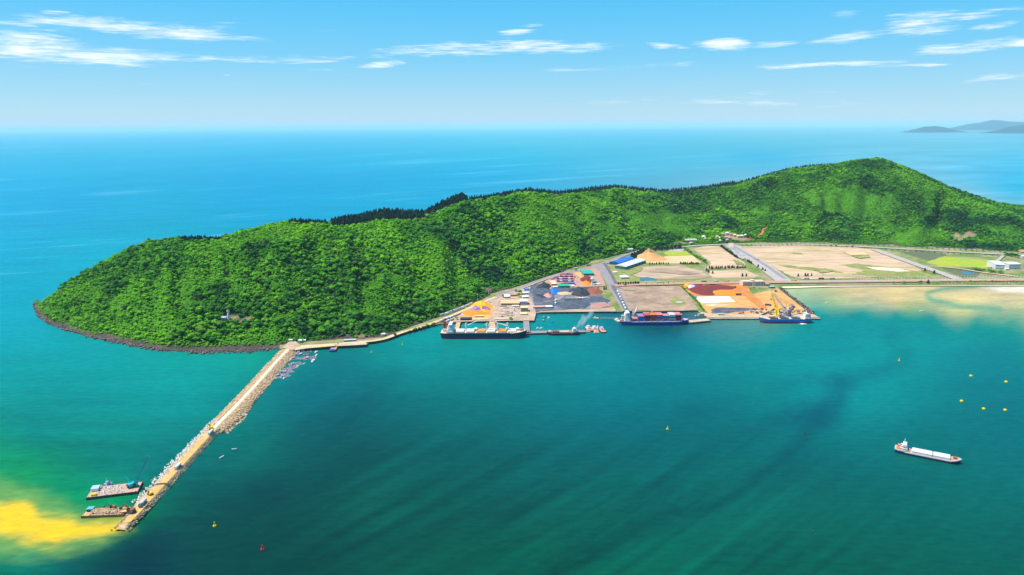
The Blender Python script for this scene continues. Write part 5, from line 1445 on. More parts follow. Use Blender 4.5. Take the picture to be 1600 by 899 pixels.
def landing_barge():
    t, L = moor('landing_barge', (519.5, 550.5), (526, 539.5), 'orange-decked landing barge nosed against the shore landing', 'barge')
    MB().box(0, 0, -.4, L, 11, 2.6).build('hull', P_MAROON, t)
    MB().box(L*.04, 0, 2.2, L*.86, 10, .3).build('deck', P_ORANGE, t)
    for s in (-1, 1): MB().box(L*.04, s*5.2, 2.2, L*.86, .4, 1.3).build('side_rail', P_SALMON, t)
    MB().box(-L*.42, 0, 2.2, 5, 8, 3.2).build('wheelhouse', P_LGREY, t)
    MB().box(-L*.42, 0, 5.4, 5.8, 8.6, .3).build('wheelhouse_roof', mat('faded blue roof', (.22, .32, .52), .6, .06, .3), t)
    MB().box(L*.46, 0, 1.6, 4.5, 8, .5).build('bow_ramp', P_RUST, t)
landing_barge()
# ---------------------------------------------------------------- buoys, rafts, skiffs
def buoy(px, py, label, m, kind='can', s=1.0):
    g = G(px, py); t = empty('buoy', (g.x, g.y, 0), 0, label, 'buoy', 'navigation buoys in the bay')
    MB().cyl(0, 0, -.5, 1.7*s, 1.6*s, 12, 1.7*s).build('float', m, t)
    if kind == 'can':
        MB().cyl(0, 0, 1.1*s, .9*s, 3.0*s, 8, .45*s).build('tower', m, t); MB().cyl(0, 0, 4.1*s, .5*s, .9*s, 8).build('lantern', m, t)
    elif kind == 'low':
        MB().cyl(0, 0, 1.1*s, 1.4*s, .8*s, 10, .5*s).build('cap', m, t); MB().cyl(0, 0, 1.9*s, .2*s, .5*s, 6).build('ring', P_DGREY, t)
    else:
        q = MB()
        for a in range(4): q.bar((math.cos(a*1.57)*1.1*s, math.sin(a*1.57)*1.1*s, 1.1*s), (0, 0, 5.2*s), .2*s)
        q.build('tower', m, t); MB().cyl(0, 0, 5.0*s, .7*s, 1.0*s, 6, .1).build('top_mark', m, t)
buoy(335.5, 822.5, 'yellow bell-shaped buoy in the dark water off the breakwater', P_BUOYY, 'can', 1.0)
buoy(410, 859, 'red buoy, lowest in the bay, to the right of the yellow one', P_BUOYR, 'can', 1.0)
buoy(1043, 671, 'lone yellow buoy in the middle of the bay', P_BUOYY, 'can', .95)
buoy(1517, 588, 'yellow mooring buoy, farthest back of the group of five', P_BUOYY, 'low', 1.35)
buoy(1572, 597.5, 'yellow mooring buoy, back right of the group of five', P_BUOYY, 'low', 1.35)
buoy(1502.5, 627.5, 'yellow mooring buoy, leftmost of the front three', P_BUOYY, 'low', 1.35)
buoy(1537, 639.5, 'yellow mooring buoy, middle of the front three', P_BUOYY, 'low', 1.3)
buoy(1570.5, 641.5, 'yellow mooring buoy, rightmost of the front three', P_BUOYY, 'low', 1.3)
buoy(1405, 564, 'yellow pillar buoy beside the dark current band', P_BUOYY, 'can', 1.0)
buoy(581, 551, 'green-yellow pillar buoy off the shore landing', mat('green yellow buoy paint', (.45, .55, .03), .4, .05, .3), 'can', 1.0)
buoy(629, 539, 'green-yellow pillar buoy nearer the navy ship', mat('green yellow buoy paint', (.45, .55, .03), .4, .05, .3), 'can', 1.0)
buoy(1257, 679, 'dark spar buoy inside the dark current band', P_DGREY, 'spar', .8)
buoy(1271, 830, 'dark green buoy low in the open bay', mat('dark green buoy paint', (.02, .10, .06), .4, .05, .3), 'spar', .7)
GB = 'skiffs around the breakwater'
launch((375, 650.5), (387, 649), 'white fishing boat with turquoise deck beside the rubble bulge', P_WHITE, GB, roof=mat('turquoise deck', (.10, .60, .52), .6, .05, .3))
launch((373.5, 648.5), (377.5, 648), 'small pink skiff tied to the white fishing boat', P_SALMON, GB, cab=False)
launch((362, 703), (371, 702), 'narrow open skiff, nearer the breakwater of two', P_LGREY, GB, cab=False, wide=.18)
launch((343, 717), (350, 713), 'narrow open skiff, lower of two off the breakwater', P_LGREY, GB, cab=False, wide=.18)
FB = 'boats around the fish rafts'
for k, (a, b, l) in enumerate([((492, 552.5), (496, 549.5), 'pale green boat on the bay side of the fish rafts'), ((492.5, 557), (495.5, 554.5), 'white boat just below the pale green one by the rafts'), ((487, 566.5), (491.5, 562.5), 'slim white boat at the lower corner of the right raft'),
     ((473.5, 570), (476.5, 568), 'small pale boat alone below the middle rafts'), ((494, 544.5), (499, 543.5), 'white boat near the shore behind the rafts'), ((483, 543.5), (485.5, 543), 'tiny white boat close under the road by the breakwater root'),
     ((442.5, 593), (445.5, 590.5), 'white boat at the seaward end of the fish rafts'), ((423.5, 592.5), (434, 592), 'long grey boat moored across the last fish raft'), ((463, 575), (467, 572.5), 'small pale boat moored at the middle raft'), ((461.5, 553.5), (466.5, 552), 'white boat beside the uppermost raft')]):
    launch(a, b, l, P_WHITE if 'white' in l else mat('pale grey green hull', (.50, .62, .52), .5, .08, .3), FB, cab=k % 2 == 0)
for a, b, l, c in [((505, 541.5), (510, 540.5), 'white boat at the shore landing, left of the landing barge', P_WHITE), ((507.5, 542), (509, 540), 'tiny dark boat at the shore landing', P_DGREY), ((579, 536), (583, 535.5), 'small white boat off the end of the landing quay', P_WHITE),
                   ((1198, 473.8), (1203, 473.2), 'tiny boat', P_WHITE), ((1289.5, 473.8), (1294, 473.4), 'tiny white boat in the shallow bay nearer the outer quay', P_WHITE), ((1437, 486.5), (1442, 486), 'tiny white boat in the shallow bay off the sand flats', P_WHITE)]:
    if l != 'tiny boat': launch(a, b, l, c, 'small boats along the shore', cab=False)
M_NET = mat('dark net water', (.02, .06, .08), .5, .2, .5)
M_RAFT = mat('grey raft timber', (.46, .40, .40), .9, .2, .4)
def raft(px, py, nx, ny, cell, ang, label, hut=None):
    g = G(px, py); t = empty('fish_raft', (g.x, g.y, 0), ang, label, 'raft', 'floating fish rafts by the breakwater')
    cell *= 1.3; L, W_ = nx*cell, ny*cell
    MB().box(0, 0, .05, L-.4, W_-.4, .12).build('net_pens', M_NET, t)
    for i in range(nx+1): MB().box(-L/2+i*cell, 0, 0, .75, W_+.75, .6).build('beam', M_RAFT, t)
    for j in range(ny+1): MB().box(0, -W_/2+j*cell, .02, L+.75, .75, .6).build('beam', M_RAFT, t)
    r = random.Random(int(px*7+py))
    b = MB()
    for k in range(nx*ny//2+2): b.cyl(-L/2+r.randint(0, nx)*cell, -W_/2+r.randint(0, ny)*cell, .6, .55, .9, 7)
    b.build('barrels', mat('blue plastic drum', (.08, .20, .48), .4, .05, .3), t)
    if hut:
        MB().box(-L*.2, 0, .6, 3.6, 3, 2.3).build('hut', mat('hut boards', (.5, .42, .34), .9, .15, .3), t)
        MB().gable(-L*.2, 0, 2.9, 4, 3.4, .8).build('hut_roof', hut, t)
H_BLUE = mat('blue hut roof', (.16, .38, .62), .6, .08, .3); H_PINK = mat('pink hut roof', (.62, .32, .36), .6, .08, .3); H_GREY = mat('pale hut roof', (.62, .66, .68), .6, .08, .3); H_TEAL = mat('teal hut roof', (.16, .50, .50), .6, .08, .3)
for a in [(477, 549, 5, 4, 3.2, .2, 'wide net raft nearest the shore', H_GREY), (468, 551.5, 2, 3, 3, .3, 'small raft beside the wide one nearest the shore', H_BLUE), (473, 554.5, 5, 1, 3, .05, 'narrow raft row below the wide shoreward raft', H_GREY), (484, 560, 5, 4, 3.2, .3, 'wide net raft farthest out towards the bay', H_GREY),
          (471, 560.5, 3, 3, 3, .4, 'square raft in the middle of the cluster', None), (461, 560.5, 3, 3, 3, .3, 'raft with pink hut nearest the breakwater', H_PINK), (461, 569.5, 5, 4, 3, .5, 'raft with pink-grey netting in the middle row', H_PINK), (453.5, 576, 6, 3, 3, .7, 'long raft with pale planks in the lower row', None),
          (448, 582, 5, 4, 3, .75, 'raft with a magenta hut in the lower row', H_PINK), (441.5, 582, 2, 3, 3, .6, 'small raft with turquoise hut towards the breakwater', H_TEAL), (437, 587.5, 4, 3, 3, .6, 'purple-grey raft near the seaward end', H_BLUE), (445, 588.5, 4, 3, 3, .8, 'teal-edged raft at the seaward end on the bay side', H_TEAL), (430, 591, 3, 1, 3, .1, 'last narrow raft at the seaward end', None)]:
    raft(*a)

# ---------------------------------------------------------------- far islands
def island(base, pts, depth, label_mat, seed):
    """pts: skyline pixels; base: waterline pixel row at the middle"""
    V, F = [], []; n = len(pts); g0 = G(pts[n//2][0], base); D = g0.y
    rows = 9
    for i, (px, py) in enumerate(pts):
        for j in range(rows):
            s = j/(rows-1)*2-1; y = D+s*depth
            d = ray(px, py); x = d.x/d.y*D; h = max(0, CAM_Z+d.z*(D/d.y))
            k = max(0, 1-abs(s)**1.6)
            w = 1+.22*(mnoise.noise(Vector((i*.8, j*.9, seed)))) if 0 < abs(s) < 1 else 1
            V.append((x, y, h*k*w-4*(1-k)))
        if i: F += [((i-1)*rows+j, i*rows+j, i*rows+j+1, (i-1)*rows+j+1) for j in range(rows-1)]
    o = link_mesh('distant_island', V, F, label_mat, smooth=True); tag(o, kind='structure')
M_ISLE = mat('distant wooded island', (.014, .060, .050), .95, .3, .002)
island(207.0, [(1417, 207), (1424, 204.5), (1431, 202.5), (1440, 199.5), (1450, 198), (1462, 197.3), (1472, 198.5), (1480, 200.3), (1490, 203), (1498, 205), (1507, 207)], 900, M_ISLE, 1.0)
island(203, [(1494, 203), (1506, 200), (1520, 195.5), (1535, 191), (1548, 188), (1560, 188.2), (1572, 189.8), (1585, 190.5), (1600, 191), (1625, 194), (1660, 198), (1700, 202)], 3000, M_ISLE, 2.0)
island(208, [(1545, 208), (1558, 206), (1570, 202), (1582, 198), (1595, 195.5), (1610, 195), (1640, 199), (1680, 206)], 1200, M_ISLE, 3.0)
# ---------------------------------------------------------------- buildings
W_TAN = mat('tan roof sheet', (.72, .47, .24), .6, .08, .15); W_CREAM = mat('cream wall', (.72, .60, .42), .8, .08, .2); W_GREYW = mat('grey wall', (.36, .38, .38), .8, .1, .2)
W_WHITER = mat('white roof sheet', (.82, .82, .80), .5, .05, .15); W_BROWN = mat('brown grey wall', (.28, .25, .20), .8, .12, .2); W_PINKR = mat('pink roof tile', (.60, .25, .19), .7, .1, .3)
W_BLUEG = mat('blue grey wall', (.30, .36, .42), .8, .1, .2); W_GREENR = mat('green roof sheet', (.04, .40, .28), .5, .08, .15); W_DKGREEN = mat('dark green wall', (.03, .16, .15), .7, .1, .2)
W_BLUER = mat('blue roof sheet', (.03, .17, .58), .45, .08, .15); W_PALEW = mat('pale wall', (.66, .66, .64), .8, .06, .2); W_SALMON = mat('salmon roof', (.66, .33, .24), .7, .1, .3)
W_TEALW = mat('pale teal wall', (.30, .50, .46), .8, .08, .2); W_YELLOWW = mat('pale yellow wall', (.74, .62, .34), .8, .08, .2)
def house(pa, pb, depth, h, label, wall, roof, kind='gable', rise=.22, name='building', cat='building', wins=0, door=True, floors=1, z=ZL, group=None, rw=None):
    """building whose front foot runs between photograph pixels pa and pb, going `depth` metres back"""
    a, b = G(*pa, z), G(*pb, z); L = (b-a).length; rz = math.atan2(b.y-a.y, b.x-a.x)
    n = Vector((-math.sin(rz), math.cos(rz), 0)); c = (a+b)/2+n*depth/2
    t = empty(name, (c.x, c.y, z), rz, label, cat, group)
    w = MB(); w.box(0, 0, -.5, L, depth, h+.5)
    if kind == 'gable':
        w.add([(-L/2, -depth/2, h), (-L/2, depth/2, h), (-L/2, 0, h+depth*rise-.05)], [(0, 2, 1)]); w.add([(L/2, -depth/2, h), (L/2, depth/2, h), (L/2, 0, h+depth*rise-.05)], [(0, 1, 2)])
    w.build('wall', wall, t)
    if kind == 'gable': MB().gable(0, 0, h+.02, L, depth, depth*rise, .6).build('roof', roof, t)
    elif kind == 'shed':
        r = MB(); e = .5
        r.add([(-L/2-e, -depth/2-e, h), (L/2+e, -depth/2-e, h), (L/2+e, depth/2+e, h+rise*depth), (-L/2-e, depth/2+e, h+rise*depth), (-L/2-e, -depth/2-e, h+.3), (L/2+e, -depth/2-e, h+.3), (L/2+e, depth/2+e, h+.3+rise*depth), (-L/2-e, depth/2+e, h+.3+rise*depth)], [(3, 2, 1, 0), (4, 5, 6, 7), (0, 1, 5, 4), (1, 2, 6, 5), (2, 3, 7, 6), (3, 0, 4, 7)])
        r.build('roof', roof, t)
    elif kind == 'hip':
        r = MB(); e = .6; x, y = L/2+e, depth/2+e; k = max(0, x-y)
        r.add([(-x, -y, h), (x, -y, h), (x, y, h), (-x, y, h), (-k, 0, h+depth*rise), (k, 0, h+depth*rise)], [(3, 2, 1, 0), (0, 1, 5, 4), (2, 3, 4, 5), (0, 4, 3), (1, 2, 5)])
        r.build('roof', roof, t)
    else:
        r = MB(); r.box(0, 0, h, L+.8, depth+.8, .35); r.build('roof', roof, t)
    if wins:
        fm = MB(); fm.box(0, 0, 0, 1.6, .12, 1.5); me = fm.mesh('window', P_GLASS)
        for f in range(floors):
            for i in range(wins):
                o = bpy.data.objects.new('window', me); COL.objects.link(o); o.parent = t
                o.location = (-L/2+(i+.5)*L/wins, -depth/2-.03, f*(h/floors)+h/floors*.35)
                if rw: o.scale = (rw, 1, rw)
    if door: MB().box(L*.12, -depth/2-.04, 0, min(4, L*.2), .12, min(3.6, h*.7)).build('door', P_GREY, t)
    return t, L
GB_ = 'sheds in the left port yard'
house((783, 478.3), (811.5, 478.3), 24, 6, 'long tan-roofed warehouse beside the bare port yard', W_BROWN, W_TAN, 'shed', .08, wins=6)
house((813, 477.7), (824, 477.5), 20, 10, 'tall grey hall with bright white roof beside the tan warehouse', W_GREYW, W_WHITER, 'gable', .1)
house((814, 488.3), (825, 488.2), 14, 10, 'brown-grey hall with a pale yellow roof edge by the grey quay road', W_BROWN, W_YELLOWW, 'flat')
house((813, 493.5), (824, 493.3), 12, 3.5, 'low pale yellow shed in front of the brown-grey hall', W_BROWN, W_YELLOWW, 'flat')
house((788.5, 467.3), (796.5, 467), 18, 5.5, 'white-roofed hall with grey front behind the tan warehouse', W_BLUEG, W_WHITER, 'gable', .2, wins=2)
house((798, 464.2), (808, 463.8), 10, 5, 'pink-roofed office with blue-grey front behind the tan warehouse', W_BLUEG, W_PINKR, 'gable', .25, wins=5)
house((797, 467.2), (808, 467), 5, 2.5, 'low white lean-to just behind the tan warehouse roof', W_PALEW, W_YELLOWW, 'flat', door=False)
house((816, 461.5), (826, 461), 11, 5, 'brown house with pinkish-white roof square by the coal yard corner', W_BROWN, W_WHITER, 'flat', wins=3)
house((816.5, 467.2), (826, 466.8), 10, 5, 'white house with white roof between the brown house and grey hall', W_PALEW, W_WHITER, 'hip', .2, wins=3)
house((820, 455.5), (827.5, 455), 9, 4, 'small bright blue awning at the corner of the coal yard', P_GREY, W_BLUER, 'shed', .1, door=False)
house((800.5, 481.3), (811, 481), 9, 4, 'small cream workshop with flat roof in front of the tan warehouse', W_CREAM, W_CREAM, 'flat', wins=1)
house((773, 500.4), (800, 500), 5, 2.6, 'long low cream-roofed shed on the quay edge, right of the middle trestle', W_BROWN, W_CREAM, 'shed', .06, wins=6)
house((737, 501.6), (763, 501.2), 5, 2.6, 'long low cream-roofed shed on the quay edge, left of the middle trestle', W_BROWN, W_CREAM, 'shed', .06, wins=6)
house((742, 496.8), (755, 496.5), 6, 3.4, 'cream-roofed open shed at the foot of the orange ore heap', W_BROWN, W_CREAM, 'shed', .06, wins=4)
house((833.5, 483.2), (853, 482.7), 11, 4.5, 'long pinkish-red roofed shed along the dock side of the coal yard', W_BLUEG, W_SALMON, 'gable', .22, wins=8)
house((853.4, 482.8), (863, 482.5), 11, 4.5, 'pale grey roofed shed butting the pinkish-red one', W_BLUEG, W_WHITER, 'gable', .2, wins=3)
house((911, 432), (928, 431.5), 40, 7, 'big green-roofed warehouse above the orange and maroon heaps', W_DKGREEN, W_GREENR, 'shed', .05, wins=5)
house((927, 443.5), (932, 443.2), 14, 5, 'small green-roofed shed beside the white water tower', W_DKGREEN, W_GREENR, 'shed', .05)
house((862, 447.2), (870, 447), 42, 5, 'pale cream hall with a red front band beside the container rows', P_RED, W_CREAM, 'flat', door=False)
house((865, 451.2), (872, 451), 8, 4, 'small white shed at the lower left corner of the container yard', W_PALEW, W_WHITER, 'flat')
house((871.5, 450.3), (889, 450), 16, 5, 'green shed with three white roof monitors below the container rows', W_DKGREEN, mat('bright green roof', (.03, .42, .22), .5, .08, .15), 'gable', .25)
for k, x in enumerate((875.5, 880, 884)):
    pass
house((893, 449), (897.5, 449), 10, 3, 'small pinkish white kiosk at the lower right of the container rows', W_PALEW, W_WHITER, 'flat')
house((931, 446.5), (937, 446.2), 8, 3.5, 'white hut below the water tower by the road verge', W_PALEW, W_WHITER, 'flat')
house((970.5, 437), (983, 436.6), 18, 6, 'pale teal pump house with a white hipped roof on the green verge', W_TEALW, W_WHITER, 'hip', .25, wins=3)
house((959, 427.6), (965, 427.3), 9, 3.5, 'little white hut at the road corner near the blue warehouse', W_PALEW, W_WHITER, 'hip', .2)
house((1081, 466.5), (1089, 466), 8, 3, 'low pale green shed at the corner of the white silica yard', W_TEALW, W_GREENR, 'flat')
house((1204, 451), (1211, 450.6), 10, 4, 'small dark teal kiosk behind the outer yard next to the bay', W_DKGREEN, W_TEALW, 'flat')
# long warehouses running away along the diagonal road
def long_shed(p0, p1, width, h, label, wall, roof, kind='gable', rise=.12):
    a, b = G(*p0, ZL), G(*p1, ZL); c = (a+b)/2; L = (b-a).length; rz = math.atan2(b.y-a.y, b.x-a.x)
    t = empty('warehouse', (c.x, c.y, ZL), rz, label, 'warehouse')
    w = MB(); w.box(0, 0, -.5, L, width, h+.5)
    w.add([(-L/2, -width/2, h), (-L/2, width/2, h), (-L/2, 0, h+width*rise-.05)], [(0, 2, 1)]); w.add([(L/2, -width/2, h), (L/2, width/2, h), (L/2, 0, h+width*rise-.05)], [(0, 1, 2)])
    w.build('wall', wall, t); MB().gable(0, 0, h+.02, L, width, width*rise, .7).build('roof', roof, t)
    for i in range(6): MB().box(-L/2+(i+.5)*L/6, -width/2-.04, 0, 4, .12, h*.75).build('door', P_GREY, t)
    for i in range(5): MB().box(-L/2+(i+.7)*L/5, width*.25, h+width*rise*.5, .9, width*.42, .35).build('skylight', W_PALEW, t)
    return t
long_shed((959.5, 414), (984, 406.3), 32, 7, 'bright blue-roofed warehouse with dark front beside the road junction', mat('dark blue wall', (.04, .08, .16), .7, .1, .2), W_BLUER)
long_shed((969, 420.5), (1001, 409.8), 34, 8, 'long pale grey-roofed warehouse right of the blue-roofed one', W_DKGREEN, mat('pale grey roof sheet', (.62, .64, .60), .5, .06, .15))
# administration block
def admin():
    t, L = house((1160.5, 447.6), (1195, 447), 22, 10.5, 'three-storey cream office block with rows of windows behind the ore yard', W_CREAM, mat('pinkish roof slab', (.60, .45, .36), .8, .08, .2), 'flat', wins=14, floors=3, rw=1.35)
    MB().box(0, -11.4, 0, 7, 1.0, 12.5).build('entrance_bay', W_CREAM, t)
    for s in (-1, 1): MB().box(s*L*.30, 0, 10.85, L*.34, 14, 1.4).build('roof_parapet', W_CREAM, t)
    MB().box(0, 2, 10.85, 9, 10, 3).build('stair_tower', W_CREAM, t)
    for f in (1, 2): MB().box(0, -11.15, f*3.5-.2, L+.4, .5, .35).build('string_course', W_PALEW, t)
admin()
house((1196, 447.3), (1203, 447), 16, 5, 'dark red-brown gatehouse beside the cream office block', W_BROWN, W_PINKR, 'hip', .2)
# white halls at the far right
house((1555, 421), (1569, 421.5), 60, 14, 'white factory hall, left of the white pair by the meadow', W_PALEW, W_WHITER, 'gable', .06, wins=8, floors=2)
house((1576, 421.3), (1594, 421), 34, 15, 'wider white factory hall, right of the white pair by the meadow', W_PALEW, W_WHITER, 'gable', .06, wins=10, floors=2)
house((1571, 423), (1577, 423.2), 10, 5, 'small white annex between the two white factory halls', W_PALEW, W_WHITER, 'flat')
house((1594, 396.5), (1606, 397), 20, 6, 'low red-roofed house at the far right foot of the hill', W_PALEW, W_PINKR, 'gable', .25, wins=4)
house((1597, 403), (1610, 403.5), 14, 5, 'white house below the red-roofed house at the far right', W_PALEW, W_WHITER, 'gable', .2, wins=4)
# hamlet at the head of the boulevard
VILL = [(1130, 368.5, 9, 7, 'salmon-roofed villa at the top of the hamlet, left end', 's'), (1137, 367.8, 10, 8, 'white-gabled villa at the top middle of the hamlet', 'w'), (1143, 368.8, 8, 7, 'salmon villa right of the white-gabled one', 's'), (1121.5, 372.5, 8, 6, 'pale yellow house on the left edge of the hamlet', 'y'), (1126, 374.5, 9, 6, 'pale house below the yellow house of the hamlet', 'w'),
        (1134, 373.5, 9, 6, 'pinkish house in the middle row of the hamlet', 's'), (1140, 374.2, 9, 6, 'salmon house right in the middle row of the hamlet', 's'), (1149, 370.5, 10, 7, 'cream villa starting the right row of the hamlet', 'y'), (1155, 372, 10, 7, 'wide yellow villa in the right row of the hamlet', 'y'), (1160, 371, 8, 6, 'pale villa behind the wide yellow one', 'w'), (1165.5, 369.5, 8, 5, 'white bungalow at the right end of the hamlet', 'w'),
        (1137, 377, 8, 5, 'pinkish gate house where the boulevard meets the hamlet', 's'), (1125.5, 377.5, 7, 4, 'small white house below the hamlet left side', 'w'), (1100, 372.5, 9, 6, 'white house among trees left of the hamlet', 'w'), (1103, 375, 7, 5, 'pale yellow house below the white one among trees', 'y')]
for (px, py, w, h, lab, c) in VILL:
    g = hit(px, py); z = max(ZL, g.z); k = mpp(px, py)
    hw = w*.5/1.0
    a = (px-w*.28, py); b = (px+w*.28, py)
    wall = {'s': W_CREAM, 'w': W_PALEW, 'y': W_YELLOWW}[c]; roof = {'s': W_SALMON, 'w': W_WHITER, 'y': mat('straw roof', (.70, .56, .30), .8, .1, .3)}[c]
    house(a, b, w*1.5, h, lab, wall, roof, 'hip', .25, 'villa', 'house', wins=4, floors=2 if h > 6 else 1, z=z, group='houses of the hamlet')
g = hit(1080, 378.5); house((1071, 378.5), (1089, 378), 16, 6, 'long grey-roofed house with blue front among trees below the hill', mat('blue front wall', (.22, .38, .58), .8, .08, .2), mat('grey pink roof', (.48, .42, .42), .7, .1, .2), 'gable', .25, z=max(ZL, g.z), wins=9)
house((1078, 381.5), (1084, 381.3), 8, 4, 'tiny pale house below the long grey-roofed house', W_PALEW, W_YELLOWW, 'hip', .25, z=max(ZL, hit(1080, 381.5).z))
house((979, 391.8), (989, 391.3), 8, 4, 'white shed at the forest edge above the blue warehouse', W_PALEW, W_WHITER, 'gable', .2, z=max(ZL, hit(984, 391.5).z))

# white water tower
def water_tower():
    g = G(925, 446.3, ZL); t = empty('water_tower', g, 0, 'white mushroom-shaped water tower beside the maroon ore heap', 'water tower')
    MB().cyl(0, 0, 0, 2.2, 15, 10, 1.8).build('shaft', P_WHITE, t); MB().cyl(0, 0, 15, 1.9, 2.5, 14, 4.6).build('bowl', P_WHITE, t); MB().cyl(0, 0, 17.5, 4.6, 2.2, 14, 3.8).build('tank', P_WHITE, t); MB().cyl(0, 0, 19.7, 3.8, .9, 14, .6).build('cap', P_WHITE, t)
water_tower()
def silo():
    g = G(803, 487.2, ZL); t = empty('silo', g, 0, 'white cement silo with conical foot in front of the cream workshop', 'silo')
    MB().cyl(0, 0, 2.6, .6, 2.2, 12, 2.2).build('cone', P_WHITE, t); MB().cyl(0, 0, 4.8, 2.2, 4.5, 12).build('tank', P_WHITE, t); MB().cyl(0, 0, 9.3, 2.2, .8, 12, .4).build('cap', P_WHITE, t)
    for k in range(4): MB().bar((1.9*math.cos(k*1.57+.78), 1.9*math.sin(k*1.57+.78), 0), (1.9*math.cos(k*1.57+.78), 1.9*math.sin(k*1.57+.78), 5), .35).build('leg', P_GREY, t)
silo()
# stacks of steel lying in the left yard
r_ = random.Random(5)
for px, py, l, lab, m in [(786, 485, 18, 'stack of yellowish beams nearest the bare yard', W_YELLOWW), (791, 482.5, 14, 'dark stack of beams below the tan warehouse', P_DGREY), (789, 488, 22, 'long grey stack of pipes in the middle of the yard', P_GREY), (796, 490.5, 16, 'dark stack of pipes in front of the long grey stack', P_DGREY),
                          (788, 492.5, 18, 'brown stack of timber nearest the quay sheds', W_BROWN), (797, 494.5, 14, 'grey stack of plates behind the quay sheds', P_GREY), (807, 491, 10, 'pale stack of slabs beside the silo', W_PALEW), (812, 484, 8, 'small brown stack of crates by the brown-grey hall', P_WOOD), (786, 480, 16, 'dark row of steel right under the tan warehouse front', P_DGREY)]:
    g = G(px, py, ZL); t = empty('steel_stack', g, r_.uniform(-.12, .12), lab, 'stack', 'stacks of steel and timber in the left yard')
    for lay in range(2):
        for k in range(4-lay):
            MB().box(r_.uniform(-.4, .4), -2.2+k*1.45+lay*.7, .15+lay*.9, l, 1.15, .85).build('beam', m, t)
    for s in (-1, 1): MB().box(s*l*.35, 0, 0, .4, 6, .15).build('bearer', P_WOOD, t)

# ---------------------------------------------------------------- stockpiles
def heap(px, py, rx, ry, h, name, label, m, ang=0.0, seed=1, flat=.0, cat='stockpile', m2=None):
    """mound at (px,py), half sizes in metres"""
    h *= 1.45; flat *= .75; g = G(px, py, ZL); n, rings = 30, 7; V, F = [(0, 0, h*(1-flat*.5))], []
    r = random.Random(seed)
    for k in range(1, rings+1):
        q = k/rings
        for i in range(n):
            a = i/n*math.tau
            w = 1+.26*mnoise.noise(Vector((math.cos(a)*1.3, math.sin(a)*1.3, seed*2.1)))*q+r.uniform(-.02, .02)
            z = h*max(0, min(1-flat*.3, (1-q)*(1.0/(1-flat*.6)))) if q < 1 else -.3
            z += h*.16*mnoise.noise(Vector((math.cos(a)*q*3, math.sin(a)*q*3, seed+7)))*(1-q)*2
            V.append((math.cos(a)*rx*q*w, math.sin(a)*ry*q*w, z))
    for i in range(n): F.append((0, 1+i, 1+(i+1) % n))
    for k in range(rings-1):
        b = 1+k*n
        for i in range(n): F.append((b+i, b+n+i, b+n+(i+1) % n, b+(i+1) % n))
    o = link_mesh(name, V, F, m); o.location = (g.x, g.y, ZL+.6); o.rotation_euler = (0, 0, ang)
    return tag(o, label, cat)
H_COAL = mat('coal', (.022, .032, .046), .9, .4, .12, col2=(.05, .06, .075), bump=.4)
H_SLATE = mat('slate grey coal', (.06, .085, .115), .9, .35, .1, col2=(.10, .12, .14), bump=.4)
H_ORANGE = mat('orange ore', (.74, .25, .015), .95, .2, .1, bump=.3); H_YELLOW = mat('yellow ore', (.86, .46, .01), .95, .15, .08, col2=(.80, .34, .01), bump=.3)
H_MAROON = mat('maroon ore', (.19, .035, .03), .95, .3, .1, bump=.3); H_BROWN = mat('brown ore', (.30, .09, .05), .95, .25, .1, bump=.3)
H_TARP = mat('blue tarpaulin', (.02, .20, .75), .5, .12, .1); H_PINK = mat('pink tarpaulin', (.72, .28, .26), .6, .12, .1); H_LILAC = mat('lilac tarpaulin', (.22, .07, .24), .6, .2, .1, col2=(.40, .26, .50)); H_SAND = mat('sand heap', (.72, .52, .30), .95, .15, .08, col2=(.64, .40, .18), bump=.3)
H_LIL2 = mat('pale lilac tarpaulin', (.55, .52, .66), .6, .1, .1)
heap(753, 479.5, 26, 46, 9, 'ore_heap', 'bright yellow ore heap behind the navy ship, at the road', H_YELLOW, .15, 3)
heap(743, 490, 34, 28, 4, 'ore_heap', 'lower orange ore heap in front of the yellow one', H_ORANGE, .1, 4)
heap(756, 488, 16, 20, 4, 'ore_heap', 'small amber ore heap right of the lilac tarpaulins', H_YELLOW, .1, 6)
heap(744, 485.5, 16, 14, 7.5, 'tarpaulin_heap', 'purple tarpaulin spread on the left of the yellow ore heap', H_LILAC, .25, 5, .3)
heap(758, 485, 15, 12, 7.0, 'tarpaulin_heap', 'lilac tarpaulin draped on the right of the yellow ore heap', H_LILAC, -.1, 8, .3)
heap(850, 449, 19, 36, 8, 'coal_heap', 'dark coal heap in the top left corner of the coal yard', H_COAL, -.2, 9, .2)
heap(849, 456.5, 34, 34, 5, 'coal_heap', 'broad low slate coal heap below the top left one', H_SLATE, .1, 10, .5)
heap(865, 456.5, 16, 25, 5.5, 'tarpaulin_heap', 'heap under bright blue tarpaulin in the middle of the coal yard', H_TARP, -.3, 11, .35)
heap(856, 462.8, 10, 20, 5, 'ore_heap', 'small salmon-pink heap below the blue tarpaulin', H_PINK, .1, 12, .1)
heap(884, 459.5, 23, 14, 3, 'sand_heap', 'low cream sand heap right of the blue tarpaulin', H_SAND, -.15, 13, .3)
heap(906, 458, 24, 50, 10, 'coal_heap', 'tallest dark coal heap below the orange ore', H_COAL, .0, 14, .15)
heap(886, 455.5, 18, 20, 4, 'coal_heap', 'small grey heap between the green shed and the tallest coal heap', H_SLATE, .0, 15, .3)
heap(928, 456.5, 22, 38, 4, 'ore_heap', 'flat brown-red ore heap right of the tallest coal heap', H_BROWN, -.1, 16, .5)
heap(897, 476.5, 40, 40, 4.0, 'coal_heap', 'wide slate heap near the dock edge of the coal yard', H_SLATE, .05, 17, .5)
heap(930, 469.5, 34, 28, 2.6, 'coal_heap', 'low bluish heap at the right of the coal yard', H_SLATE, -.1, 18, .5)
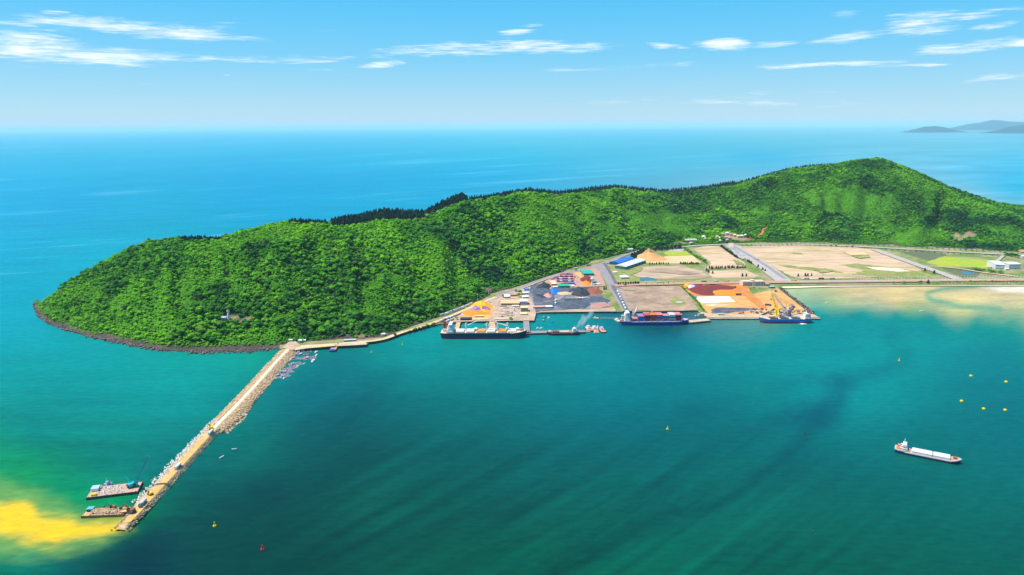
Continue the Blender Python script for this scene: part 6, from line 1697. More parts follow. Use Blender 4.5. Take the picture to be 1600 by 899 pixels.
heap(866, 475.5, 20, 26, 2.0, 'coal_heap', 'low dark spread behind the pale grey shed', H_SLATE, .0, 19, .5)
heap(938, 477.5, 24, 20, 2.0, 'ore_heap', 'flat pinkish ore spread at the lower right of the coal yard', mat('pink ore', (.44, .22, .20), .95, .2, .1, bump=.3), -.1, 20, .5)
heap(918, 438.5, 20, 44, 8, 'ore_heap', 'maroon ore heap right below the green warehouse', H_MAROON, .0, 21, .3)
heap(916.5, 444, 15, 26, 5.5, 'ore_heap', 'orange ore heap in front of the maroon one', H_ORANGE, .0, 22, .2)
heap(907, 431.5, 9, 38, 6, 'ore_heap', 'narrow orange heap left of the green warehouse', mat('pale orange ore', (.80, .38, .13), .95, .15, .1, bump=.3), .2, 23, .2)
heap(1016, 403, 44, 62, 11, 'sand_heap', 'large orange-tan excavated mound beside the pale sand lot', mat('excavated soil', (.68, .38, .13), .95, .2, .05, col2=(.60, .28, .10), bump=.5), .1, 24, .35)
heap(1013, 399.5, 22, 24, 15, 'sand_heap', 'smaller brown crown of the excavated mound', mat('brown excavated soil', (.46, .24, .11), .95, .25, .06, bump=.5), .0, 25, .3)
heap(1098, 453.5, 36, 62, 4.5, 'ore_heap', 'broad dark maroon ore field at the left of the orange yard', H_MAROON, -.1, 26, .5)
heap(1122, 449.5, 42, 30, 3.6, 'ore_heap', 'right arm of the dark maroon ore along the back of the yard', H_MAROON, -.1, 27, .5)
heap(1130, 458, 44, 28, 3.2, 'ore_heap', 'vivid orange ore spread in front of the maroon ore', H_ORANGE, -.05, 28, .5)
heap(1075, 446.3, 10, 16, 4, 'ore_heap', 'small bright yellow heap at the back corner of the orange yard', H_YELLOW, .0, 29, .2)
heap(1081.5, 449.5, 13, 30, 4.5, 'tarpaulin_heap', 'heap under pale lilac sheets on the maroon ore', H_LIL2, -.3, 30, .3)
heap(1120, 477.5, 30, 13, 2.2, 'sand_heap', 'low brown sand ridge in front of the white silica yard', H_SAND, .0, 31, .4)
heap(1119, 486.5, 11, 18, 2.5, 'coal_heap', 'small grey coal heap at the left of the outer quay', H_SLATE, .0, 32, .3)
heap(1150, 483.5, 44, 9, 1.8, 'coal_heap', 'long low slate ridge across the outer quay', H_SLATE, .0, 33, .4)

# ---------------------------------------------------------------- containers standing in the yard
rows = [(430.2, 875, 895, ['pink', 'pink', 'blue', 'blue'], 'back'), (433.8, 874.5, 895.5, ['purple', 'purple', 'maroon', 'pink', 'purple'], 'second'), (437.6, 869.5, 896, ['maroon', 'purple', 'purple', 'purple', 'purple', 'maroon'], 'middle'), (441.2, 870, 896.5, ['purple', 'maroon', 'blue', 'purple', 'grey', 'purple'], 'fourth'), (445.0, 876, 898, ['grey', 'maroon', 'maroon', 'blue', 'blue'], 'front')]
for py, xa, xb, cs, rn in rows:
    n = len(cs)
    for i, c in enumerate(cs):
        px = xa+(i+.5)*(xb-xa)/n; k = (xb-xa)/n*mpp(px, py)/12.4
        for lvl in range(2):
            g = G(px, py, ZL); cc = c if lvl == 0 else ('pink' if rn in ('back', 'second') and i % 2 else ('white' if rn in ('middle', 'fourth') and i % 3 == 1 else c))
            container(cc, (g.x, g.y, ZL+.35+lvl*2.55), -.02, '%s container in the %s row of the yard, %s from the left, %s' % (cc, rn, ORD[i], ('at ground level', 'stacked on top')[lvl]), 'containers in the yard', (k*.97, 2.2, 1))
for px, py, c, lab in [(870, 434, 'blue', 'long blue container at the upper left corner of the yard'), (868, 435.5, 'blue', 'second blue container in front of the long blue one'), (864, 436.8, 'red', 'red container end-on left of the blue pair'), (862.5, 438.5, 'pink', 'sunlit pink container behind the coal heap'), (892, 447.5, 'white', 'white container below the blue pair in the front row')]:
    g = G(px, py, ZL); container(c, (g.x, g.y, ZL+.35), .35, lab, 'containers in the yard', (1.0, 2.0, 1.2))

# ---------------------------------------------------------------- lorries, cars
def lorry_proto(cabm, boxm, L=11.0, kind='cover'):
    cab = MB(); cab.box(L/2-1.1, 0, .8, 2.2, 2.4, 1.3); cab.box(L/2-1.25, 0, 2.1, 1.7, 2.3, 1.0, 0, .9)
    gl = MB(); gl.box(L/2-.32, 0, 2.1, .1, 2.0, .75)
    bed = MB(); bed.box(-1.2, 0, .9, L-2.9, 2.45, 2.1 if kind == 'cover' else 1.1)
    tp = MB(); tp.gable(-1.2, 0, 3.02 if kind == 'cover' else 2.0, L-2.9, 2.45, .35, .03, .05)
    ch = MB(); ch.box(-.4, 0, .55, L-1, 1.0, .35)
    wh = MB(); 
    for i in range(10): pass
    w = MB(); w.cyl(0, 0, 0, .52, .4, 10)
    return dict(cab=cab.mesh('cab', cabm), glass=gl.mesh('windscreen', P_GLASS), bed=bed.mesh('cargo_body', boxm), top=tp.mesh('cover', boxm if kind != 'ore' else H_ORANGE), chassis=ch.mesh('chassis', P_DGREY), wheel=w.mesh('wheel', P_DGREY), L=L)
LP = {'white': lorry_proto(P_WHITE, mat('white lorry cover', (.80, .78, .74), .7, .06, .3)), 'grey': lorry_proto(mat('blue grey cab', (.25, .30, .36), .5, .05, .3), mat('grey lorry cover', (.50, .52, .54), .7, .08, .3)), 'dark': lorry_proto(mat('navy cab', (.03, .05, .14), .4, .05, .3), mat('dark lorry bed', (.06, .06, .12), .7, .1, .3)),
      'pink': lorry_proto(P_SALMON, mat('pinkish lorry cover', (.70, .56, .54), .7, .08, .3)), 'green': lorry_proto(P_WHITE, mat('greenish lorry cover', (.52, .62, .46), .7, .08, .3)), 'brown': lorry_proto(P_RED, mat('rusty lorry bed', (.34, .18, .12), .8, .1, .3), kind='ore'), 'cream': lorry_proto(P_WHITE, mat('cream lorry cover', (.78, .68, .50), .7, .06, .3))}
def lorry(px, py, rz, kind, label, group, s=1.25, z=None):
    P = LP[kind]; g = G(px, py, ZL); z = z if z is not None else max(ZL+1.2, (hz(g.x, g.y)+.3) if py < 0 else ZL+1.2)
    t = empty('lorry', (g.x, g.y, z), rz, label, 'lorry', group); t.scale = (s, s, s)
    add('cab', P['cab'], t); add('cargo_body', P['bed'], t); add('cover', P['top'], t); add('chassis', P['chassis'], t); add('windscreen', P['glass'], t)
    for x in (P['L']/2-1.2, -P['L']/2+2.2, -P['L']/2+.9):
        for s_ in (-1, 1):
            w = add('wheel', P['wheel'], t, (x, s_*1.0-(.2 if s_ > 0 else -.2)*0, .52)); w.rotation_euler = (math.pi/2*s_, 0, 0)
    return t
road_ang = lambda i: heading(R_HILL[i], R_HILL[i+1])
kinds = ['grey', 'white', 'grey', 'green', 'grey', 'white', 'green', 'grey']
place = ['lowest', 'second', 'third', 'fourth', 'fifth', 'sixth', 'seventh', 'highest']
for k, (px, py) in enumerate([(691, 493.8), (698, 491.8), (704.5, 489), (710.5, 487), (716.5, 484.8), (723, 482.2), (730, 479.2), (736, 476.4)]):
    lorry(px, py, heading((691, 496), (736, 479)), kinds[k], '%s-covered lorry parked along the forest edge, %s up the hillside road' % (kinds[k], place[k]), 'lorries parked along the hillside road')
for k, (px, py, c) in enumerate([(690, 503.5, 'pink'), (695, 500.3, 'white'), (700, 499, 'white'), (705.5, 497.3, 'white'), (711.5, 495, 'pink'), (716.5, 493, 'pink'), (706, 501.5, 'green'), (700, 503.5, 'cream')]):
    lorry(px, py, heading((691, 504), (716, 493)), c, '%s-covered lorry in the inner file beside the navy ship stern, %s from the left' % (c, ORD[k]), 'lorries waiting at the yard gate')
for k in range(7):
    lorry(720.5+k*2.6, 500.6-.05*k, 1.57, 'dark', 'dark lorry in the tight rank on the quay edge, %s from the left' % ORD[k], 'dark lorries ranked on the quay')
for k in range(7):
    f = k/6; px, py = 965+12*f, 458+26*f
    lorry(px, py, heading((965, 458), (977, 484)), 'white' if k != 3 else 'grey', 'pale lorry queueing down the port road, %s from the junction' % ORD[k], 'lorries queueing on the port road')
for k in range(5): lorry(903+k*2.3, 467.6, 1.5, 'white' if k % 2 else 'pink', 'small lorry in the row below the tallest coal heap, %s from the left' % ORD[k], 'lorries below the coal heap', 1.0)
for px, py, rz, c, l in [(897, 459.5, .3, 'white', 'white lorry at the left foot of the tallest coal heap'), (903.5, 459.8, .1, 'white', 'white lorry at the middle foot of the tallest coal heap'), (909.5, 459.5, -.2, 'white', 'white lorry at the right foot of the tallest coal heap'), (868.5, 471.5, 1.2, 'white', 'white lorry on the track in the middle of the coal yard'), (868, 476, 1.4, 'white', 'second white lorry on the track in the coal yard'),
                          (1175, 451.5, .2, 'brown', 'rusty lorry in front of the office block'), (1146, 449.5, -.4, 'brown', 'rusty tipper on the edge of the maroon ore'), (1154, 462, .1, 'dark', 'dark tipper beside the white silica yard'), (1200, 478.5, -.5, 'dark', 'dark tipper crossing the tan yard'), (1158, 490.8, .4, 'brown', 'rusty tipper near the outer quay edge'), (1095, 493.8, .1, 'grey', 'grey lorry on the concrete pier end'), (1127, 493.3, 0, 'cream', 'cream lorry on the outer quay near its left end'),
                          (1260, 437.4, 0, 'grey', 'grey lorry on the coast road, nearest the boulevard'), (1283, 437.2, 0, 'dark', 'dark lorry on the coast road right of the grey one'), (1300, 437, 0, 'grey', 'second grey lorry farther along the coast road'), (1240, 440.6, 0, 'brown', 'rusty lorry on the coast road verge'), (1100, 442, 0, 'dark', 'dark lorry on the coast road behind the maroon ore'), (1118, 441.8, 0, 'grey', 'grey lorry on the coast road, left of the office'), (1135, 441.5, 0, 'brown', 'rusty lorry on the coast road nearest the office'), (1030, 443.6, 0, 'grey', 'grey lorry alone on the coast road by the grey lot'), (1182, 406.8, -.9, 'brown', 'rusty lorry on the boulevard'), (878, 425.8, .4, 'dark', 'dark lorry on the hillside road above the containers'), (900, 420.6, .4, 'white', 'white lorry on the hillside road near the green warehouse'), (920, 416.6, .4, 'dark', 'dark lorry on the hillside road by the junction')]:
    lorry(px, py, rz, c, l, 'lorries on the move')
def car_proto(m):
    b = MB(); b.box(0, 0, .35, 4.4, 1.8, .65); b.box(-.2, 0, 1.0, 2.4, 1.6, .55, 0, .82)
    g = MB(); g.box(-.2, 0, 1.05, 2.45, 1.45, .36, 0, .86)
    w = MB(); w.cyl(0, 0, 0, .34, .22, 8)
    return b.mesh('body', m), g.mesh('windows', P_GLASS), w.mesh('wheel', P_DGREY)
CP = [car_proto(m) for m in (P_WHITE, mat('silver car paint', (.5, .53, .57), .3, .04, .3, metal=.3), mat('blue grey car paint', (.22, .28, .38), .3, .04, .3), P_WHITE)]
cn = ['white', 'silver', 'blue-grey', 'white']
def car(px, py, rz, k, label, group, s=1.5):
    g = G(px, py, ZL); t = empty('parked_car', (g.x, g.y, ZL+1.3), rz, label, 'car', group); t.scale = (s, s, s)
    b, w, wh = CP[k]; add('body', b, t); add('windows', w, t)
    for x in (-1.35, 1.35):
        for y in (-.8, .8): o = add('wheel', wh, t, (x, y+.1, .34)); o.rotation_euler = (math.pi/2, 0, 0)
for i in range(46):
    f = (i//3)/15; lane = i % 3
    px = 1141.5+f*17+lane*2.6+random.uniform(-.5, .5); py = 387.5+f*14.5+random.uniform(-.5, .5)
    k = random.choice((0, 0, 1, 2))
    car(px, py, .6+random.uniform(-.1, .1), k, '%s car parked in the strip beside the boulevard below the hamlet' % cn[k], 'cars parked beside the boulevard')

# ---------------------------------------------------------------- quays and trestles
def trestle(pa, pb, w, label, m, z=ZL+.3):
    a, b = G(*pa, z), G(*pb, z); c = (a+b)/2; L = (b-a).length
    t = empty('trestle', (c.x, c.y, z), math.atan2(b.y-a.y, b.x-a.x), label, 'jetty')
    MB().box(0, 0, -1.1, L, w, 1.1).build('deck', m, t)
    for s in (-1, 1): MB().box(0, s*(w/2-.15), 0, L, .3, .9).build('railing', P_CREAM, t)
    n = max(2, int(L/9)); pl = MB().cyl(0, 0, -6, .5, 5, 6).mesh('pile', P_DGREY)
    for i in range(n+1):
        for s in (-1, 1): add('pile', pl, t, (-L/2+.8+(L-1.6)*i/n, s*w*.38, 0))
M_TREST = mat('orange dusty trestle deck', (.70, .38, .16), .9, .12, .1, col2=(.62, .42, .24))
trestle((716.5, 503), (712.5, 519), 9, 'orange dusty trestle nearest the stern of the navy ship', M_TREST)
trestle((769, 502), (768.5, 519), 13, 'wide orange trestle at the middle of the navy ship', M_TREST)
trestle((822, 501), (823, 521), 12, 'grey trestle at the bow of the navy ship', M_LILAC)
trestle((826, 519.5), (914, 517.5), 16, 'long grey finger pier with dark piles behind the maroon coaster', M_LILAC)
trestle((706, 521.5), (830, 520.5), 11, 'berthing platform behind the navy ship', M_TREST)
trestle((1074, 503), (1108, 499.5), 18, 'pale concrete pier end beside the bow of the container ship', M_APRON)
trestle((970, 503.5), (1076, 502), 16, 'grey pier deck behind the container ship', M_LILAC)
trestle((938, 497.5), (976, 497.8), 2.4, 'thin floating walkway from the lone pontoon to the container ship', P_LGREY, 1.0)
def quay_front():
    a, b = G(1103.5, 496.5, ZL), G(1280.5, 496.5, ZL); L = (b-a).length; c = (a+b)/2
    t = empty('quay_wall', (c.x, c.y-.6, ZL), math.atan2(b.y-a.y, b.x-a.x), 'long pale outer quay edge standing on dark piles', 'quay')
    MB().box(0, -3.2, -1.3, L, 7, 1.35).build('capping_beam', M_APRON, t)
    pl = MB().cyl(0, 0, -6, .9, 4.8, 7).mesh('pile', mat('pale concrete pile', (.40, .36, .31), .9, .15, .2)); fd = MB().box(0, 0, -2.2, 1.0, .9, 1.9).mesh('fender', P_DGREY)
    n = 44
    for i in range(n+1):
        add('pile', pl, t, (-L/2+1+(L-2)*i/n, -5.6, 0))
        if i % 2 == 0: add('fender', fd, t, (-L/2+1+(L-2)*i/n, -7.1, 0))
quay_front()

# ---------------------------------------------------------------- harbour cranes
def harbour_crane(px, py, h, jib, ang, lift, m, label, lattice=False):
    g = G(px, py, ZL); t = empty('harbour_crane', g, 0, label, 'crane')
    MB().box(0, 0, .2, 13, 11, 1.6).build('chassis', m, t)
    for x in (-5.5, 5.5):
        for y in (-5, 5): MB().box(x, y, 0, 3, 2.2, 1.3).build('leg', P_DGREY, t)
    if lattice:
        b = MB(); b.lattice((0, 0, 1.8), (0, 0, h*.62), 7, 3.6, .7, 5); b.build('portal', m, t)
    else: MB().cyl(0, 0, 1.8, 2.2, h*.6, 10, 1.6).build('tower', m, t)
    d = Vector((math.cos(ang), math.sin(ang), 0))
    MB().box(-d.x*3, -d.y*3, h*.40, 9, 5, 4.5, ang).build('machinery_house', m, t)
    MB().box(d.x*2.4, d.y*2.4, h*.62, 2.6, 2.2, 2.4, ang).build('operator_cab', P_GLASS, t)
    e = Vector((0, 0, h*.56))+d*math.cos(lift)*jib+Vector((0, 0, math.sin(lift)*jib))
    b = MB(); b.lattice(Vector((0, 0, h*.56))+d*1.6, e, 3.0, 1.0, .75, 9); b.build('jib', m, t)
    b = MB(); b.bar((0, 0, h*.55), (-d.x*2, -d.y*2, h), 1.1, .5); b.build('mast_head', m, t)
    b = MB(); b.bar((-d.x*2, -d.y*2, h), e, .3); b.bar(e, (e.x, e.y, e.z-12), .25); b.build('hoist_wires', P_DGREY, t)
    MB().box(e.x, e.y, e.z-14, 2, 1.6, 2.2).build('grab', P_DGREY, t)
harbour_crane(1212.5, 494.5, 34, 32, 2.3, 1.12, P_YEL, 'tall yellow mobile harbour crane above the blue cargo ship')
harbour_crane(1226.5, 494.5, 28, 44, 2.15, .72, mat('grey crane paint', (.42, .40, .42), .6, .1, .2), 'grey lattice harbour crane with long dark jib, right of the yellow crane', True)
harbour_crane(1232.5, 493.5, 24, 16, .6, .8, mat('grey crane paint', (.42, .40, .42), .6, .1, .2), 'shorter grey lattice harbour crane, rightmost on the quay', True)
harbour_crane(1017.5, 499, 14, 14, 1.2, .7, mat('orange crane paint', (.78, .36, .10), .5, .1, .2), 'small orange crane on the pier behind the container stacks')
def conveyor(pa, za, pb, zb, label, m):
    a, b = G(*pa, ZL), G(*pb, ZL); c = (a+b)/2; t = empty('conveyor', c, 0, label, 'conveyor')
    A, B = Vector((a.x-c.x, a.y-c.y, za)), Vector((b.x-c.x, b.y-c.y, zb))
    MB().bar(A, B, 2.0).build('belt', m, t)
    q = MB(); q.lattice(A-Vector((0, 0, 1.2)), B-Vector((0, 0, 1.2)), 1.6, 1.6, .3, 9); q.build('truss', P_GREY, t)
    for k in (.25, .55, .9):
        p = A.lerp(B, k); MB().bar((p.x, p.y, 0), p, .7).build('leg', P_GREY, t)
conveyor((1190, 493.5), 1.5, (1210, 488.5), 8, 'dark sloping conveyor left of the yellow crane', P_DGREY)
conveyor((1232, 492), 2, (1241, 486), 10, 'dark hopper conveyor right of the grey cranes', P_DGREY)
def hopper(px, py, label):
    g = G(px, py, ZL); t = empty('hopper', g, 0, label, 'hopper')
    MB().box(0, 0, 5, 4, 4, 4, 0, 1.9).build('funnel', P_GREY, t)
    for x in (-1.8, 1.8):
        for y in (-1.8, 1.8): MB().bar((x, y, 0), (x, y, 6), .5).build('leg', P_DGREY, t)
hopper(1203, 492.5, 'grey loading hopper between the conveyor and the yellow crane'); hopper(1219.5, 493, 'grey loading hopper between the yellow and grey cranes'); hopper(1247, 491, 'grey loading hopper by the ship bridge')
for px, py, rz, lab, m in [(1183, 490.5, 2.6, 'brown excavator left on the tan quay apron', P_RUST), (1212, 456.5, 2.8, 'rusty excavator at the back of the tan yard', P_RUST), (1262, 489, 1.0, 'red excavator near the seaward corner of the quay', P_RED), (1256, 487.2, .4, 'white-armed excavator beside the red one', P_LGREY), (914, 437, 2.4, 'excavator on the maroon ore heap', P_LGREY), (1240, 481, 2.0, 'brown excavator on the right edge of the tan yard', P_RUST), (1269, 491.5, 2.0, 'small grey excavator at the quay corner', P_GREY)]:
    g = G(px, py, ZL); excavator((g.x, g.y, ZL+1.2+(5 if 'maroon' in lab else 0)), rz, lab, m)
# plant on the breakwater
def on_bw(px, py, dz=.25): return G(px, py, BWZ+dz)
g = on_bw(330, 670); excavator(g, 2.2, 'yellow excavator where the cream crest road turns ochre', P_YEL, 1.4)
t = lorry(330, 676, heading((331, 672), (302, 703), BWZ), 'green', 'green tipper just seaward of the yellow excavator', 'vehicles on the breakwater', 1.2, BWZ+.2); g = on_bw(329.5, 677.5); t.location = g
t = lorry(279, 731, heading((302, 703), (250, 759), BWZ), 'white', 'white lorry halfway along the ochre crest road', 'vehicles on the breakwater', 1.2, BWZ+.2); t.location = on_bw(278, 731)
t = lorry(223, 787, heading((250, 759), (214, 799), BWZ), 'grey', 'grey-covered lorry near the tip of the breakwater', 'vehicles on the breakwater', 1.3, BWZ+.2); t.location = on_bw(223, 788.5)
g = on_bw(235, 773); excavator(g, 2.6, 'dark yellow excavator among the concrete armour units', P_YEL, 1.3)
g = on_bw(205, 801); excavator(g, 2.9, 'large rust-brown excavator at the breakwater tip', P_RUST, 1.9)
for px, py, l in [(541, 534.5, 'shorter grey shelter at the landing, left of two'), (550, 534, 'longer grey shelter at the landing, right of two')]:
    house((px-3.2 if 'shorter' in l else px-5, py), (px+3.2 if 'shorter' in l else px+6, py-.3), 5, 3, l, P_GREY, mat('grey shelter roof', (.48, .52, .55), .6, .08, .2), 'shed', .1, 'shelter', 'shelter', door=False)
for px, py, l in [(469, 534.5, 'small white house at the forest edge by the breakwater root'), (475, 534.2, 'white roof next to the small white house by the breakwater root'), (599, 524.5, 'tiny white hut at the bend of the sandy road'), (454, 533.8, 'pale concrete hut at the head of the breakwater')]:
    house((px-2.5, py), (px+2.5, py-.2), 5, 3, l, W_PALEW, W_WHITER, 'gable', .2, 'hut', 'hut', z=max(ZL, hit(px, py).z))
sheet('landing_apron', [(522, 540), (540, 536.5), (572, 535.2), (573, 538.5), (530, 540.8)], M_APRON, amp=0)
sheet('landing_apron', [(462, 541.8), (500, 539.8), (522, 538.6), (524, 540.6), (500, 542.6), (478, 544.6), (460, 547.5)], M_SANDTRK, amp=0)
sheet('turning_place', [(440, 543.5), (452, 534), (462, 533.5), (470, 540.5), (458, 547)], M_YARD, amp=1)
# billboard on the slope
def billboard():
    g = hit(763.5, 462); t = empty('billboard', (g.x, g.y, g.z), -.05, 'faded red billboard on a white post at the forest edge above the road', 'billboard')
    MB().cyl(0, 0, -1, .6, 13, 8).build('post', P_WHITE, t)
    MB().box(0, 0, 8.5, 17, .7, 8).build('panel', mat('faded red hoarding', (.68, .18, .16), .6, .08, .2, col2=(.74, .36, .30)), t)
    for s in (-1, 1): MB().box(s*8.6, 0, 8.4, .3, .9, 8.3).build('frame', P_LGREY, t)
    b = MB(); b.box(0, -.42, 13.2, 12, .06, 1.5); b.box(0, -.42, 10.6, 9, .06, 1.0); b.build('lettering_band', mat('pale lettering', (.80, .62, .56), .6, .2, .9), t)
billboard()
def lamp_post(px, py, h, label, group, z=None):
    g = G(px, py, ZL); t = empty('street_lamp', (g.x, g.y, ZL if z is None else z), 0, label, 'street lamp', group)
    MB().cyl(0, 0, 0, .18, h, 5, .1).build('pole', P_LGREY, t); b = MB(); b.bar((0, 0, h), (0, -1.8, h+.3), .14); b.box(0, -2.0, h+.2, .4, .9, .15); b.build('lamp_head', P_LGREY, t)
g = hit(746, 474.5)
t = empty('floodlight_mast', (g.x, g.y, g.z), 0, 'thin tall floodlight mast at the road above the yellow ore heap', 'mast'); MB().cyl(0, 0, 0, .5, 22, 6, .25).build('pole', P_LGREY, t); MB().cyl(0, 0, 21.5, 1.3, .8, 8).build('light_ring', P_LGREY, t)
lp = MB().cyl(0, 0, 0, .32, 9, 5, .22).mesh('pole', P_WHITE); lh = MB(); lh.bar((0, 0, 9), (0, -2.0, 9.4), .2); lh.box(0, -2.2, 9.3, .6, 1.2, .22); lh = lh.mesh('lamp_head', P_WHITE)
for i in range(56):
    px = 1330+i*4.9; py = 437.9-(px-1330)*.0125
    g = G(px, py, ZL); t = empty('street_lamp', g, 0, 'slim white street lamp in the long row beside the coast road', 'street lamp', 'street lamps along the coast road'); add('pole', lp, t); add('lamp_head', lh, t)
# lighthouse on its knoll
def lighthouse():
    g = hit(357.5, 498.5); t = empty('lighthouse', (g.x, g.y, g.z-.5), 0, 'white lighthouse with dark red top in a forest clearing', 'lighthouse')
    t.scale = (1.25, 1.25, 1.25)
    MB().cyl(0, 0, 0, 2.3, 12.5, 10, 1.5).build('tower', P_WHITE, t); MB().cyl(0, 0, 12.5, 2.4, .6, 12).build('gallery', P_WHITE, t); MB().cyl(0, 0, 13.1, 1.2, 1.9, 8).build('lantern', P_GLASS, t); MB().cyl(0, 0, 15, 1.6, 1.3, 8, .1).build('cap', P_RED, t)
    for a in range(3): MB().box(0, -2.12+.22*a, 2.5+a*3.6, .8, .3, 1.2).build('window', P_GLASS, t)
    h = hit(348.5, 499.5); house((345.5, 499.5), (352.5, 499.3), 7, 4, 'low white keeper house beside the lighthouse', W_PALEW, mat('pale blue keeper roof', (.55, .64, .68), .6, .06, .2), 'hip', .18, 'keeper_house', 'house', z=max(h.z-.3, 0), wins=4)
lighthouse()
# smoke drifting off the finger pier
def smoke():
    m = bpy.data.materials.new('thin white smoke'); m.use_nodes = True; t = NT(m.node_tree); t.n.remove(t.n['Principled BSDF'])
    v = t.node('ShaderNodeVolumePrincipled'); v.inputs['Color'].default_value = (1, 1, 1, 1); v.inputs['Density'].default_value = .05
    t.l.new(v.outputs[0], t.n['Material Output'].inputs['Volume'])
    V, F = [], []
    r = random.Random(2)
    a = G(897, 515.5, 5); a2 = G(906, 514, 5)
    for (p, dx, n, hh) in ((a, 20, 9, 24), (a2, 22, 10, 34)):
        for k in range(n):
            f = k/(n-1); c = Vector((p.x+dx*f+r.uniform(-2, 2), p.y+4*f, 4+hh*f)); R = 2.6+4.2*f
            b = len(V)
            V += [c+Vector((q.x*R*.9, q.y*R*.8, q.z*R*1.25))*(1+r.uniform(-.2, .2)) for q in ICO_0[0]]; F += [[i+b for i in q] for q in ICO_0[1]]
    o = link_mesh('smoke', V, F, m)
    rm = o.modifiers.new('merge', 'REMESH'); rm.mode = 'VOXEL'; rm.voxel_size = 1.2
    tag(o, kind='stuff')
smoke()

# ---------------------------------------------------------------- planted trees of the plain
def row(pts, step, H, kind, label, group, jit=1.0, R=3.0, double=0.0):
    acc = []
    for (a, b) in zip(pts[:-1], pts[1:]):
        A, B = G(*a, ZL), G(*b, ZL); n = max(1, int((B-A).length/step))
        acc += [A.lerp(B, k/n) for k in range(n)]
    for p in acc:
        for s in ((0,) if not double else (-double/2, double/2)):
            x, y = p.x+random.uniform(-jit, jit), p.y+s+random.uniform(-jit, jit)
            if kind == 'pine': pine(x, y, ZL-.2, H*random.uniform(.75, 1.25), label, group, 'young_pine', 1.8)
            else:
                nm, ct = ('shrub', 'shrub') if 'shrub' in label or 'bush' in label else ('roadside_tree', 'tree')
                broadleaf(x, y, ZL-.2, R*random.uniform(.75, 1.3), label, group, nm, ct)
TP = 'planted trees on the plain'
row([(1110, 420.5), (1166, 419)], 5.0, 9, 'pine', 'dark young pine in the straight row between the two bare lots', 'pines between the bare lots', jit=2.6)
row([(1015, 413.8), (1048, 413)], 6.5, 8, 'pine', 'dark pine in the hedge row below the excavated mound', 'pines below the sand lot'); row([(1064, 413.2), (1094, 413.2)], 6, 8, 'pine', 'dark pine in the hedge row below the pale sand lot', 'pines below the pale lot', double=7)
row([(966, 445.8), (1001, 444.3)], 6, 8, 'pine', 'dark pine in the thick row beside the port road bend', 'pines beside the port road bend', double=6)
row([(1010, 445), (1062, 444)], 13, 5, 'pine', 'low dark pine along the back of the grey lot', 'low pines behind the grey lot')
row([(1069, 389), (1084, 400), (1104, 412)], 7.5, 9, 'leaf', 'rounded tree in the diagonal double row beside the sand lot', 'trees in the diagonal row', R=4.0, double=16)
row([(1127, 386), (1152, 404)], 6, 8, 'pine', 'dark pine in the hedge left of the parked cars', 'pines beside the parked cars', double=6)
sheet('parking_strip', [(1139, 386), (1146, 385), (1170, 402.5), (1160, 405), (1150, 400)], M_PAVE)
row([(1168, 409), (1176, 413.5)], 7, 9, 'pine', 'dark tree in the short clump halfway down the boulevard', 'boulevard clump')
for px, py, l in [(1184.5, 418.3, 'single dark pine beside the boulevard, upper of three'), (1191.5, 423, 'single dark pine beside the boulevard, middle of three'), (1195.5, 424.8, 'single dark pine beside the boulevard, lowest of three'), (1104, 424, 'dark pine at the left end of the lower bare lot'), (1107, 426, 'dark pine just below the left end pine of the lower lot'), (1113.5, 428, 'lone pine inside the lower bare lot, left'), (1160, 432.5, 'lone pine near the lower right of the bare lot'), (1166, 432.3, 'second lone pine near the lower right of the bare lot'), (1247, 432.5, 'first lone pine on the big lot edge'), (1258, 432, 'second lone pine on the big lot edge'), (1262, 432, 'third lone pine on the big lot edge'), (1268, 431.6, 'fourth lone pine on the big lot edge'), (1445, 424, 'dark shrub by the avenue, upper'), (1459.5, 428, 'dark shrub by the avenue, lower'), (1450, 443.3, 'tall dark pine on the beach front'), (947, 452.5, 'pine at the lower left of the port road'), (944, 453, 'second pine at the lower left of the port road'), (977, 447.5, 'dark pine at the corner of the brown lot')]:
    g = G(px, py, ZL); pine(g.x, g.y, ZL-.2, 10.5*random.uniform(.9, 1.1), l, TP, 'young_pine', 1.8)
row([(1160, 385), (1265, 384.4), (1340, 387.3)], 15, 8, 'leaf', 'small round tree spaced along the near side of the top road', 'trees along the top road', R=3.2); row([(1148, 379.8), (1265, 380.2), (1340, 383), (1500, 391.5), (1600, 396.5)], 15, 8, 'leaf', 'small round tree along the hill side of the top road', 'trees along the top road', R=3.4)
row([(1384, 391.5), (1500, 397.5), (1600, 402.5)], 16, 8, 'leaf', 'small round tree along the meadow side of the top road', 'trees along the top road', R=3.2)
row([(1450, 443.2), (1600, 442.2)], 9, 5, 'leaf', 'dark shrub in the beach-front row below the coast road', 'shrubs along the beach front', R=3.2)
for px, py, l in [(1412, 443.6, 'lone dark shrub on the beach front, left'), (1436, 443.3, 'wide dark shrub on the beach front, middle'), (1439, 443.2, 'dark shrub touching the wide one on the beach front'), (1396, 443.9, 'low shrub on the beach front, far left')]:
    g = G(px, py, ZL); broadleaf(g.x, g.y, ZL-.2, 4.2, l, TP, 'shrub' if 'shrub' in l or 'bush' in l else 'roadside_tree', 'shrub' if 'shrub' in l or 'bush' in l else 'tree')
row([(1523, 422), (1540, 425)], 6, 9, 'leaf', 'dark round tree in the clump left of the white halls', 'clump by the white halls', R=5.2, double=9, jit=2); row([(1546, 426), (1569, 428)], 6.5, 9, 'leaf', 'dark round tree in the row in front of the white halls', 'row before the white halls', R=4.6, double=8, jit=2)
row([(1572, 399.5), (1592, 403.5)], 8, 9, 'leaf', 'dark tree behind the white halls', 'trees behind the white halls', R=5, double=14, jit=3)
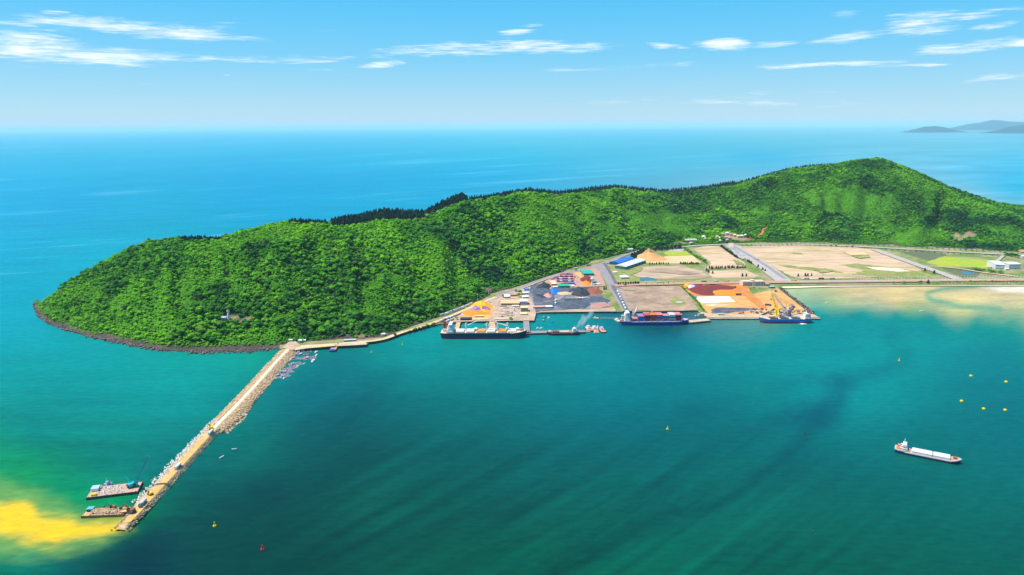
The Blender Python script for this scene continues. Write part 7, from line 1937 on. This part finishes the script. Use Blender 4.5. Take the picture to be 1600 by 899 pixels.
row([(988, 404), (1008, 394.5)], 6, 12, 'pine', 'dark pine in the dense wood beside the excavated mound', 'dark wood beside the mound', double=14, jit=2.5); row([(986, 402), (1005, 393)], 7, 12, 'pine', 'dark pine in the dense wood beside the excavated mound', 'dark wood beside the mound', jit=2.5)
row([(1022, 391.8), (1066, 388)], 7, 13, 'pine', 'dark pine in the dense wood below the bright slope', 'dark wood below the bright slope', double=18, jit=3)
for px, py, l in [(806, 456.8, 'olive-brown round tree above the pink-roofed office'), (810.8, 465.5, 'tall dark green tree between pink-roofed office and white house'), (812.3, 461, 'second tall dark tree behind the first by the white house'), (786, 466, 'round green tree left of the white-roofed hall'), (900, 424.5, 'small dark tree beside the hillside road above the orange heap'), (713.5, 500.5, 'olive bush beside the orange trestle'), (617, 525.5, 'dark bush at the bend of the sandy road'), (798, 500.8, 'green bushes on the quay edge by the long shed')]:
    g = G(px, py, ZL); broadleaf(g.x, g.y, ZL-.2, 6.0 if 'tall' in l else 4.2, l, TP, 'shrub' if 'shrub' in l or 'bush' in l else 'roadside_tree', 'shrub' if 'shrub' in l or 'bush' in l else 'tree')
row([(640, 519.5), (660, 513), (682, 507)], 8, 4, 'leaf', 'low bush on the strip between sandy road and water', 'bushes below the sandy road', R=2.6, double=6, jit=2)
row([(1065, 449), (1076, 460), (1090, 474), (1100, 487)], 5, 4, 'leaf', 'dark clipped shrub in the green strip beside the ore yard', 'green strip beside the ore yard', R=2.6, jit=.8)

# ---------------------------------------------------------------- loose cargo on the quays
def bundle_mesh(seed, m):
    r = random.Random(seed); b = MB()
    for k in range(r.randint(2, 4)): b.box(r.uniform(-1.6, 1.6), r.uniform(-1.2, 1.2), 0 if k < 3 else 1.3, r.uniform(1.6, 3.4), r.uniform(1.4, 2.4), r.uniform(1.0, 2.2), r.uniform(-.3, .3))
    return b.mesh('cargo_bundle', m)
BUN = [(c, bundle_mesh(i, m)) for i, (c, m) in enumerate((('brown', P_WOOD), ('grey', P_GREY), ('white', P_WHITE), ('rusty', P_RUST), ('blue', W_BLUER), ('dark', P_DGREY), ('cream', W_CREAM)))]
def clutter(poly, n, where, group, seed, s=1.0):
    r = random.Random(seed); xs = [p[0] for p in poly]; ys = [p[1] for p in poly]; k = 0
    while k < n:
        px, py = r.uniform(min(xs), max(xs)), r.uniform(min(ys), max(ys))
        if not inside(np.array([px]), np.array([py]), poly)[0]: continue
        c, me = r.choice(BUN); g = G(px, py, ZL); o = bpy.data.objects.new('cargo_bundle', me); COL.objects.link(o)
        o.location = (g.x, g.y, ZL+.9); o.rotation_euler = (0, 0, r.uniform(0, 3)); q = s*r.uniform(.7, 1.3); o.scale = (q, q, q)
        tag(o, '%s bundle of loose cargo lying on %s' % (c, where), 'cargo bundle', group); k += 1
clutter([(1168, 483.5), (1200, 483.5), (1204, 490), (1172, 490)], 26, 'the outer quay left of the yellow crane', 'cargo on the outer quay', 3)
clutter([(1215, 484), (1252, 482), (1268, 491), (1240, 492.5), (1218, 491)], 22, 'the outer quay around the grey cranes', 'cargo around the grey cranes', 4)
clutter([(782, 480), (812, 482), (812, 497), (778, 497)], 30, 'the cluttered yard below the tan warehouse', 'cargo below the tan warehouse', 5, .8)
clutter([(762, 470), (782, 463), (781, 480), (768, 482)], 12, 'the bare port yard right of the yellow heap', 'cargo on the bare yard', 6, .7)
clutter([(896, 434), (904, 432), (904, 447), (898, 447)], 12, 'the strip right of the container rows', 'cargo beside the containers', 7)
clutter([(926, 446), (942, 440), (946, 450), (930, 452)], 8, 'the verge below the water tower', 'cargo below the water tower', 8)
clutter([(838, 484.8), (868, 484), (868, 487), (838, 488)], 10, 'the dock edge before the pinkish-red shed', 'cargo on the dock edge', 9, .8)
clutter([(1080, 494), (1102, 493), (1104, 497), (1082, 498.5)], 9, 'the concrete pier end', 'cargo on the pier end', 10)
clutter([(525, 537.5), (570, 536), (571, 538.3), (527, 540)], 10, 'the landing apron', 'cargo on the landing', 11, .7)
# ---------------------------------------------------------------- haze (after everything it needs to contain)
def build_haze():
    x0, x1, y0, y1, z0, z1 = -252000, 252000, -62000, 252000, -9, 580
    v = [(x, y, z) for z in (z0, z1) for y in (y0, y1) for x in (x0, x1)]
    f = [(0, 2, 3, 1), (4, 5, 7, 6), (0, 1, 5, 4), (2, 6, 7, 3), (0, 4, 6, 2), (1, 3, 7, 5)]
    m = bpy.data.materials.new('sea haze'); m.use_nodes = True
    t = NT(m.node_tree)
    t.n.remove(t.n['Principled BSDF'])
    p = t.node('ShaderNodeVolumePrincipled')
    p.inputs['Color'].default_value = HAZE_COL
    p.inputs['Density'].default_value = HAZE_DENSITY
    p.inputs['Anisotropy'].default_value = 0.0
    t.l.new(p.outputs[0], t.n['Material Output'].inputs['Volume'])
    m.cycles.volume_sampling = 'MULTIPLE_IMPORTANCE'
    m.cycles.homogeneous_volume = True
    o = link_mesh('haze', v, f, m)
    tag(o, kind='stuff')
HAZE_COL = (.60, .86, 1.0, 1)
HAZE_DENSITY = 1.7e-5
build_haze()
